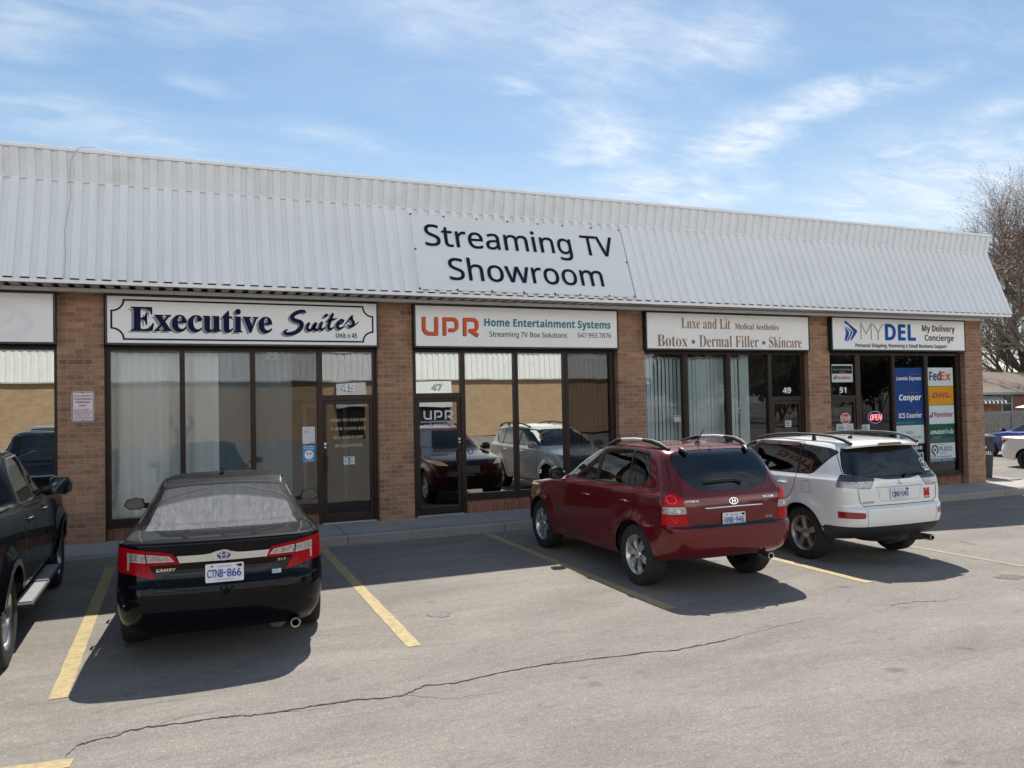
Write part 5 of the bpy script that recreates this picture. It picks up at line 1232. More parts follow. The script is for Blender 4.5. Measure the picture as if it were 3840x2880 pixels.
        m=MB(); m.tube([(x*sg,y,z) for x,y,z in [(0.530,1.14,1.513),(0.552,1.00,1.560),(0.572,0.80,1.610),(0.576,0.68,1.628)]],[.02,.026,.028,.022],10); m.tube([(x*sg,y,z) for x,y,z in [(0.580,0.17,1.640),(0.577,-0.02,1.626),(0.562,-0.16,1.596),(0.540,-0.30,1.543)]],[.022,.028,.03,.022],10); m.build('rail_foot',M_matte,c.root,smooth=60)
    c.ribbon('rear',[(-.62,.757),(-.63,.9),(-.66,1.02),(-.70,1.10),(-.672,1.3),(-.652,1.44),(-.61,1.535)],.0095,M_gap,'tailgate_gap'); c.ribbon('rear',[(.62,.757),(.63,.9),(.66,1.02),(.70,1.10),(.672,1.3),(.652,1.44),(.61,1.535)],.0095,M_gap,'tailgate_gap'); c.ribbon('rear',[(-.61,1.54),(-.4,1.562),(.4,1.562),(.61,1.54)],.008,M_gap,'tailgate_gap')
    for sg in (1,-1):
        for (cx,cz,r,mt,nm) in ((.745,1.03,.042,P('lamp_bulb_lit',(.6,.03,.03),.25,emit=(1,.06,.04),estr=.35),'lamp_bulb'),(.70,.918,.022,P('bulb_clear',(.75,.72,.62),.15,metal=.3),'lamp_bulb'),(.73,.82,.03,P('bulb_red_dull',(.45,.01,.012),.25),'lamp_bulb')):
            pts=[(sg*cx+r*math.cos(2*math.pi*k/16),cz+r*1.05*math.sin(2*math.pi*k/16)) for k in range(16)]; c.decal('rear',(pts,[tuple(range(16))]),mt,nm,.006)
        c.ribbon('rear',[(sg*.61,.868),(sg*.83,.868)],.012,P('lens_seam',(.05,.004,.005),.4),'lens_seam',off=.006); c.ribbon('rear',[(sg*.61,.965),(sg*.83,.965)],.009,P('lens_seam',(.05,.004,.005)),'lens_seam',off=.006)
    # badges, chrome strip, plate
    m=MB(); m.v=[];F=c.frame_at('rear',-.01,.925)
    m.tube([(-.37,F.o.y+.01,.925),(-.36,F.o.y-.008,.927),(0,F.o.y-.012,.93),(.36,F.o.y-.008,.927),(.37,F.o.y+.01,.925)],.012,8); m.build('chrome_strip',M_chrome,c.root,smooth=60)
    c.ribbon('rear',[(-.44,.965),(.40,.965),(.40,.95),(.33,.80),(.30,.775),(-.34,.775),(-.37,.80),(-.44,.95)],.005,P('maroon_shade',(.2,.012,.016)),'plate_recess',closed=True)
    plate(c,-.02,.79,.30,.152,('AWBR','946'),.012,frame=P('plate_cream',(.72,.70,.62),.4),tint=P('plate_blue_bright',(.03,.14,.50),.4),top='ONTARIO',bottom=None)
    c.badge('rear','HYUNDAI',-.615,-.45,.995,1.018,M_chrome,offset=.01); c.badge('rear','TUCSON',.40,.55,.995,1.018,M_chrome,offset=.01); c.badge('rear','2.0 GLS',.42,.52,.775,.80,M_chrome)
    F=c.frame_at('rear',-.005,.985,.004); m=MB(); pts=[(.055*math.cos(2*math.pi*k/24),.034*math.sin(2*math.pi*k/24)) for k in range(25)]; stroke(m,F,pts,.006,0); stroke(m,F,[(-.022,-.022),(-.012,.022)],.007,.001); stroke(m,F,[(.012,-.022),(.024,.022)],.007,.001); stroke(m,F,[(-.018,-.004),(.018,.005)],.006,.001); m.build('emblem',M_chrome,c.root,fix=False)
    # wiper, hinges, washer
    F=c.frame_at('rear',.15,1.16,.012); m=MB(); m.tube([F(.0,.0,0),F(-.015,.03,.02),F(-.12,.052,.016),F(-.46,.045,.012)],[.018,.014,.010,.006],8); m.tube([F(-.08,.035,.006),F(-.47,.028,.004)],.007,6); m.build('rear_wiper',M_trim,c.root,smooth=60)
    for x in (-.43,.43):
        F=c.frame_at('rear',x,1.52,.0); m=MB(); m.tube([F(0,.045,.01),F(0,.0,.025),F(.02*(1 if x<0 else -1),-.075,.018)],[.02,.028,.02],8); m.build('glass_hinge',M_trim,c.root,smooth=60)
    m=MB(); m.lathe([(0,.012),(.012,.010),(.014,0)],'z',(-.03,-.36,1.556),10); m.build('washer_jet',M_trim,c.root)
    m=MB(); m.tube([(-.02,-.10,1.592),(-.02,-.10,1.615)],[.04,.022],12); m.tube([(-.02,-.10,1.612),(.01,-.20,1.76)],[.008,.005],8); m.build('antenna',M_trim,c.root,smooth=50)
    m=MB(); m.lathe([(.028,.0),(.038,-.002),(.041,.01),(.041,.16),(.03,.16),(.028,.0)],'y',(.40,-.83,.365),20); m.build('exhaust_pipe',M_chrome,c.root,smooth=40)
    m=MB(); m.box(-.45,.45,-.6,.2,.42,.46); m.box(-.70,.70,.45,2.2,.25,.31); m.tube([(-.7,0,.32),(.7,0,.32)],.04,8); m.build('underbody',M_dark,c.root)
    interior(c,.70,-.5,2.0,.75,1.12,[.25,1.05])
    wheels(c,.725,0,2.63,.35,.225,.228,'petal6')
    m=MB(); m.box(-.18,.18,3.40,3.425,.70,.80); 
    F=Frame((0,3.43,.0),(-1,0,0),(0,0,1),(0,1,0)); m=MB(); slab(m,F,-.15,.15,.66,.81,-.02,0); m.build('front_plate',M_plate,c.root)
    gas_cap(c,-.28,.93,.07,1)
build_red()
# ------------------------------------------------------------------ white SUV
def build_white():
    M_w=P('white_pearl_paint',(.82,.82,.80),.32,coat=1,coat_r=.02,var=.02,vscale=2)
    c=Car('suv','white SUV with black roof rails and a red letter M on the hatch','car',(8.34,8.05,gz(8.34)),-2.0,'vehicles parked nose-in at the plaza')
    ws=[(0,.93),(.22,1),(.8,1),(1,.965)]
    rings=[
     ring([(0,.30),(.15,.28),(.5,.29),(.85,.31),(1,.36)],.79,3.40,-.72,(.35,.3),(.28,.28),.14,.06,ws),
     ring([(0,.40),(.5,.42),(.85,.43),(1,.45)],.832,3.50,-.83,(.35,.32),(.28,.32),.14,.07,ws),
     ring([(0,.56),(.5,.58),(1,.60)],.85,3.54,-.885,(.36,.32),(.28,.34),.14,.07,ws),
     ring([(0,.68),(.5,.70),(1,.732)],.855,3.52,-.88,(.38,.32),(.28,.34),.14,.07,ws,sharp=True,sub=3),
     ring([(0,.72),(.5,.75),(1,.762)],.853,3.51,-.825,(.38,.32),(.24,.26),.14,.06,ws,sharp=True,sub=3),
     ring([(0,.82),(.5,.90),(1,.93)],.85,3.46,-.82,(.4,.32),(.22,.24),.14,.06,ws),
     ring([(0,.92),(.12,.97),(.3,1.03),(.6,1.06),(1,1.07)],.838,3.34,-.80,(.45,.3),(.22,.24),.12,.06,ws),
     ring([(0,.98),(.25,1.05),(.5,1.09),(1,1.10)],.82,3.0,-.785,(.45,.25),(.22,.24),.1,.06,ws),
     ring([(0,1.09),(.5,1.13),(1,1.135)],.80,2.34,-.77,(.42,.3),(.22,.24),.1,.06,ws),
     ring([(0,1.31),(.5,1.34),(1,1.33)],.73,1.82,-.665,(.3,.22),(.22,.24),.09,.06,ws),
     ring([(0,1.47),(.3,1.515),(.7,1.50),(1,1.475)],.655,1.42,-.575,(.22,.15),(.24,.2),.08,.05,ws,sub=4),
     ring([(0,1.52),(.4,1.562),(.8,1.55),(1,1.53)],.585,1.28,-.52,(.2,.15),(.22,.18),.08,.05,ws,sub=4),
     ring([(0,1.555),(.5,1.59),(1,1.565)],.36,1.05,-.25,(.15,.1),(.15,.1),.05,.03,ws),
     ring([(0,1.565),(.5,1.60),(1,1.585)],.01,.9,-.05,(.005,.01),(.005,.01),.0,.0,ws)]
    c.shell(rings,arch_deform(0,2.67,.345,.41,.034,.15))
    for y in (0,2.67): c.region('arch',[('side',circ(y,.345,.405,30))],M_dark,hole=True,cond=lambda p,n:abs(p.x)>.35)
    sidec=lambda p,n:abs(p.x)>.45 and abs(n.x)>.35
    c.region('front_window',[('side',rnd_poly([(2.02,1.13),(2.03,1.165),(1.44,1.45),(1.12,1.495),(1.09,1.13)],.03))],GLS_C,-.004,sidec,True)
    c.region('rear_window',[('side',rnd_poly([(1.0,1.13),(1.01,1.498),(.15,1.49),(.12,1.14)],.02))],GLS_T,-.004,sidec,True)
    c.region('quarter_window',[('side',rnd_poly([(.085,1.14),(.115,1.488),(-.37,1.445),(-.44,1.41),(-.17,1.165),(-.12,1.142)],.035))],GLS_T,-.004,sidec,True)
    c.region('window_trim',[('side',rnd_poly([(2.08,1.115),(2.07,1.165),(1.45,1.475),(1.1,1.515),(.2,1.512),(-.37,1.467),(-.50,1.42),(-.19,1.145),(-.12,1.122),(.9,1.112)],.04))],M_trim,-.001,sidec,True)
    back=lambda p,n:p.y<-.35
    rw=[(-.72,1.162),(-.655,1.146),(-.37,1.103),(-.20,1.079),(0,1.075),(.20,1.079),(.37,1.103),(.655,1.146),(.72,1.162),(.70,1.25),(.645,1.40),(.60,1.478),(.3,1.492),(-.3,1.492),(-.60,1.478),(-.645,1.40),(-.70,1.25)]
    c.region('tailgate_window',[('rear',rw)],GLS_T,-.003,back)
    lo=[(-1.1,1.012),(-.64,.985),(-.46,.978),(-.372,1.10),(-.66,1.143),(-1.1,1.19)]; si=[(-1.3,.9),(-.60,.9),(-.60,1.3),(-1.3,1.3)]
    for sg in (1,-1):
        poly=lo if sg<0 else mir(lo); sc=(lambda p,n:p.y<-.4 and p.x<-.3) if sg<0 else (lambda p,n:p.y<-.4 and p.x>.3)
        up=[(-1.1,1.075),(-.3,1.06),(-.3,1.2),(-1.1,1.2)]; up=up if sg<0 else mir(up)
        c.region('lamp_upper',[('rear',up),('rear',poly),('side',si)],P('clear_lens_smoke',(.07,.075,.085),.15,metal=.5,coat=.4,var=.8,vscale=60),.003,sc)
        c.region('tail_lamp',[('rear',poly),('side',si)],M_clear,.003,sc)
        rf=[(-1.0,.618),(-.60,.62),(-.585,.68),(-.61,.69),(-1.0,.712)]; rf=rf if sg<0 else mir(rf)
        rs=[(-1.2,.55),(-.62,.55),(-.62,.8),(-1.2,.8)]
        c.region('reflector',[('rear',rnd_poly(rf,.012)),('side',rs)],P('reflector_red',(.30,.012,.02),.15,coat=1,var=.3,vscale=70),.003,(lambda p,n:p.y<-.5 and p.x<-.4) if sg<0 else (lambda p,n:p.y<-.5 and p.x>.4))
    c.region('bumper_skirt',[('rear',[(-1.1,.2),(1.1,.2),(1.1,.515),(-1.1,.515)])],M_matte,.002,lambda p,n:p.y<-.40)
    c.region('rear_bumper',[('rear',[(-1.1,.515),(1.1,.515),(1.1,.747),(-1.1,.747)])],M_w,0,lambda p,n:p.y<-.42)
    tg=[(-.57,.765),(.57,.765),(.625,.82),(.645,.985),(.46,.978),(.372,1.10),(.66,1.143),(.73,1.165),(.665,1.40),(.615,1.50),(.3,1.54),(-.3,1.54),(-.615,1.50),(-.665,1.40),(-.73,1.165),(-.66,1.143),(-.372,1.10),(-.46,.978),(-.645,.985),(-.625,.82)]
    c.region('tailgate',[('rear',tg)],M_w,0,lambda p,n:p.y<-.40)
    fd=[(2.10,.42),(2.12,.8),(2.10,1.10),(1.47,1.49),(1.06,1.53),(1.04,1.11),(1.04,.40)]; rd=[(1.035,.40),(1.035,1.11),(1.055,1.53),(.12,1.525),(.10,1.13),(.12,.98),(.20,.82),(.40,.68),(.46,.52),(.48,.40)]
    dc=lambda p,n:abs(p.x)>.5 and p.z<1.505
    c.region('door',[('side',fd)],M_w,0,dc,True); c.region('door',[('side',rd)],M_w,0,dc,True)
    c.region('windscreen',[('front',rnd_poly([(-.71,1.12),(.71,1.12),(.61,1.45),(.30,1.485),(-.30,1.485),(-.61,1.45)],.05))],GLS_C,-.003,lambda p,n:p.y>1.0)
    for sg in (1,-1):
        hp=rnd_poly([(.40,.80),(.70,.80),(.85,.93),(.82,.99),(.60,.93),(.43,.88)],.03); hp=hp if sg>0 else mir(hp)
        c.region('headlamp',[('front',hp)],M_clear,.003,lambda p,n:p.y>2.6)
    c.region('grille',[('front',[(-.36,.46),(.36,.46),(.38,.86),(-.38,.86)])],M_trim,-.01,lambda p,n:p.y>2.6)
    c.finish(M_w)
    for sg in (1,-1):
        c.ribbon('side',fd,.0095,M_gap,'door_gap',sg,closed=True); c.ribbon('side',rd,.0095,M_gap,'door_gap',sg,closed=True)
        handle(c,1.33,.975,sg,M_w,.16); handle(c,.42,.985,sg,M_w,.16)
        # brown smoked window visors
        vis=P('brown_visor',(.085,.035,.028),.15,coat=1)
        for pts in ([(1.03,1.50),(.14,1.49)],[(1.95,1.215),(1.46,1.455),(1.14,1.50)]): c.ribbon('side',pts,.055,vis,'window_visor',sg,off=.012,step=.05)
        mirror(c,[(.81,1.10),(.85,1.07),(.98,1.07),(1.0,1.11),(.98,1.21),(.91,1.235),(.83,1.21)],sg,M_w,M_mglass,(.77,1.98,1.14))
        m=MB(); pts=[(.545,1.22,1.535),(.555,1.02,1.578),(.57,.75,1.612),(.575,.35,1.632),(.575,-.05,1.628),(.57,-.30,1.612),(.56,-.48,1.572),(.55,-.60,1.52)]
        m.tube([(x*sg,y,z) for x,y,z in pts],[.018,.02,.018,.016,.016,.018,.024,.022],10); rl=m.build('roof_rail',M_matte,c.root,smooth=60)
        m=MB(); m.tube([(.57*sg,.03,1.55),(.575*sg,.03,1.628)],[.03,.02],8); m.build('rail_foot',M_matte,c.root,smooth=60)
    gas_cap(c,-.10,.965,.075,-1)
    # spoiler with high brake lamp
    m=MB(); n=14; prof=[(-.47,1.562),(-.60,1.553),(-.685,1.515),(-.675,1.492),(-.56,1.496)]
    for i in range(n+1):
        x=-.60+1.2*i/n; k=(abs(x)/.60)**2.2
        for y,z in prof: m.v.append((x,y+.11*k,z-.028*k))
    for i in range(n):
        for j in range(len(prof)): a=i*5+j; b=i*5+(j+1)%5; m.f.append((a,b,b+5,a+5))
    m.f+= [(0,1,2,3,4),tuple(5*n+j for j in (4,3,2,1,0))]
    m.build('spoiler',M_w,c.root,smooth=35)
    m=MB(); m.prism([(-.20,1.498),(.20,1.498),(.17,1.53),(-.17,1.53)],lambda u,v,d:(u,d-.685+.11*(abs(u)/.6)**2.2,v),-.012,.03); m.build('brake_lamp',P('smoke_amber_lens',(.22,.13,.07),.2,coat=1),c.root)
    c.ribbon('rear',tg,.0095,M_gap,'tailgate_gap',closed=True)
    c.ribbon('rear',[(-.57,.755),(-.56,.60),(-.555,.52)],.005,M_gap,'bumper_gap'); c.ribbon('rear',[(.57,.755),(.56,.60),(.555,.52)],.005,M_gap,'bumper_gap')
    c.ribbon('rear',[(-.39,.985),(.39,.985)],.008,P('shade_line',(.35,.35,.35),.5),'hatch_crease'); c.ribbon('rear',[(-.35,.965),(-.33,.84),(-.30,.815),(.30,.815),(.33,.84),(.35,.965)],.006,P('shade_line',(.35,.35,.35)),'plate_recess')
    plate(c,-.02,.90,.30,.15,('CJNS','545'),.01)
    F=c.frame_at('rear',0,1.035,.005); m=MB()
    for a in (90,210,330):
        d=Vector((math.cos(R(a)),math.sin(R(a)))); e=Vector((-d.y,d.x)); o=Vector((0,-.005))
        q=[o,o+d*.022+e*.013,o+d*.044,o+d*.022-e*.013]; m.poly([F(p.x,p.y,.002) for p in q])
    m.build('emblem',M_chrome,c.root,fix=False)
    c.badge('rear','OUTLANDER',-.585,-.42,.797,.822,P('badge_grey',(.30,.27,.22),.35,metal=.5),offset=.01)
    c.badge('rear',serif('M'),.405,.505,.845,.935,M_redink,'letter_sticker',offset=.06); c.badge('rear','GO BLUE',.405,.515,.815,.83,M_lgrey,'letter_sticker') if False else None
    m=MB(); 
    for i in range(3): m.add([(.405+.037*i,.812),(.435+.037*i,.812),(.435+.037*i,.828),(.405+.037*i,.828)],[(0,1,2,3)])
    c.decal('rear',([(v[0],v[1]) for v in m.v],m.f),M_redink,'letter_sticker')
    m=MB()
    for x0,x1,z0,z1 in [(.50,.595,1.185,1.30)]: m.add([(x0,z0),(x1,z0),(x1,z1),(x0,z1)],[(0,1,2,3)])
    c.decal('rear',([(v[0],v[1]) for v in m.v],m.f),M_wink,'window_sticker',.003)
    m=MB(); m.add([(.512,1.197),(.583,1.197),(.583,1.288),(.512,1.288)],[(0,1,2,3)]); c.decal('rear',([(v[0],v[1]) for v in m.v],m.f),M_ink,'window_sticker',.004)
    m=MB(); m.add([(.54,1.205),(.556,1.205),(.556,1.24),(.54,1.24)],[(0,1,2,3)]); m.add([(.548+.022*math.cos(k),1.258+.02*math.sin(k)) for k in [i*.785 for i in range(8)]],[tuple(range(8))]); c.decal('rear',([(v[0],v[1]) for v in m.v],m.f),M_wink,'window_sticker',.005)
    m=MB(); m.add([(.515,1.15),(.60,1.15),(.60,1.175),(.515,1.175)],[(0,1,2,3)]); c.decal('rear',([(v[0],v[1]) for v in m.v],m.f),M_wink,'window_sticker',.003)
    F=c.frame_at('rear',.12,1.10,.01); m=MB(); m.tube([F(0,0,0),F(.0,.02,.02),F(.18,.045,.015),F(.45,.04,.012)],[.016,.014,.01,.006],8); m.build('rear_wiper',M_trim,c.root,smooth=60)
    m=MB(); m.tube([(-.18,-.20,1.575),(-.18,-.20,1.60)],[.035,.022],12); m.tube([(-.18,-.20,1.60),(-.12,-.34,1.74)],[.006,.003],6); m.build('antenna',M_trim,c.root,smooth=50)
    m=MB(); m.lathe([(.026,.0),(.036,-.002),(.039,.01),(.039,.14),(.028,.14),(.026,.0)],'y',(.45,-.88,.315),20); m.build('exhaust_pipe',M_chrome,c.root,smooth=40)
    m=MB(); m.tube([(.45,-.76,.315),(.40,-.55,.30),(.1,-.45,.28)],[.04,.06,.09],12); m.build('muffler',P('rusty_steel',(.10,.075,.06),.7,metal=.4,var=.4,vscale=14),c.root,smooth=50)
    m=MB(); m.box(-.70,.70,.45,2.25,.26,.32); m.lathe([(0,-.02),(.28,-.02),(.30,.0),(.30,.10)],'z',(-.02,-.42,.30),28); m.box(-.45,.45,-.65,.2,.40,.44); m.build('underbody',M_dark,c.root)
    interior(c,.70,-.6,2.1,.78,1.14,[.3,1.1])
    wheels(c,.73,0,2.67,.35,.225,.228,'five',P('alloy_grey',(.36,.35,.35),.35,metal=.8,var=.1,vscale=30))
    F=Frame((0,3.55,0),(-1,0,0),(0,0,1),(0,1,0)); m=MB(); slab(m,F,-.15,.15,.50,.65,-.02,0); m.build('front_plate',M_plate,c.root)
build_white()
# ------------------------------------------------------------------ black sedan
def build_black():
    M_k=P('black_paint',(.0025,.003,.005),.5,spec=.03,coat=.42,coat_r=.01)
    c=Car('sedan','glossy black sedan with dusty rear window and chrome trunk strip, left of an empty stall','car',(.36,8.0,0),-3.2,'vehicles parked nose-in at the plaza')
    ws=[(0,.90),(.2,.985),(.45,1),(.75,1),(1,.955)]
    rings=[
     ring([(0,.22),(.15,.20),(.5,.215),(.85,.23),(1,.25)],.78,3.48,-.90,(.38,.32),(.30,.28),.16,.08,ws),
     ring([(0,.34),(.5,.33),(.85,.36),(1,.36)],.835,3.57,-1.03,(.38,.34),(.30,.34),.17,.10,ws),
     ring([(0,.52),(.5,.52),(1,.55)],.866,3.61,-1.075,(.4,.34),(.30,.36),.17,.11,ws),
     ring([(0,.60),(.5,.62),(1,.665)],.868,3.60,-1.06,(.42,.34),(.30,.36),.17,.11,ws,sharp=True,sub=3),
     ring([(0,.63),(.5,.66),(1,.69)],.866,3.59,-1.03,(.42,.34),(.29,.34),.17,.10,ws,sub=3),
     ring([(0,.72),(.5,.80),(1,.85)],.858,3.50,-1.0,(.45,.34),(.28,.32),.16,.10,ws),
     ring([(0,.79),(.2,.86),(.5,.92),(.8,.985),(1,1.015)],.84,3.36,-1.015,(.5,.32),(.30,.26),.15,.10,ws,sharp=True,sub=4),
     ring([(0,.83),(.25,.905),(.6,.965),(1,1.03)],.822,3.12,-.965,(.5,.28),(.30,.22),.13,.09,ws,sub=4),
     ring([(0,.94),(.5,.99),(.85,1.03),(1,1.045)],.785,2.40,-.46,(.5,.3),(.30,.18),.12,.10,ws,sub=6),
     ring([(0,1.16),(.5,1.20),(1,1.19)],.69,1.84,.18,(.34,.22),(.22,.14),.10,.09,ws),
     ring([(0,1.325),(.4,1.36),(1,1.332)],.608,1.40,.70,(.24,.15),(.18,.10),.08,.06,ws,sub=4),
     ring([(0,1.375),(.5,1.408),(1,1.382)],.53,1.26,.86,(.2,.12),(.15,.08),.07,.05,ws,sub=4),
     ring([(0,1.405),(.5,1.43),(1,1.41)],.32,1.18,.98,(.12,.06),(.12,.05),.03,.03,ws),
     ring([(0,1.415),(.5,1.435),(1,1.42)],.01,1.14,1.02,(.005,.01),(.005,.01),.0,.0,ws)]
    # longer roof: keep the plateau between windscreen top and backlight top
    c.shell(rings,arch_deform(0,2.74,.325,.375,.016,.11))
    for y in (0,2.74): c.region('arch',[('side',circ(y,.325,.372,30))],M_dark,hole=True,cond=lambda p,n:abs(p.x)>.35)
    sidec=lambda p,n:abs(p.x)>.45 and abs(n.x)>.30
    c.region('front_window',[('side',rnd_poly([(2.02,1.005),(1.98,1.04),(1.52,1.26),(1.22,1.325),(1.19,1.0)],.03))],GLS_C,-.004,sidec,True)
    c.region('rear_window',[('side',rnd_poly([(1.10,1.0),(1.12,1.328),(.72,1.30),(.40,1.19),(.30,1.04)],.03))],GLS_T,-.004,sidec,True)
    c.region('window_trim',[('side',rnd_poly([(2.10,.985),(2.06,1.03),(1.54,1.285),(1.15,1.35),(.72,1.322),(.36,1.205),(.22,1.05),(.3,1.015),(1.1,.982)],.04))],M_trim,-.001,sidec,True)
    # dusty backlight, with roof shade painted in as a curved dark top band
    m,t,o=newmat('dusty_shaded_backlight'); b=N(t,'ShaderNodeBsdfPrincipled'); tc=N(t,'ShaderNodeTexCoord')
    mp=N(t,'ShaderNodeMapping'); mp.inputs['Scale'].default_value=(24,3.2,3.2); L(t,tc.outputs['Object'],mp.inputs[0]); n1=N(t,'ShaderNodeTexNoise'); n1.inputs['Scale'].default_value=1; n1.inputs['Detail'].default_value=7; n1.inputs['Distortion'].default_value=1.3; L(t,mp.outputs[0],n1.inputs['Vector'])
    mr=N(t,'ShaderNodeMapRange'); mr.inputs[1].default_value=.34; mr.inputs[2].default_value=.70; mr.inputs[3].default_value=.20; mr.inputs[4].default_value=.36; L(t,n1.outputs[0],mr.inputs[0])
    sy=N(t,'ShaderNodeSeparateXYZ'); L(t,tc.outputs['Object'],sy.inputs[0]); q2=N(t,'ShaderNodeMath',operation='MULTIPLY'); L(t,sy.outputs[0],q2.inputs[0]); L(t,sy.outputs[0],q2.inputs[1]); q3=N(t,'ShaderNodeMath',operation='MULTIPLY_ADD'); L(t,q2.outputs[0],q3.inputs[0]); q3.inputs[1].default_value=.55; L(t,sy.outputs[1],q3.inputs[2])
    band=N(t,'ShaderNodeMapRange'); band.inputs[1].default_value=.42; band.inputs[2].default_value=.36; band.inputs[3].default_value=.25; band.inputs[4].default_value=1; L(t,q3.outputs[0],band.inputs[0])  # painted roof shade: dust colour cut back above a curved line
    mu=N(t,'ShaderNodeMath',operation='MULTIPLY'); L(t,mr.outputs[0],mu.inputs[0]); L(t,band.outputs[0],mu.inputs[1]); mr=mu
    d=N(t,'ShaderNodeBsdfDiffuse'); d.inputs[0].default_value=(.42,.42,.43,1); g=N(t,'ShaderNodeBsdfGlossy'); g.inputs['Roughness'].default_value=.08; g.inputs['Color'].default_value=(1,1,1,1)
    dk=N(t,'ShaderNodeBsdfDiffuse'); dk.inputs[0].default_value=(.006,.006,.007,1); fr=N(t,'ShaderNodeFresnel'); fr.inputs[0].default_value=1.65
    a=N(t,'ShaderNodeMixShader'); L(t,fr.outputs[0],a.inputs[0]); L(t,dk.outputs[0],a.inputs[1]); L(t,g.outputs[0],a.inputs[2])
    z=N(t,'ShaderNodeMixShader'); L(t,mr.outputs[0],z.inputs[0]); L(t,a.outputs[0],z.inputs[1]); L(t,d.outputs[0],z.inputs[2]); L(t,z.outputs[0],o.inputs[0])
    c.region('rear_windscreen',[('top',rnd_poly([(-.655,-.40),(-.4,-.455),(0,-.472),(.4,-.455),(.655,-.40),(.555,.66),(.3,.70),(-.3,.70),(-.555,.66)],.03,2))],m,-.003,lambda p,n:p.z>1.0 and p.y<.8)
    c.region('windscreen',[('front',rnd_poly([(-.68,1.0),(.68,1.0),(.56,1.29),(.28,1.315),(-.28,1.315),(-.56,1.29)],.05))],GLS_C,-.003,lambda p,n:p.y>1.0)
    lo=[(-1.1,.80),(-.70,.772),(-.505,.725),(-.565,.836),(-.325,.838),(-.388,.926),(-.59,.96),(-.74,.985),(-1.1,1.0)]; si=[(-1.3,.6),(-.64,.6),(-.60,.85),(-.66,1.1),(-1.3,1.1)]
    inner=[(-.71,.880),(-.60,.868),(-.385,.866),(-.412,.898),(-.60,.924),(-.71,.938)]; halo=[(-.730,.80),(-.712,.80),(-.712,.872),(-.60,.861),(-.372,.859),(-.408,.904),(-.60,.930),(-.730,.946)]
    for sg in (1,-1):
        f=(lambda p:p) if sg<0 else mir; sc=(lambda p,n:p.y<-.4 and p.x<-.25) if sg<0 else (lambda p,n:p.y<-.4 and p.x>.25)
        c.region('clear_lens',[('rear',f(inner)),('side',si)],M_clear,.004,sc); c.region('lens_border',[('rear',f(halo)),('side',si)],P('lens_silver',(.55,.50,.50),.2,metal=.3,coat=1),.0045,sc)
        c.region('tail_lamp',[('rear',f(lo)),('side',si)],M_redlens,.004,sc)
    c.region('rear_bumper',[('rear',[(-1.1,.2),(1.1,.2),(1.1,.72),(.80,.705),(.44,.640),(.3,.630),(-.3,.630),(-.44,.640),(-.80,.705),(-1.1,.72)])],M_k,0,lambda p,n:p.y<-.45)
    tl=[(-.45,.645),(.45,.645),(.53,.735),(.43,.775),(.35,.84),(.40,.93),(.60,.96),(.62,1.02),(.60,1.06),(-.60,1.06),(-.62,1.02),(-.60,.96),(-.40,.93),(-.35,.84),(-.43,.775),(-.53,.735)]
    c.region('trunk_lid',[('rear',tl)],M_k,0,lambda p,n:p.y<-.5)
    fd=[(2.14,.30),(2.16,.7),(2.12,.985),(1.55,1.30),(1.17,1.362),(1.14,.98),(1.14,.30)]; rd=[(1.135,.30),(1.135,.98),(1.16,1.362),(.70,1.335),(.30,1.20),(.13,1.03),(.12,.85),(.28,.66),(.40,.50),(.43,.30)]
    dc=lambda p,n:abs(p.x)>.45 and p.z<1.335
    c.region('door',[('side',fd)],M_k,0,dc,True); c.region('door',[('side',rd)],M_k,0,dc,True)
    for sg in (1,-1):
        hp=rnd_poly([(.40,.66),(.66,.66),(.84,.80),(.80,.84),(.60,.78)],.03); hp=hp if sg>0 else mir(hp); c.region('headlamp',[('front',hp)],M_clear,.003,lambda p,n:p.y>2.6)
    c.region('grille',[('front',[(-.45,.36),(.45,.36),(.50,.56),(-.50,.56)])],M_trim,-.01,lambda p,n:p.y>2.6)
    c.finish(M_k)
    for sg in (1,-1):
        c.ribbon('side',fd,.0095,M_gap,'door_gap',sg,closed=True); c.ribbon('side',rd,.0095,M_gap,'door_gap',sg,closed=True)
        handle(c,1.42,.84,sg,M_k); handle(c,.52,.86,sg,M_k)
        mirror(c,[(.855,1.015),(.90,.985),(1.02,.985),(1.075,1.03),(1.05,1.09),(.97,1.115),(.88,1.10)],sg,M_k,M_mglass,(.80,1.86,1.01))
        c.ribbon('rear',[(.53*sg,.735),(.48*sg,.68),(.45*sg,.645)],.005,M_gap,'trunk_gap')
    c.ribbon('rear',[(-.45,.648),(-.3,.636),(.3,.636),(.45,.648)],.007,M_gap,'trunk_gap')
    for sg in (1,-1): c.ribbon('top',[(.565*sg,.72),(.575*sg,1.0),(.545*sg,1.3)],.012,M_trim,'roof_moulding',off=.002)
    c.ribbon('top',[(-.545,.705),(-.3,.745),(.3,.745),(.545,.705)],.008,M_gap,'roof_gap')
    for sg in (1,-1): c.ribbon('top',[(.685*sg,-.40),(.66*sg,-.7),(.61*sg,-.96)],.0095,M_gap,'trunk_gap')
    for sg in (1,-1):
        c.ribbon('rear',[(sg*.592,.962),(sg*.588,.90),(sg*.578,.84)],.009,M_gap,'lamp_gap',off=.0065)
        pts=[(sg*x,z) for x,z in ((.60,.80),(.715,.80),(.715,.845),(.60,.835))]; c.decal('rear',(pts,[(0,1,2,3)]),P('red_lens_bright',(.48,.02,.025),.2,coat=.3,var=.4,vscale=80),'lamp_cell',.0055)
    # chrome strip with emblem bulge
    top=[(-.352,.905),(-.12,.905),(-.07,.93),(0,.938),(.07,.93),(.12,.905),(.372,.905)]; bot=[(.345,.848),(.12,.848),(.06,.842),(-.06,.842),(-.12,.848),(-.325,.842)]
    vs_=[];fs=[];n=14
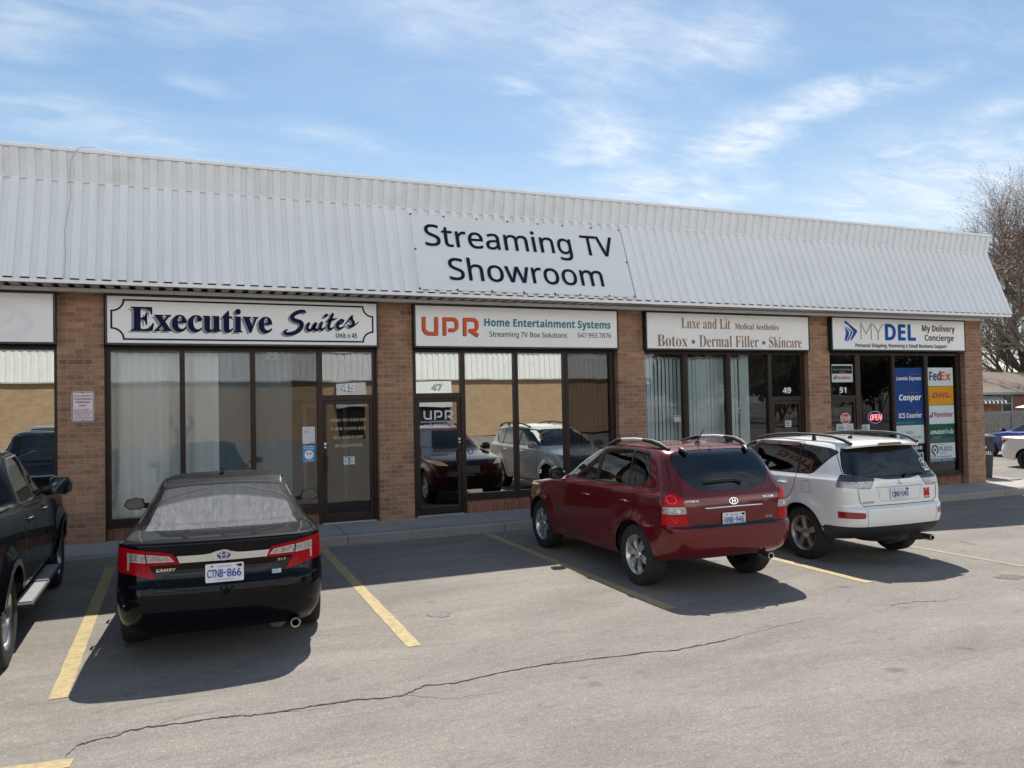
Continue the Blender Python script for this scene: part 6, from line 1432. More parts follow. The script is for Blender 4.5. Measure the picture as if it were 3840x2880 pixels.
    for i in range(n+1):
        t=i/n; xt=-.352+.724*t; xb=-.33+.68*t; zt=.905+.033*math.exp(-((xt)/.075)**2); zb=.846
        vs_+=[(xt,zt),(xb,zb)]
    for i in range(n): fs.append((2*i,2*i+1,2*i+3,2*i+2))
    c.decal('rear',(vs_,fs),M_chrome,'chrome_strip',.012)
    F=c.frame_at('rear',.01,.893,.016); m=MB(); disc(m,F,0,0,.058,.0,28,.042); m.build('emblem',P('emblem_blue',(.02,.03,.25),.15,coat=1),c.root,fix=False)
    m=MB()
    for rx,rz,cz in ((.058,.042,0),(.021,.036,0),(.042,.016,.016)):
        pts=[(rx*math.cos(2*math.pi*k/24),cz+rz*math.sin(2*math.pi*k/24)) for k in range(25)]; stroke(m,F,pts,.008,.002)
    m.build('emblem_rings',M_chrome,c.root,fix=False)
    plate(c,.015,.748,.30,.15,('CTNB','866'),.012)
    c.badge('rear',sanbi('CAMRY'),-.51,-.36,.785,.808,M_chrome); c.badge('rear',sanbi('XLE'),.435,.51,.80,.822,M_chrome)
    F=c.frame_at('rear',.43,.715,.004); m=MB(); slab(m,F,-.038,.012,-.016,.018,-.002,.002); slab(m,F,.014,.036,-.014,.022,-.002,.002); m.build('hybrid_badge',P('badge_silver',(.5,.55,.6),.3,metal=.5),c.root)
    lettering(F,[('HYBRID',-.034,.008,-.006,.006)],P('badge_blue',(.03,.12,.4),.4),c.root,'badge_letters',d=.003)
    # fin, exhaust, lower lip
    m=MB(); n=10
    m.prism([(.98,1.41),(1.16,1.42),(1.02,1.465),(.985,1.47)],lambda u,v,d:(-.02+d,u,v),-.016,.016); m.build('fin_antenna',M_k,c.root,bevel=.008)
    m=MB(); m.lathe([(.030,.0),(.042,-.002),(.045,.012),(.045,.18),(.032,.18),(.030,.0)],'y',(.58,-.99,.262),22); m.build('exhaust_pipe',P('tip_steel',(.35,.34,.33),.25,metal=1),c.root,smooth=40)
    m=MB(); m.lathe([(0,-.02),(.07,0),(.085,.05),(.085,.3)],'y',(.44,-.86,.275),18); m.build('muffler',P('muffler_steel',(.16,.14,.12),.5,metal=.6),c.root,smooth=40)
    m=MB(); m.box(-.30,.34,-.86,-.5,.235,.27); m.box(-.70,.70,.45,2.3,.18,.24); m.box(-.55,.55,-.85,.2,.28,.33); m.build('underbody',M_dark,c.root)
    m=MB(); m.box(-.55,.55,.0,.3,1.02,1.03); m.build('parcel_shelf',M_cabin,c.root)
    interior(c,.68,.0,2.1,.60,1.04,[.55,1.15])
    wheels(c,.755,0,2.74,.325,.215,.215,'ten')
    F=Frame((0,3.62,0),(-1,0,0),(0,0,1),(0,1,0)); m=MB(); slab(m,F,-.15,.15,.44,.59,-.02,0); m.build('front_plate',M_plate,c.root)
build_black()
# ------------------------------------------------------------------ dark pickup at the left edge
def build_truck():
    M_t=P('dark_green_black_paint',(.002,.003,.004),.5,spec=.03,coat=.5,coat_r=.012)
    c=Car('pickup_truck','dark pickup truck with running board and chrome door trim at the left edge','car',(-2.235,7.68,0),.6,'vehicles parked nose-in at the plaza')
    ws=[(0,.93),(.15,1),(.9,1),(1,.985)]
    rings=[
     ring([(0,.42),(.15,.40),(.5,.42),(1,.48)],.84,4.05,-1.15,(.35,.3),(.12,.12),.12,.03,ws),
     ring([(0,.55),(.5,.52),(1,.56)],.90,4.14,-1.20,(.35,.32),(.12,.12),.12,.03,ws),
     ring([(0,.75),(.5,.76),(1,.80)],.915,4.17,-1.20,(.36,.32),(.12,.12),.12,.03,ws),
     ring([(0,.92),(.5,.96),(1,1.0)],.91,4.15,-1.19,(.36,.32),(.12,.12),.12,.03,ws),
     ring([(0,1.03),(.12,1.08),(.4,1.17),(1,1.20)],.895,4.08,-1.18,(.45,.3),(.10,.10),.12,.03,ws),
     ring([(0,1.07),(.2,1.15),(.5,1.22),(1,1.29)],.875,3.80,-1.17,(.45,.25),(.08,.08),.1,.02,ws,sharp=True,sub=4),
     ring([(0,1.10),(.3,1.20),(.6,1.235),(1,1.285)],.845,3.35,-1.10,(.4,.2),(.06,.06),.1,.02,ws,sharp=True,sub=3),
     ring([(0,1.19),(.5,1.235),(1,1.25)],.835,2.72,.70,(.42,.3),(.14,.10),.1,.03,ws,sub=6),
     ring([(0,1.45),(.5,1.48),(1,1.48)],.755,2.25,.78,(.3,.22),(.16,.10),.09,.04,ws),
     ring([(0,1.65),(.3,1.69),(.7,1.69),(1,1.66)],.675,1.90,.90,(.22,.15),(.2,.12),.08,.04,ws,sub=4),
     ring([(0,1.70),(.4,1.745),(.8,1.745),(1,1.71)],.59,1.74,.99,(.2,.15),(.18,.14),.08,.04,ws,sub=4),
     ring([(0,1.73),(.5,1.765),(1,1.745)],.36,1.6,1.12,(.15,.1),(.15,.1),.05,.03,ws),
     ring([(0,1.74),(.5,1.77),(1,1.755)],.01,1.5,1.2,(.005,.01),(.005,.01),.0,.0,ws)]
    c.shell(rings,arch_deform(0,3.27,.39,.47,.035,.14))
    for y in (0,3.27): c.region('arch',[('side',circ(y,.39,.455,30))],M_dark,hole=True,cond=lambda p,n:abs(p.x)>.35)
    sidec=lambda p,n:abs(p.x)>.45 and abs(n.x)>.30
    gt=glass('truck_glass',.10,(.24,.27,.27))
    c.region('front_window',[('side',rnd_poly([(2.47,1.25),(2.45,1.29),(2.02,1.60),(1.82,1.655),(1.78,1.25)],.04))],gt,-.004,sidec,True)
    c.region('rear_window',[('side',rnd_poly([(1.68,1.25),(1.70,1.665),(1.15,1.65),(1.02,1.55),(.98,1.29),(1.05,1.25)],.05))],gt,-.004,sidec,True)
    c.region('window_trim',[('side',rnd_poly([(2.56,1.225),(2.54,1.28),(2.04,1.63),(1.78,1.69),(1.12,1.678),(.97,1.57),(.92,1.28),(1.0,1.225)],.05))],M_trim,-.001,sidec,True)
    c.region('cab_rear_window',[('rear',rnd_poly([(-.58,1.30),(.58,1.30),(.50,1.60),(-.50,1.60)],.05))],GLS_T,-.003,lambda p,n:.5<p.y<1.2 and n.y<-.3)
    c.region('tonneau_cover',[('top',[(-.80,-1.08),(.80,-1.08),(.80,.68),(-.80,.68)])],M_matte,.004,lambda p,n:p.z>1.2 and p.y<.72 and n.z>.5)
    for sg in (-1,1):
        f=(lambda p:p) if sg<0 else mir
        c.region('tail_lamp',[('rear',f([(-1.1,.92),(-.74,.92),(-.74,1.25),(-1.1,1.25)])),('side',[(-1.4,.9),(-1.06,.9),(-1.06,1.3),(-1.4,1.3)])],M_redlens,.004,(lambda p,n:p.y<-.9 and p.x<-.5) if sg<0 else (lambda p,n:p.y<-.9 and p.x>.5))
    fd=[(2.60,.50),(2.62,.9),(2.58,1.225),(2.05,1.64),(1.755,1.70),(1.73,1.22),(1.73,.48)]; rd=[(1.725,.48),(1.725,1.22),(1.75,1.70),(1.11,1.69),(.93,1.58),(.86,1.25),(.84,.75),(.80,.48)]
    dc=lambda p,n:abs(p.x)>.5 and p.z<1.675
    c.region('door',[('side',fd)],M_t,0,dc,True); c.region('door',[('side',rd)],M_t,0,dc,True)
    c.region('windscreen',[('front',rnd_poly([(-.74,1.24),(.74,1.24),(.62,1.63),(.30,1.665),(-.30,1.665),(-.62,1.63)],.05))],GLS_C,-.003,lambda p,n:p.y>1.2)
    for sg in (1,-1):
        hp=rnd_poly([(.48,.84),(.86,.84),(.86,1.02),(.48,.98)],.03); hp=hp if sg>0 else mir(hp); c.region('headlamp',[('front',hp)],M_clear,.003,lambda p,n:p.y>3.0)
    c.region('grille',[('front',[(-.44,.62),(.44,.62),(.44,.98),(-.44,.98)])],M_trim,-.01,lambda p,n:p.y>3.0)
    c.finish(M_t)
    for sg in (1,-1):
        c.ribbon('side',fd,.007,M_gap,'door_gap',sg,closed=True); c.ribbon('side',rd,.007,M_gap,'door_gap',sg,closed=True)
        c.ribbon('side',[(.74,.50),(.74,1.26)],.02,M_gap,'bed_gap',sg)
        c.ribbon('side',[(2.50,1.235),(1.0,1.235)],.022,M_chrome,'window_chrome',sg,off=.005)
        c.ribbon('side',[(2.52,1.24),(2.04,1.622),(1.80,1.68),(1.13,1.665),(.985,1.56),(.945,1.28),(1.0,1.235)],.013,M_alloy,'window_surround',sg,off=.004)
        handle(c,1.98,1.10,sg,M_trim,.17); handle(c,1.06,1.11,sg,M_trim,.17)
        for yy in (2.06,1.14):
            F=c.frame_at('side',yy-.16,1.10,.006,sgn=sg); m=MB(); disc(m,F,0,0,.05,.0,16,.04); m.build('handle_cup',M_gap,c.root,fix=False)
        mirror(c,[(.90,1.27),(.93,1.20),(1.05,1.18),(1.11,1.225),(1.115,1.305),(1.08,1.375),(.94,1.385),(.90,1.36)],sg,M_trim,P('mirror_blue',(.10,.14,.17),.02,metal=1),(.83,2.40,1.24))
        for y in (0,3.27):
            pts=[(y+.462*math.cos(R(a)),.39+.462*math.sin(R(a))) for a in range(0,181,10)]
            c.ribbon('side',pts,.055,M_matte,'arch_trim',sg,off=.012)
        # running board with steel tread
        m=MB(); m.box(sg*.80 if sg>0 else -.98,sg*.98 if sg>0 else -.80,.62,2.72,.335,.372); st=m.build('running_board',M_matte,c.root,bevel=.01)
        for (a,b) in ((.72,1.62),(1.72,2.62)):
            m=MB()
            for i in range(int((b-a)/.05)): m.box(sg*.83 if sg>0 else -.965,sg*.965 if sg>0 else -.83,a+i*.05,a+i*.05+.036,.372,.379)
            m.build('step_tread',P('step_aluminium',(.42,.42,.43),.5,metal=.25),st)
        m=MB()
        for y in (.9,1.7,2.5): m.tube([(sg*.6,y,.42),(sg*.85,y,.35)],.02,6)
        m.build('step_bracket',M_dark,c.root)
        c.ribbon('side',[(2.85,.70),(2.95,.70)],.03,M_chrome,'fender_badge',sg,off=.006)
    m=MB(); m.box(-.72,.72,-1.05,3.6,.40,.46); m.build('underbody',M_dark,c.root)
    m=MB(); m.box(-.80,.80,-1.34,-1.16,.48,.66); m.build('rear_bumper',M_chrome,c.root,bevel=.02)
    interior(c,.72,.75,2.55,.85,1.26,[1.1,1.8])
    wheels(c,.775,0,3.27,.39,.255,.245,'six')
build_truck()
# ------------------------------------------------------------------ building across the lot (seen in the shop windows)
M_tan=brick('tan_brick',(.45,.31,.195),(.42,.285,.175),(.44,.33,.23),bw=.3,rh=.08,bumps=.0,con=.6)
opp=thing('opposite_plaza','tan brick plaza with white ribbed roof edge, mirrored in the shop windows','building',(8,-27,0))
inv=Matrix.Translation((-8,27,0))
def addo(o): o.parent=opp; o.matrix_parent_inverse=inv; return o
m=MB(); m.box(-40,34.4,-40,-27.2,-.2,5.6); addo(m.build('brick_wall',M_tan))
m=MB(); x=34.9; cols=[]
while x>-40:
    for u,d in ((0,0),(.08,.04),(.6,.04),(.68,0)): cols.append((x-u*.42,d))
    x-=.42
for X,d in cols: m.v+=[(X,-27.05+d,3.95),(X,-27.15+d,5.95)]
for i in range(len(cols)-1): m.f.append((2*i,2*i+2,2*i+3,2*i+1))
addo(m.build('mansard_panel',M_white)); m=MB(); m.box(-40,34.9,-27.19,-26.99,3.86,3.945); addo(m.build('soffit',M_soffit)); m=MB(); m.box(-40,34.9,-27.4,-27.02,5.9,6.05); addo(m.build('roof_coping',M_white))
for (a,b) in ((15,17.9),(9.7,11.7)):
    m=MB(); m.box(a,b,-27.19,-26.95,2.0,3.78); addo(m.build('entry_canopy',M_white,bevel=.03))
    m=MB(); m.box(a+.1,b-.1,-27.195,-27.15,-.02,1.99); addo(m.build('entry_door',P('void_black',(.006,.006,.008))))
# ------------------------------------------------------------------ small saloon cars further off
def small_car(name,label,paintm,loc,yaw,Lw,W,H,wb,coupe,steel,group):
    c=Car(name,label,'car',loc,yaw,group); s=W/1.74; q=H/1.41
    f=wb+.86; r=-.98
    ws=[(0,.88),(.22,.985),(.5,1),(.8,1),(1,.92)]
    def z(*p): return [(a,b*q) for a,b in p]
    rb=-.30 if not coupe else -.25
    rings=[
     ring(z((0,.22),(.5,.21),(1,.30)),.78*s,f-.12,r+.15,(.38,.32),(.30,.28),.16,.08,ws,sub=3),
     ring(z((0,.36),(.5,.34),(1,.38)),.84*s,f-.03,r+.03,(.38,.34),(.30,.34),.17,.10,ws,sub=3),
     ring(z((0,.54),(.5,.54),(1,.60)),.868*s,f,r,(.4,.34),(.30,.36),.17,.11,ws,sub=3),
     ring(z((0,.68),(.5,.74),(1,.82)),.862*s,f-.05,r+.06,(.45,.34),(.28,.32),.16,.10,ws,sub=3),
     ring(z((0,.80),(.2,.87),(.5,.93),(.8,1.0),(1,1.03)),.842*s,f-.24,r+.02,(.5,.32),(.30,.26),.15,.10,ws,sharp=True,sub=3),
     ring(z((0,.84),(.25,.92),(.6,.975),(1,1.045)),.822*s,f-.5,r+.08,(.5,.28),(.30,.22),.13,.09,ws,sub=3),
     ring(z((0,.95),(.5,1.0),(.85,1.04),(1,1.06)),.785*s,wb-.38,rb-.18,(.5,.3),(.30,.18),.12,.10,ws,sub=5),
     ring(z((0,1.17),(.5,1.20),(1,1.19)),.69*s,wb-.95,rb+.38,(.34,.22),(.22,.14),.10,.09,ws,sub=4),
     ring(z((0,1.315),(.4,1.345),(1,1.318)),.608*s,wb-1.36,rb+.88,(.24,.15),(.18,.10),.08,.06,ws,sub=3),
     ring(z((0,1.37),(.5,1.395),(1,1.372)),.50*s,wb-1.52,rb+1.08,(.2,.12),(.15,.08),.06,.04,ws,sub=3),
     ring(z((0,1.40),(.5,1.41),(1,1.40)),.01,wb-1.62,rb+1.25,(.005,.01),(.005,.01),0,0,ws)]
    c.shell(rings,arch_deform(0,wb,.32,.375,.02,.12))
    for y in (0,wb): c.region('arch',[('side',circ(y,.32,.375,20))],M_dark,hole=True,cond=lambda p,n:abs(p.x)>.35)
    sc=lambda p,n:abs(p.x)>.4 and abs(n.x)>.25
    a=wb-.62; gm=glass('car_glass_far',.10,(.22,.25,.25)) if not coupe else GLS_T
    if coupe:
        c.region('side_window',[('side',rnd_poly([(a,1.01*q),(a-.45,1.25*q),(a-.85,1.325*q),(.55,1.30*q),(.16,1.10*q),(.30,1.03*q)],.04))],gm,-.004,sc,True)
    else:
        c.region('front_window',[('side',rnd_poly([(a+.1,1.01*q),(a-.38,1.24*q),(a-.80,1.325*q),(a-.84,1.01*q)],.03))],gm,-.004,sc,True); c.region('rear_window',[('side',rnd_poly([(a-.92,1.01*q),(a-.90,1.325*q),(.5,1.29*q),(.18,1.12*q),(.22,1.04*q)],.03))],gm,-.004,sc,True)
    c.region('rear_windscreen',[('top',rnd_poly([(-.60*s,rb-.10),(0,rb-.16),(.60*s,rb-.10),(.52*s,rb+.82),(-.52*s,rb+.82)],.03,2))],GLS_T,-.003,lambda p,n:p.z>1.0*q and p.y<rb+.9)
    c.region('windscreen',[('front',rnd_poly([(-.66*s,1.0*q),(.66*s,1.0*q),(.55*s,1.29*q),(-.55*s,1.29*q)],.05))],GLS_C,-.003,lambda p,n:p.y>wb-1.5)
    lo=[(-1.1,.74*q),(-.50,.78*q),(-.46,.90*q),(-1.1,.99*q)]; si=[(-1.3,.6),(r+.20,.80*q),(r+.42,.98*q),(-1.3,1.1)]
    for sg in (-1,1):
        ff=(lambda p:p) if sg<0 else mir
        c.region('tail_lamp',[('rear',ff(lo)),('side',si)],M_redlens,.004,(lambda p,n:p.y<-.4 and p.x<-.25) if sg<0 else (lambda p,n:p.y<-.4 and p.x>.25))
        hp=ff([(-.42,.68*q),(-.66,.68*q),(-.84,.80*q),(-.80,.86*q),(-.60,.80*q)]); c.region('headlamp',[('front',hp)],M_clear,.003,lambda p,n:p.y>wb)
    c.finish(paintm)
    for sg in (-1,1):
        d=[(wb-.50,.32),(wb-.50,.98*q),(a-.86,1.0*q),(a-.86,.32)] if not coupe else [(wb-.52,.32),(wb-.52,.98*q),(.62,1.0*q),(.55,.40)]
        c.ribbon('side',d,.008,M_gap,'door_gap',sg,step=.06)
        if not coupe: c.ribbon('side',[(a-.86,.9*q),(.28,1.0*q),(.42,.6*q),(.45,.32)],.008,M_gap,'door_gap',sg,step=.06); handle(c,.55,.90*q,sg,M_chrome)
        handle(c,a-.65 if not coupe else .86,.88*q,sg,paintm)
        mirror(c,[(.84*s,.985*q),(.90*s,.965*q),(1.0*s,.97*q),(1.03*s,1.02*q),(.98*s,1.09*q),(.88*s,1.085*q)],sg,paintm,M_mglass,(.78*s,wb-.72,1.0*q))
    plate(c,0,.74*q if not coupe else .62*q,.30,.15,('',''),.01,top=None,bottom=None) if False else None
    m=MB(); m.box(-.68,.68,.45,wb-.45,.20,.26); m.build('underbody',M_dark,c.root)
    interior(c,.66*s,.0,wb-.6,.60*q,1.02*q,[.45,1.05])
    wheels(c,.752*s,0,wb,.32,.21,.21,'steel' if steel else 'ten',P('steel_black',(.012,.012,.013),.5) if steel else None)
    return c
M_silverw=P('silver_white_paint',(.66,.65,.66),.3,metal=.15,coat=1,var=.02); M_blue_p=P('royal_blue_paint',(.018,.022,.19),.32,metal=.3,coat=1,var=.02); M_greyp=P('grey_metallic_paint',(.30,.32,.34),.3,metal=.5,coat=1)
GF='cars parked beside the fence'
ux,uy=.8247,.5655
small_car('coupe','pale silver coupe with black steel wheels beyond the corner pillar','',None,0,0,1,1,1,1,1,'') if False else None
small_car('coupe','pale silver coupe with black steel wheels beyond the corner pillar',M_silverw,(25.95,17.05,gz(26)),188,4.5,1.74,1.41,2.65,True,True,GF)
small_car('sedan','dark blue sedan half hidden behind the silver coupe and the litter bin',M_blue_p,(30.1,18.6,gz(30)),-4,4.6,1.78,1.46,2.7,False,False,GF)
# cars along the opposite plaza, seen in the shop windows
GO='cars parked along the opposite plaza'
small_car('sedan','silver sedan parked across the lot, mirrored in the executive suites window',M_greyp,(-6.2,-17.0,0),182,4.6,1.78,1.46,2.7,False,False,GO)
# ------------------------------------------------------------------ litter bin
def bin_():
    t=thing('litter_bin','dark grey plastic bin with white arrow logo beside the corner pillar','bin',(18.93,13.98,-.035),R(-32))
    m=MB(); n=[]
    for z,sx,sy in ((0,.20,.20),(.06,.205,.205),(.95,.255,.255),(1.0,.262,.262),(1.0,.275,.275),(1.045,.275,.275)): n.append(rrect(-sx,sx,-sy,sy,.06,4))
    zs=[0,.06,.95,1.0,1.0,1.045]
    k=len(n[0])
    for ring_,z in zip(n,zs): m.v+=[(x,y,z) for x,y in ring_]
    for l in range(len(n)-1):
        for i in range(k): m.f.append((l*k+i,l*k+(i+1)%k,(l+1)*k+(i+1)%k,(l+1)*k+i))
    m.f.append(tuple(range(k))); m.build('bin_body',P('bin_plastic',(.035,.038,.044),.55,var=.25,vscale=12,dirt=(.16,.15,.14),dscale=6,damt=.35),t,smooth=40)
    m=MB(); m.prism(rrect(-.28,.28,-.28,.28,.07,4),lambda u,v,d:(u,v,d),1.046,1.06); m.prism(rrect(-.25,.25,-.25,.25,.06,4),lambda u,v,d:(u,v,d),1.06,1.085); m.build('bin_lid',P('lid_plastic',(.30,.31,.33),.4,var=.15),t,bevel=.006)
    F=Frame((0,-.232,0),(1,0,0),(0,-.053,1),(0,-1,0)); F2=Frame((0,-.2045,.055),(1,0,0),(0,-.0557,.9984),(0,-.998,-.055))
    m=MB(); arrowlogo(m,F2,-.06,.06,.66,.80,.006); m.build('logo',M_wink,t,fix=False)
    m=MB(); stroke(m,F2,[(-.175,.54),(-.175,.62),(-.14,.57),(-.105,.62),(-.105,.54)],.011,.006); stroke(m,F2,[(-.085,.62),(-.05,.58),(-.015,.62)],.011,.006); stroke(m,F2,[(-.05,.582),(-.05,.54)],.011,.0062); m.build('thin_lettering',M_wink,t,fix=False)
    lettering(F2,[(bold('DEL'),.0,.18,.54,.62,dict(offset=.015))],M_wink,t,'bold_lettering',d=.006)
bin_()
# ------------------------------------------------------------------ fence, bungalow, trees beyond the side street
def fence():
    t=thing('wood_fence','tall weathered grey board fence behind the two parked cars','fence',(42,30.4,-.3)); inv=Matrix.Translation((-42,-30.4,.3))
    rnd=random.Random(11); m=MB(); cap=MB(); x=36.0
    while x<66:
        wd=.145; dz=rnd.uniform(-.012,.012); m.box(x,x+wd,30.4+rnd.uniform(0,.012),30.43,-.3,1.02+dz); x+=wd+.006
    o=m.build('board_panel',P('weathered_board',(.24,.225,.20),.85,var=.3,vscale=5,dirt=(.14,.125,.105),dscale=4,damt=.7,bump=.5,bscale=40),t); o.matrix_parent_inverse=inv
    cap.box(36,66,30.36,30.46,1.04,1.09); cap.box(36,66,30.37,30.40,.92,1.02); o=cap.build('top_rail',P('weathered_rail',(.26,.245,.22),.85,var=.2,vscale=6),t); o.matrix_parent_inverse=inv
    for i in range(13):
        p=MB(); xx=36.6+2.4*i; p.box(xx,xx+.1,30.34,30.40,-.3,1.04); o=p.build('post',P('weathered_rail',(.26,.245,.22)),t); o.matrix_parent_inverse=inv
fence()
def bungalow():
    t=thing('bungalow','low red brick bungalow with brown shingle hip roof, chimney and striped awning','house',(52,38,0)); inv=Matrix.Translation((-52,-38,0))
    def add(o): o.parent=t; o.matrix_parent_inverse=inv; return o
    Mb=brick('bungalow_brick',(.30,.135,.09),(.24,.105,.07),(.3,.24,.2)); 
    m=MB(); m.box(47.5,66,36,46,-.3,2.25); add(m.build('wall',Mb))
    x0,x1,y0,y1,ze=46.9,66.6,35.4,46.6,2.2; zr=3.75; m=MB()
    m.add([(x0,y0,ze),(x1,y0,ze),(x1,y1,ze),(x0,y1,ze),(x0+5,41,zr),(x1-5,41,zr)],[(0,1,5,4),(1,2,5),(2,3,4,5),(3,0,4)]); rf=add(m.build('roof',P('brown_shingle',(.20,.155,.125),.9,var=.25,vscale=10,bump=.6,bscale=25)))
    m=MB(); m.box(x0,x1,y0,y0+.06,ze-.16,ze-.002); m.box(x0,x0+.06,y0+.06,y1,ze-.16,ze-.002); add(m.build('eave_gutter',P('sage_gutter',(.28,.31,.28),.5)))
    m=MB(); m.box(51.6,52.5,40.6,41.3,3.2,4.35); m.box(51.52,52.58,40.52,41.38,4.35,4.45); o=m.build('chimney',Mb); o.parent=rf
    m=MB(); m.tube([(48.6,38.6,3.0),(48.6,38.6,3.3)],.05,8); m.box(48.45,48.75,38.5,38.7,3.3,3.42); o=m.build('roof_vent',M_black); o.parent=rf
    def win(a,b,z0,z1):
        m=MB(); fw=.09
        m.box(a-fw,b+fw,35.93,35.998,z1,z1+fw); m.box(a-fw,b+fw,35.93,35.998,z0-fw,z0); m.box(a-fw,a,35.93,35.998,z0,z1); m.box(b,b+fw,35.93,35.998,z0,z1); m.box(a,b,35.94,35.998,(z0+z1)/2-.03,(z0+z1)/2+.03)
        f=add(m.build('window',P('sage_trim',(.36,.42,.40),.5))); m=MB(); m.quad((a,35.97,z0),(b,35.97,z0),(b,35.97,z1),(a,35.97,z1)); o=m.build('pane',P('window_dark',(.02,.03,.035),.08),None,fix=False); o.parent=f
    win(51.0,51.9,.85,2.0); win(54.5,56.2,.95,1.95)
    d=MB(); d.box(47.9,49.1,35.94,35.998,-.2,1.85); dr=add(d.build('door',P('sage_trim',(.36,.42,.40)))); m=MB(); m.box(48.1,48.9,35.93,35.938,.9,1.7); o=m.build('door_window',P('window_dark',(.02,.03,.035)),None); o.parent=dr; m=MB(); m.box(48.15,48.95,35.92,35.938,.15,.6); o=m.build('mail_flap',M_black); o.parent=dr
    # striped awning
    n=13; a,b=47.6,50.1
    for i in range(n):
        xa=a+(b-a)*i/n; xb=a+(b-a)*(i+1)/n; m=MB()
        m.prism([(35.99,2.02),(35.0,1.62),(35.0,1.45),(35.02,1.45),(35.03,1.6),(35.99,1.99)],lambda u,v,d_:(d_,u,v),xa,xb-.001); add(m.build('awning_stripe',M_white if i%2==0 else P('awning_dark',(.02,.02,.022),.5)))
bungalow()
def patio():
    t=thing('patio_umbrella','white flat topped dome just above the wood fence','umbrella',(50.2,33.2,-.3)); m=MB(); m.lathe([(0,1.72),(.55,1.66),(1.05,1.52),(1.1,1.48),(0,1.5)],'z',(0,0,0),20); m.build('canopy',M_white,t,smooth=50); m=MB(); m.tube([(0,0,0),(0,0,1.55)],.05,8); m.lathe([(.3,0),(.3,1.3),(.34,1.32),(.0,1.34)],'z',(0,0,0),16); m.build('pole',M_black,t)
patio()
m=MB(); m.add([(60,46,2.6),(76,46,2.6),(76,56,2.6),(60,56,2.6),(65,51,4.6),(71,51,4.6)],[(0,1,5,4),(1,2,5),(2,3,4,5),(3,0,4)]); m.box(60.5,75.5,46.5,55.5,-.2,2.59)
t=thing('far_house','grey roofed house just showing behind the bungalow','house',(68,50,0)); inv=Matrix.Translation((-68,-50,0)); o=m.build('roof',P('grey_shingle',(.16,.16,.165),.9,var=.2),t); o.matrix_parent_inverse=inv
# trees
def bark(): return P('bark_grey_brown',(.18,.145,.115),.9,var=.3,vscale=12,bump=.8,bscale=30)
def bare_tree(name,label,cat,loc,H,spread,seed,budcol,nb=5200,levels=5,group=None,trunk_r=.32,budsize=.07,lean=(0,0),grow=.62):
    rnd=random.Random(seed); t=thing(name,label,cat,loc,group=group); m=MB(); tips=[]; segs=[]
    def branch(p,d,L_,r,lv):
        pts=[p]; rs=[r]; k=4 if lv<3 else 3; q=p.copy(); dd=d.copy()
        for i in range(k):
            dd=(dd+Vector((rnd.gauss(0,.16),rnd.gauss(0,.16),rnd.gauss(0,.10)+(.06 if lv>0 else 0)))).normalized(); q=q+dd*(L_/k); pts.append(q.copy()); rs.append(max(.004,r*(1-.55*(i+1)/k)))
            if lv>=2: tips.append((q.copy(),dd.copy(),lv))
        m.tube(pts,rs,8 if lv==0 else (6 if lv<2 else (4 if lv<4 else 3)),False)
        if lv>=levels: return
        nc={0:9,1:6,2:6,3:5,4:4}.get(lv,3)
        for c in range(nc):
            f=rnd.uniform(.35,1) if lv>0 else rnd.uniform(.42,1); i=min(k-1,int(f*k)); b=pts[i].lerp(pts[i+1],f*k-i if f*k-i<=1 else 1)
            ax=dd.orthogonal().normalized(); ax.rotate(Matrix.Rotation(rnd.uniform(0,6.283),3,dd)); ang=rnd.uniform(.45,1.0) if lv<2 else rnd.uniform(.35,.9)
            nd=(dd*math.cos(ang)+ax*math.sin(ang)); nd.z*=.85 if lv==0 else 1; nd=(nd+Vector((0,0,.12))).normalized()
            nd.x*=spread; nd.y*=spread; nd.normalize()
            branch(b,nd,L_*rnd.uniform(grow-.1,grow+.12),rs[i]*rnd.uniform(.45,.68),lv+1)
    branch(Vector((0,0,-.3)),Vector((lean[0],lean[1],1)).normalized(),H*.34,trunk_r,0)
    o=m.build('trunk',bark(),t,smooth=60,fix=False)
    b=MB()
    for i in range(nb):
        q,dd,lv=tips[rnd.randrange(len(tips))]
        c=q+Vector((rnd.gauss(0,.16),rnd.gauss(0,.16),rnd.gauss(0,.16))); s=budsize*rnd.uniform(.4,1.3); a=Vector((rnd.gauss(0,1),rnd.gauss(0,1),rnd.gauss(0,1))).normalized(); e=a.orthogonal().normalized()
        b.add([c-a*s,c+e*s*.45,c+a*s,c-e*s*.45],[(0,1,2,3)])
    b.build('crown',budcol,t,fix=False); return t
bud=P('red_brown_buds',(.50,.33,.24),.8,var=.5,vscale=1.2); budg=P('young_green_leaves',(.13,.16,.05),.7,var=.45,vscale=.8)
bare_tree('maple_tree','large bare maple with reddish spring buds rising behind the corner of the plaza','tree',(54.0,33.0,-.3),23,1.05,21,bud,30000,5,None,.55,.068,(-.10,-.05),.68)
bare_tree('shade_tree','second bare tree further right and behind the budding maple','tree',(66,44,-.3),20,1.0,5,P('olive_buds',(.20,.17,.09),.8,var=.4,vscale=1),5000,5,None,.45,.09)
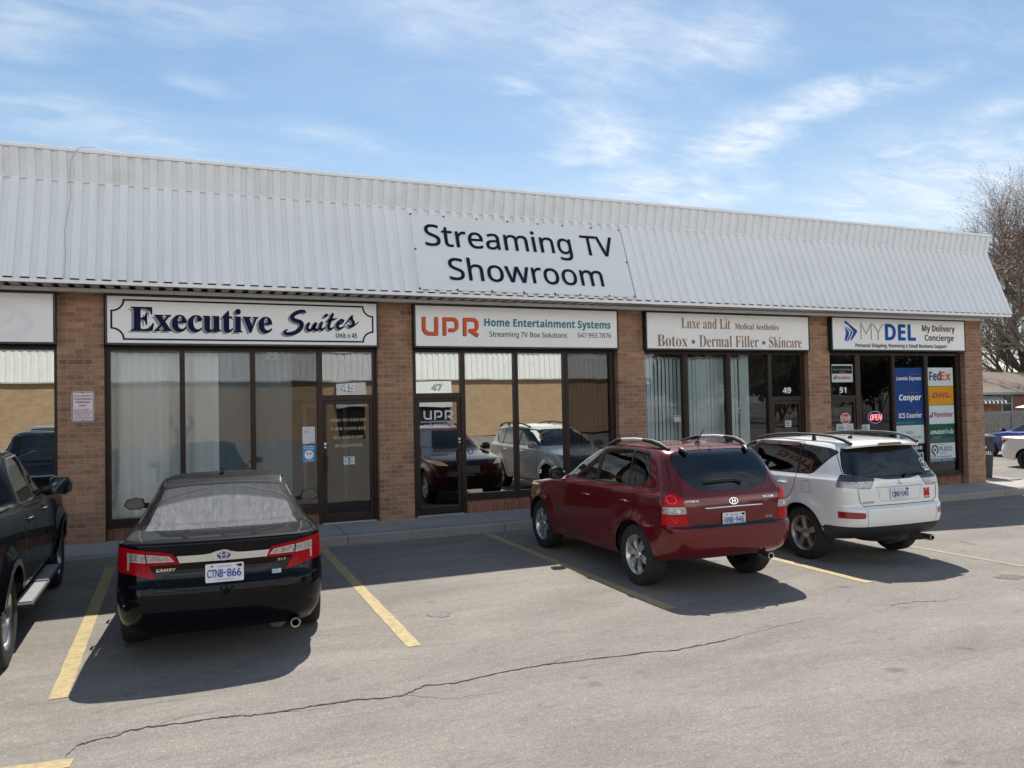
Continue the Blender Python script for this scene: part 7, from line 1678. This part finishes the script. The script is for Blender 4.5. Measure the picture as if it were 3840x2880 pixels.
def leafy(label,loc,rx,rz,n,seed,mat,name='bush',cat='bush',size=.16,group=None):
    rnd=random.Random(seed); t=thing(name,label,cat,loc,group=group); b=MB(); blobs=[(Vector((rnd.gauss(0,.45)*rx,rnd.gauss(0,.45)*rx,rz*rnd.uniform(.35,1))),rnd.uniform(.25,.5)*rx) for _ in range(12)]
    for i in range(n):
        c,r=blobs[rnd.randrange(len(blobs))]; d=Vector((rnd.gauss(0,1),rnd.gauss(0,1),rnd.gauss(0,1))).normalized()*r*rnd.uniform(.5,1.05); q=c+d; s=size*rnd.uniform(.5,1.3); a=Vector((rnd.gauss(0,1),rnd.gauss(0,1),rnd.gauss(0,1))).normalized(); e=a.orthogonal().normalized(); b.add([q-a*s,q+e*s*.5,q+a*s,q-e*s*.5],[(0,1,2,3)])
    b.build('crown',mat,t,fix=False); m=MB(); 
    for k in range(5): m.tube([(0,0,-.2),(rnd.gauss(0,.2)*rx,rnd.gauss(0,.2)*rx,rz*.6)],[.09,.02],6)
    m.build('trunk',bark(),t,smooth=60)
leafy('bright yellow green tree in new leaf behind the bungalow roof',(58.0,52,0),3.6,6.0,5200,3,P('spring_leaves',(.20,.24,.05),.7,var=.4,vscale=.7),'leafy_tree','tree',.22)
leafy('dull olive shrub mass to the right of the bungalow chimney',(70,56,0),3.5,7,3800,9,budg,'leafy_tree','tree',.24)
# trees behind the photographer, mirrored in the skincare windows
GT='bare trees behind the lot'
t0=bare_tree('bare_tree','bare tree beyond the opposite plaza, seen in the skincare shop glass','tree',(41,-26,0),13,1.0,31,budg,2500,5,GT,.35,.10)
def copy_tree(o,loc,rz,label):
    c=o.copy(); COL.objects.link(c); c.location=loc; c.rotation_euler=(0,0,rz); c['label']=label
    for ch in o.children: k=ch.copy(); COL.objects.link(k); k.parent=c
    return c
copy_tree(t0,(47,-31,0),1.3,'second bare tree beyond the opposite plaza, further along the street'); copy_tree(t0,(52,-22,0),2.7,'third bare tree beyond the opposite plaza, nearest the street corner')
leafy('dark evergreen hedge tree past the end of the opposite plaza',(45,-38,0),6,8,5200,15,P('evergreen_leaves',(.045,.07,.04),.7,var=.4,vscale=.6),'evergreen_tree','tree',.28)
leafy('second dark evergreen tree further along the street edge',(56,-36,0),6,8,4200,16,P('evergreen_leaves',(.045,.07,.04)),'evergreen_tree','tree',.28)

eg=[o for o in COL.objects if o.get('category')=='tree' and o.name.startswith('evergreen_tree')]
for k,(x,y) in enumerate(((64,-46),(74,-40),(84,-50),(96,-46),(66,-24))):
    copy_tree(eg[k%2],(x,y,0),k*1.7,['dark evergreen tree far down the side street, behind the hedge trees','third dark evergreen tree of the far row','tall evergreen tree near the far end of the row','last evergreen tree at the end of the far row','evergreen tree closest to the side street corner'][k])
for o in COL.objects:
    if o.name.startswith('evergreen_tree'): o['group']='evergreen trees behind the lot'
# ------------------------------------------------------------------ the photographer, mirrored faintly in the shop window
def skinned(name,chains,mat,parent,root=0,sub=1):
    """chains: list of lists of (x,y,z,r); chains may start on an existing point"""
    me=bpy.data.meshes.new(name); vs_=[];es=[];rs=[];idx={}
    for ch in chains:
        prev=None
        for (x,y,z,r) in ch:
            k=(round(x,4),round(y,4),round(z,4))
            if k not in idx: idx[k]=len(vs_); vs_.append((x,y,z)); rs.append(r)
            i=idx[k]
            if prev is not None and prev!=i: es.append((prev,i))
            prev=i
    me.from_pydata(vs_,es,[]); o=bpy.data.objects.new(name,me); COL.objects.link(o); o.parent=parent
    o.modifiers.new('skin','SKIN'); sv=me.skin_vertices[0].data
    for i,r in enumerate(rs): sv[i].radius=(r,r); sv[i].use_root=(i==root)
    mod=o.modifiers.new('subd','SUBSURF'); mod.levels=sub; mod.render_levels=sub
    dg=bpy.context.evaluated_depsgraph_get(); nm=bpy.data.meshes.new_from_object(o.evaluated_get(dg)); o.modifiers.clear(); o.data=nm; nm.materials.clear(); nm.materials.append(mat); nm.shade_smooth(); nm.name=name
    return o
def photographer():
    t=thing('person','person in dark jacket and jeans holding up a phone, mirrored in the window','person',(0,-.42,gz(0)))
    skin=P('skin',(.42,.25,.18),.5); jac=P('dark_jacket',(.03,.035,.05),.8); jean=P('blue_jeans',(.04,.06,.12),.85); shoe=P('shoe_grey',(.10,.10,.10),.7)
    ch=[[(0,0,1.02,.13),(0,.0,1.2,.14),(0,.0,1.42,.15),(0,.0,1.56,.07),(0,.02,1.66,.06),(0,.03,1.72,.085),(0,.03,1.82,.095),(0,.02,1.90,.075)]]
    for s in (-1,1):
        ch.append([(0,0,1.42,.15),(.17*s,0,1.50,.07),(.27*s,.06,1.58,.052),(.33*s,.14,1.72,.043),(.22*s,.24,1.93,.036),(.115*s,.31,2.04,.03),(.10*s,.325,2.08,.034)])
        ch.append([(0,0,1.02,.13),(.10*s,0,.92,.10),(.11*s,.01,.5,.065),(.12*s,0,.12,.045)])
        for k,(dx,dz,L_) in enumerate(((-.03,.035,.075),(-.012,.05,.08),(.008,.048,.078),(.026,.036,.06))):
            ch.append([(.10*s,.325,2.08,.034),((.10+dx)*s,.335,2.08+dz,.010),((.09+dx)*s,.35,2.08+dz+L_*.5,.009),((.075+dx)*s,.352,2.08+dz+L_*.8,.008)])
        ch.append([(.10*s,.325,2.08,.034),(.075*s,.315,2.06,.012),(.055*s,.325,2.085,.010),(.045*s,.335,2.11,.009)])
    b=skinned('body',ch,skin,t)
    cl=[[(0,0,1.00,.155),(0,0,1.2,.165),(0,0,1.42,.175),(0,0,1.55,.085)]]
    for s in (-1,1): cl.append([(0,0,1.42,.175),(.17*s,0,1.50,.09),(.27*s,.06,1.58,.07),(.33*s,.14,1.72,.06),(.23*s,.23,1.91,.05)])
    skinned('jacket',cl,jac,t)
    cl=[[(0,0,1.02,.15)]]
    for s in (-1,1): cl.append([(0,0,1.02,.15),(.10*s,0,.92,.115),(.11*s,.01,.5,.082),(.12*s,0,.10,.068)])
    skinned('trousers',cl[1:],jean,t)
    for s in (-1,1): skinned('shoe',[[(.12*s,-.06,.05,.045),(.12*s,.05,.05,.05),(.125*s,.17,.04,.04)]],shoe,t)
    m=MB(); m.lathe([(0,.115),(.06,.10),(.10,.05),(.108,-.01),(.10,-.05)],'z',(0,.01,1.86),20); m.build('hair',P('hair_dark',(.03,.022,.018),.7),t,smooth=60)
    m=MB(); m.lathe([(0,.01),(.022,.0),(.026,-.02)],'y',(0,.135,1.76),8); m.build('nose',skin,t,smooth=60)
    for s in (-1,1): m=MB(); m.lathe([(0,.012),(.012,.004),(.014,-.01)],'y',(.035*s,.115,1.795),8); m.build('eye',P('eye_dark',(.02,.02,.02),.3),t,smooth=60)
    m=MB(); m.box(-.025,.025,.115,.122,1.702,1.71); m.build('mouth',P('lip',(.25,.10,.09),.5),t)
    for s in (-1,1): m=MB(); m.lathe([(0,.01),(.028,.006),(.03,-.006)],'x',(.095*s,.02,1.78),10); m.build('ear',skin,t,smooth=60)
    p=thing('phone','black phone held up by the photographer','phone',(0,-.055,2.1)); m=MB(); m.box(-.08,.08,-.012,-.004,-.075,.005); m.build('phone_body',M_black,p,bevel=.002)
photographer()
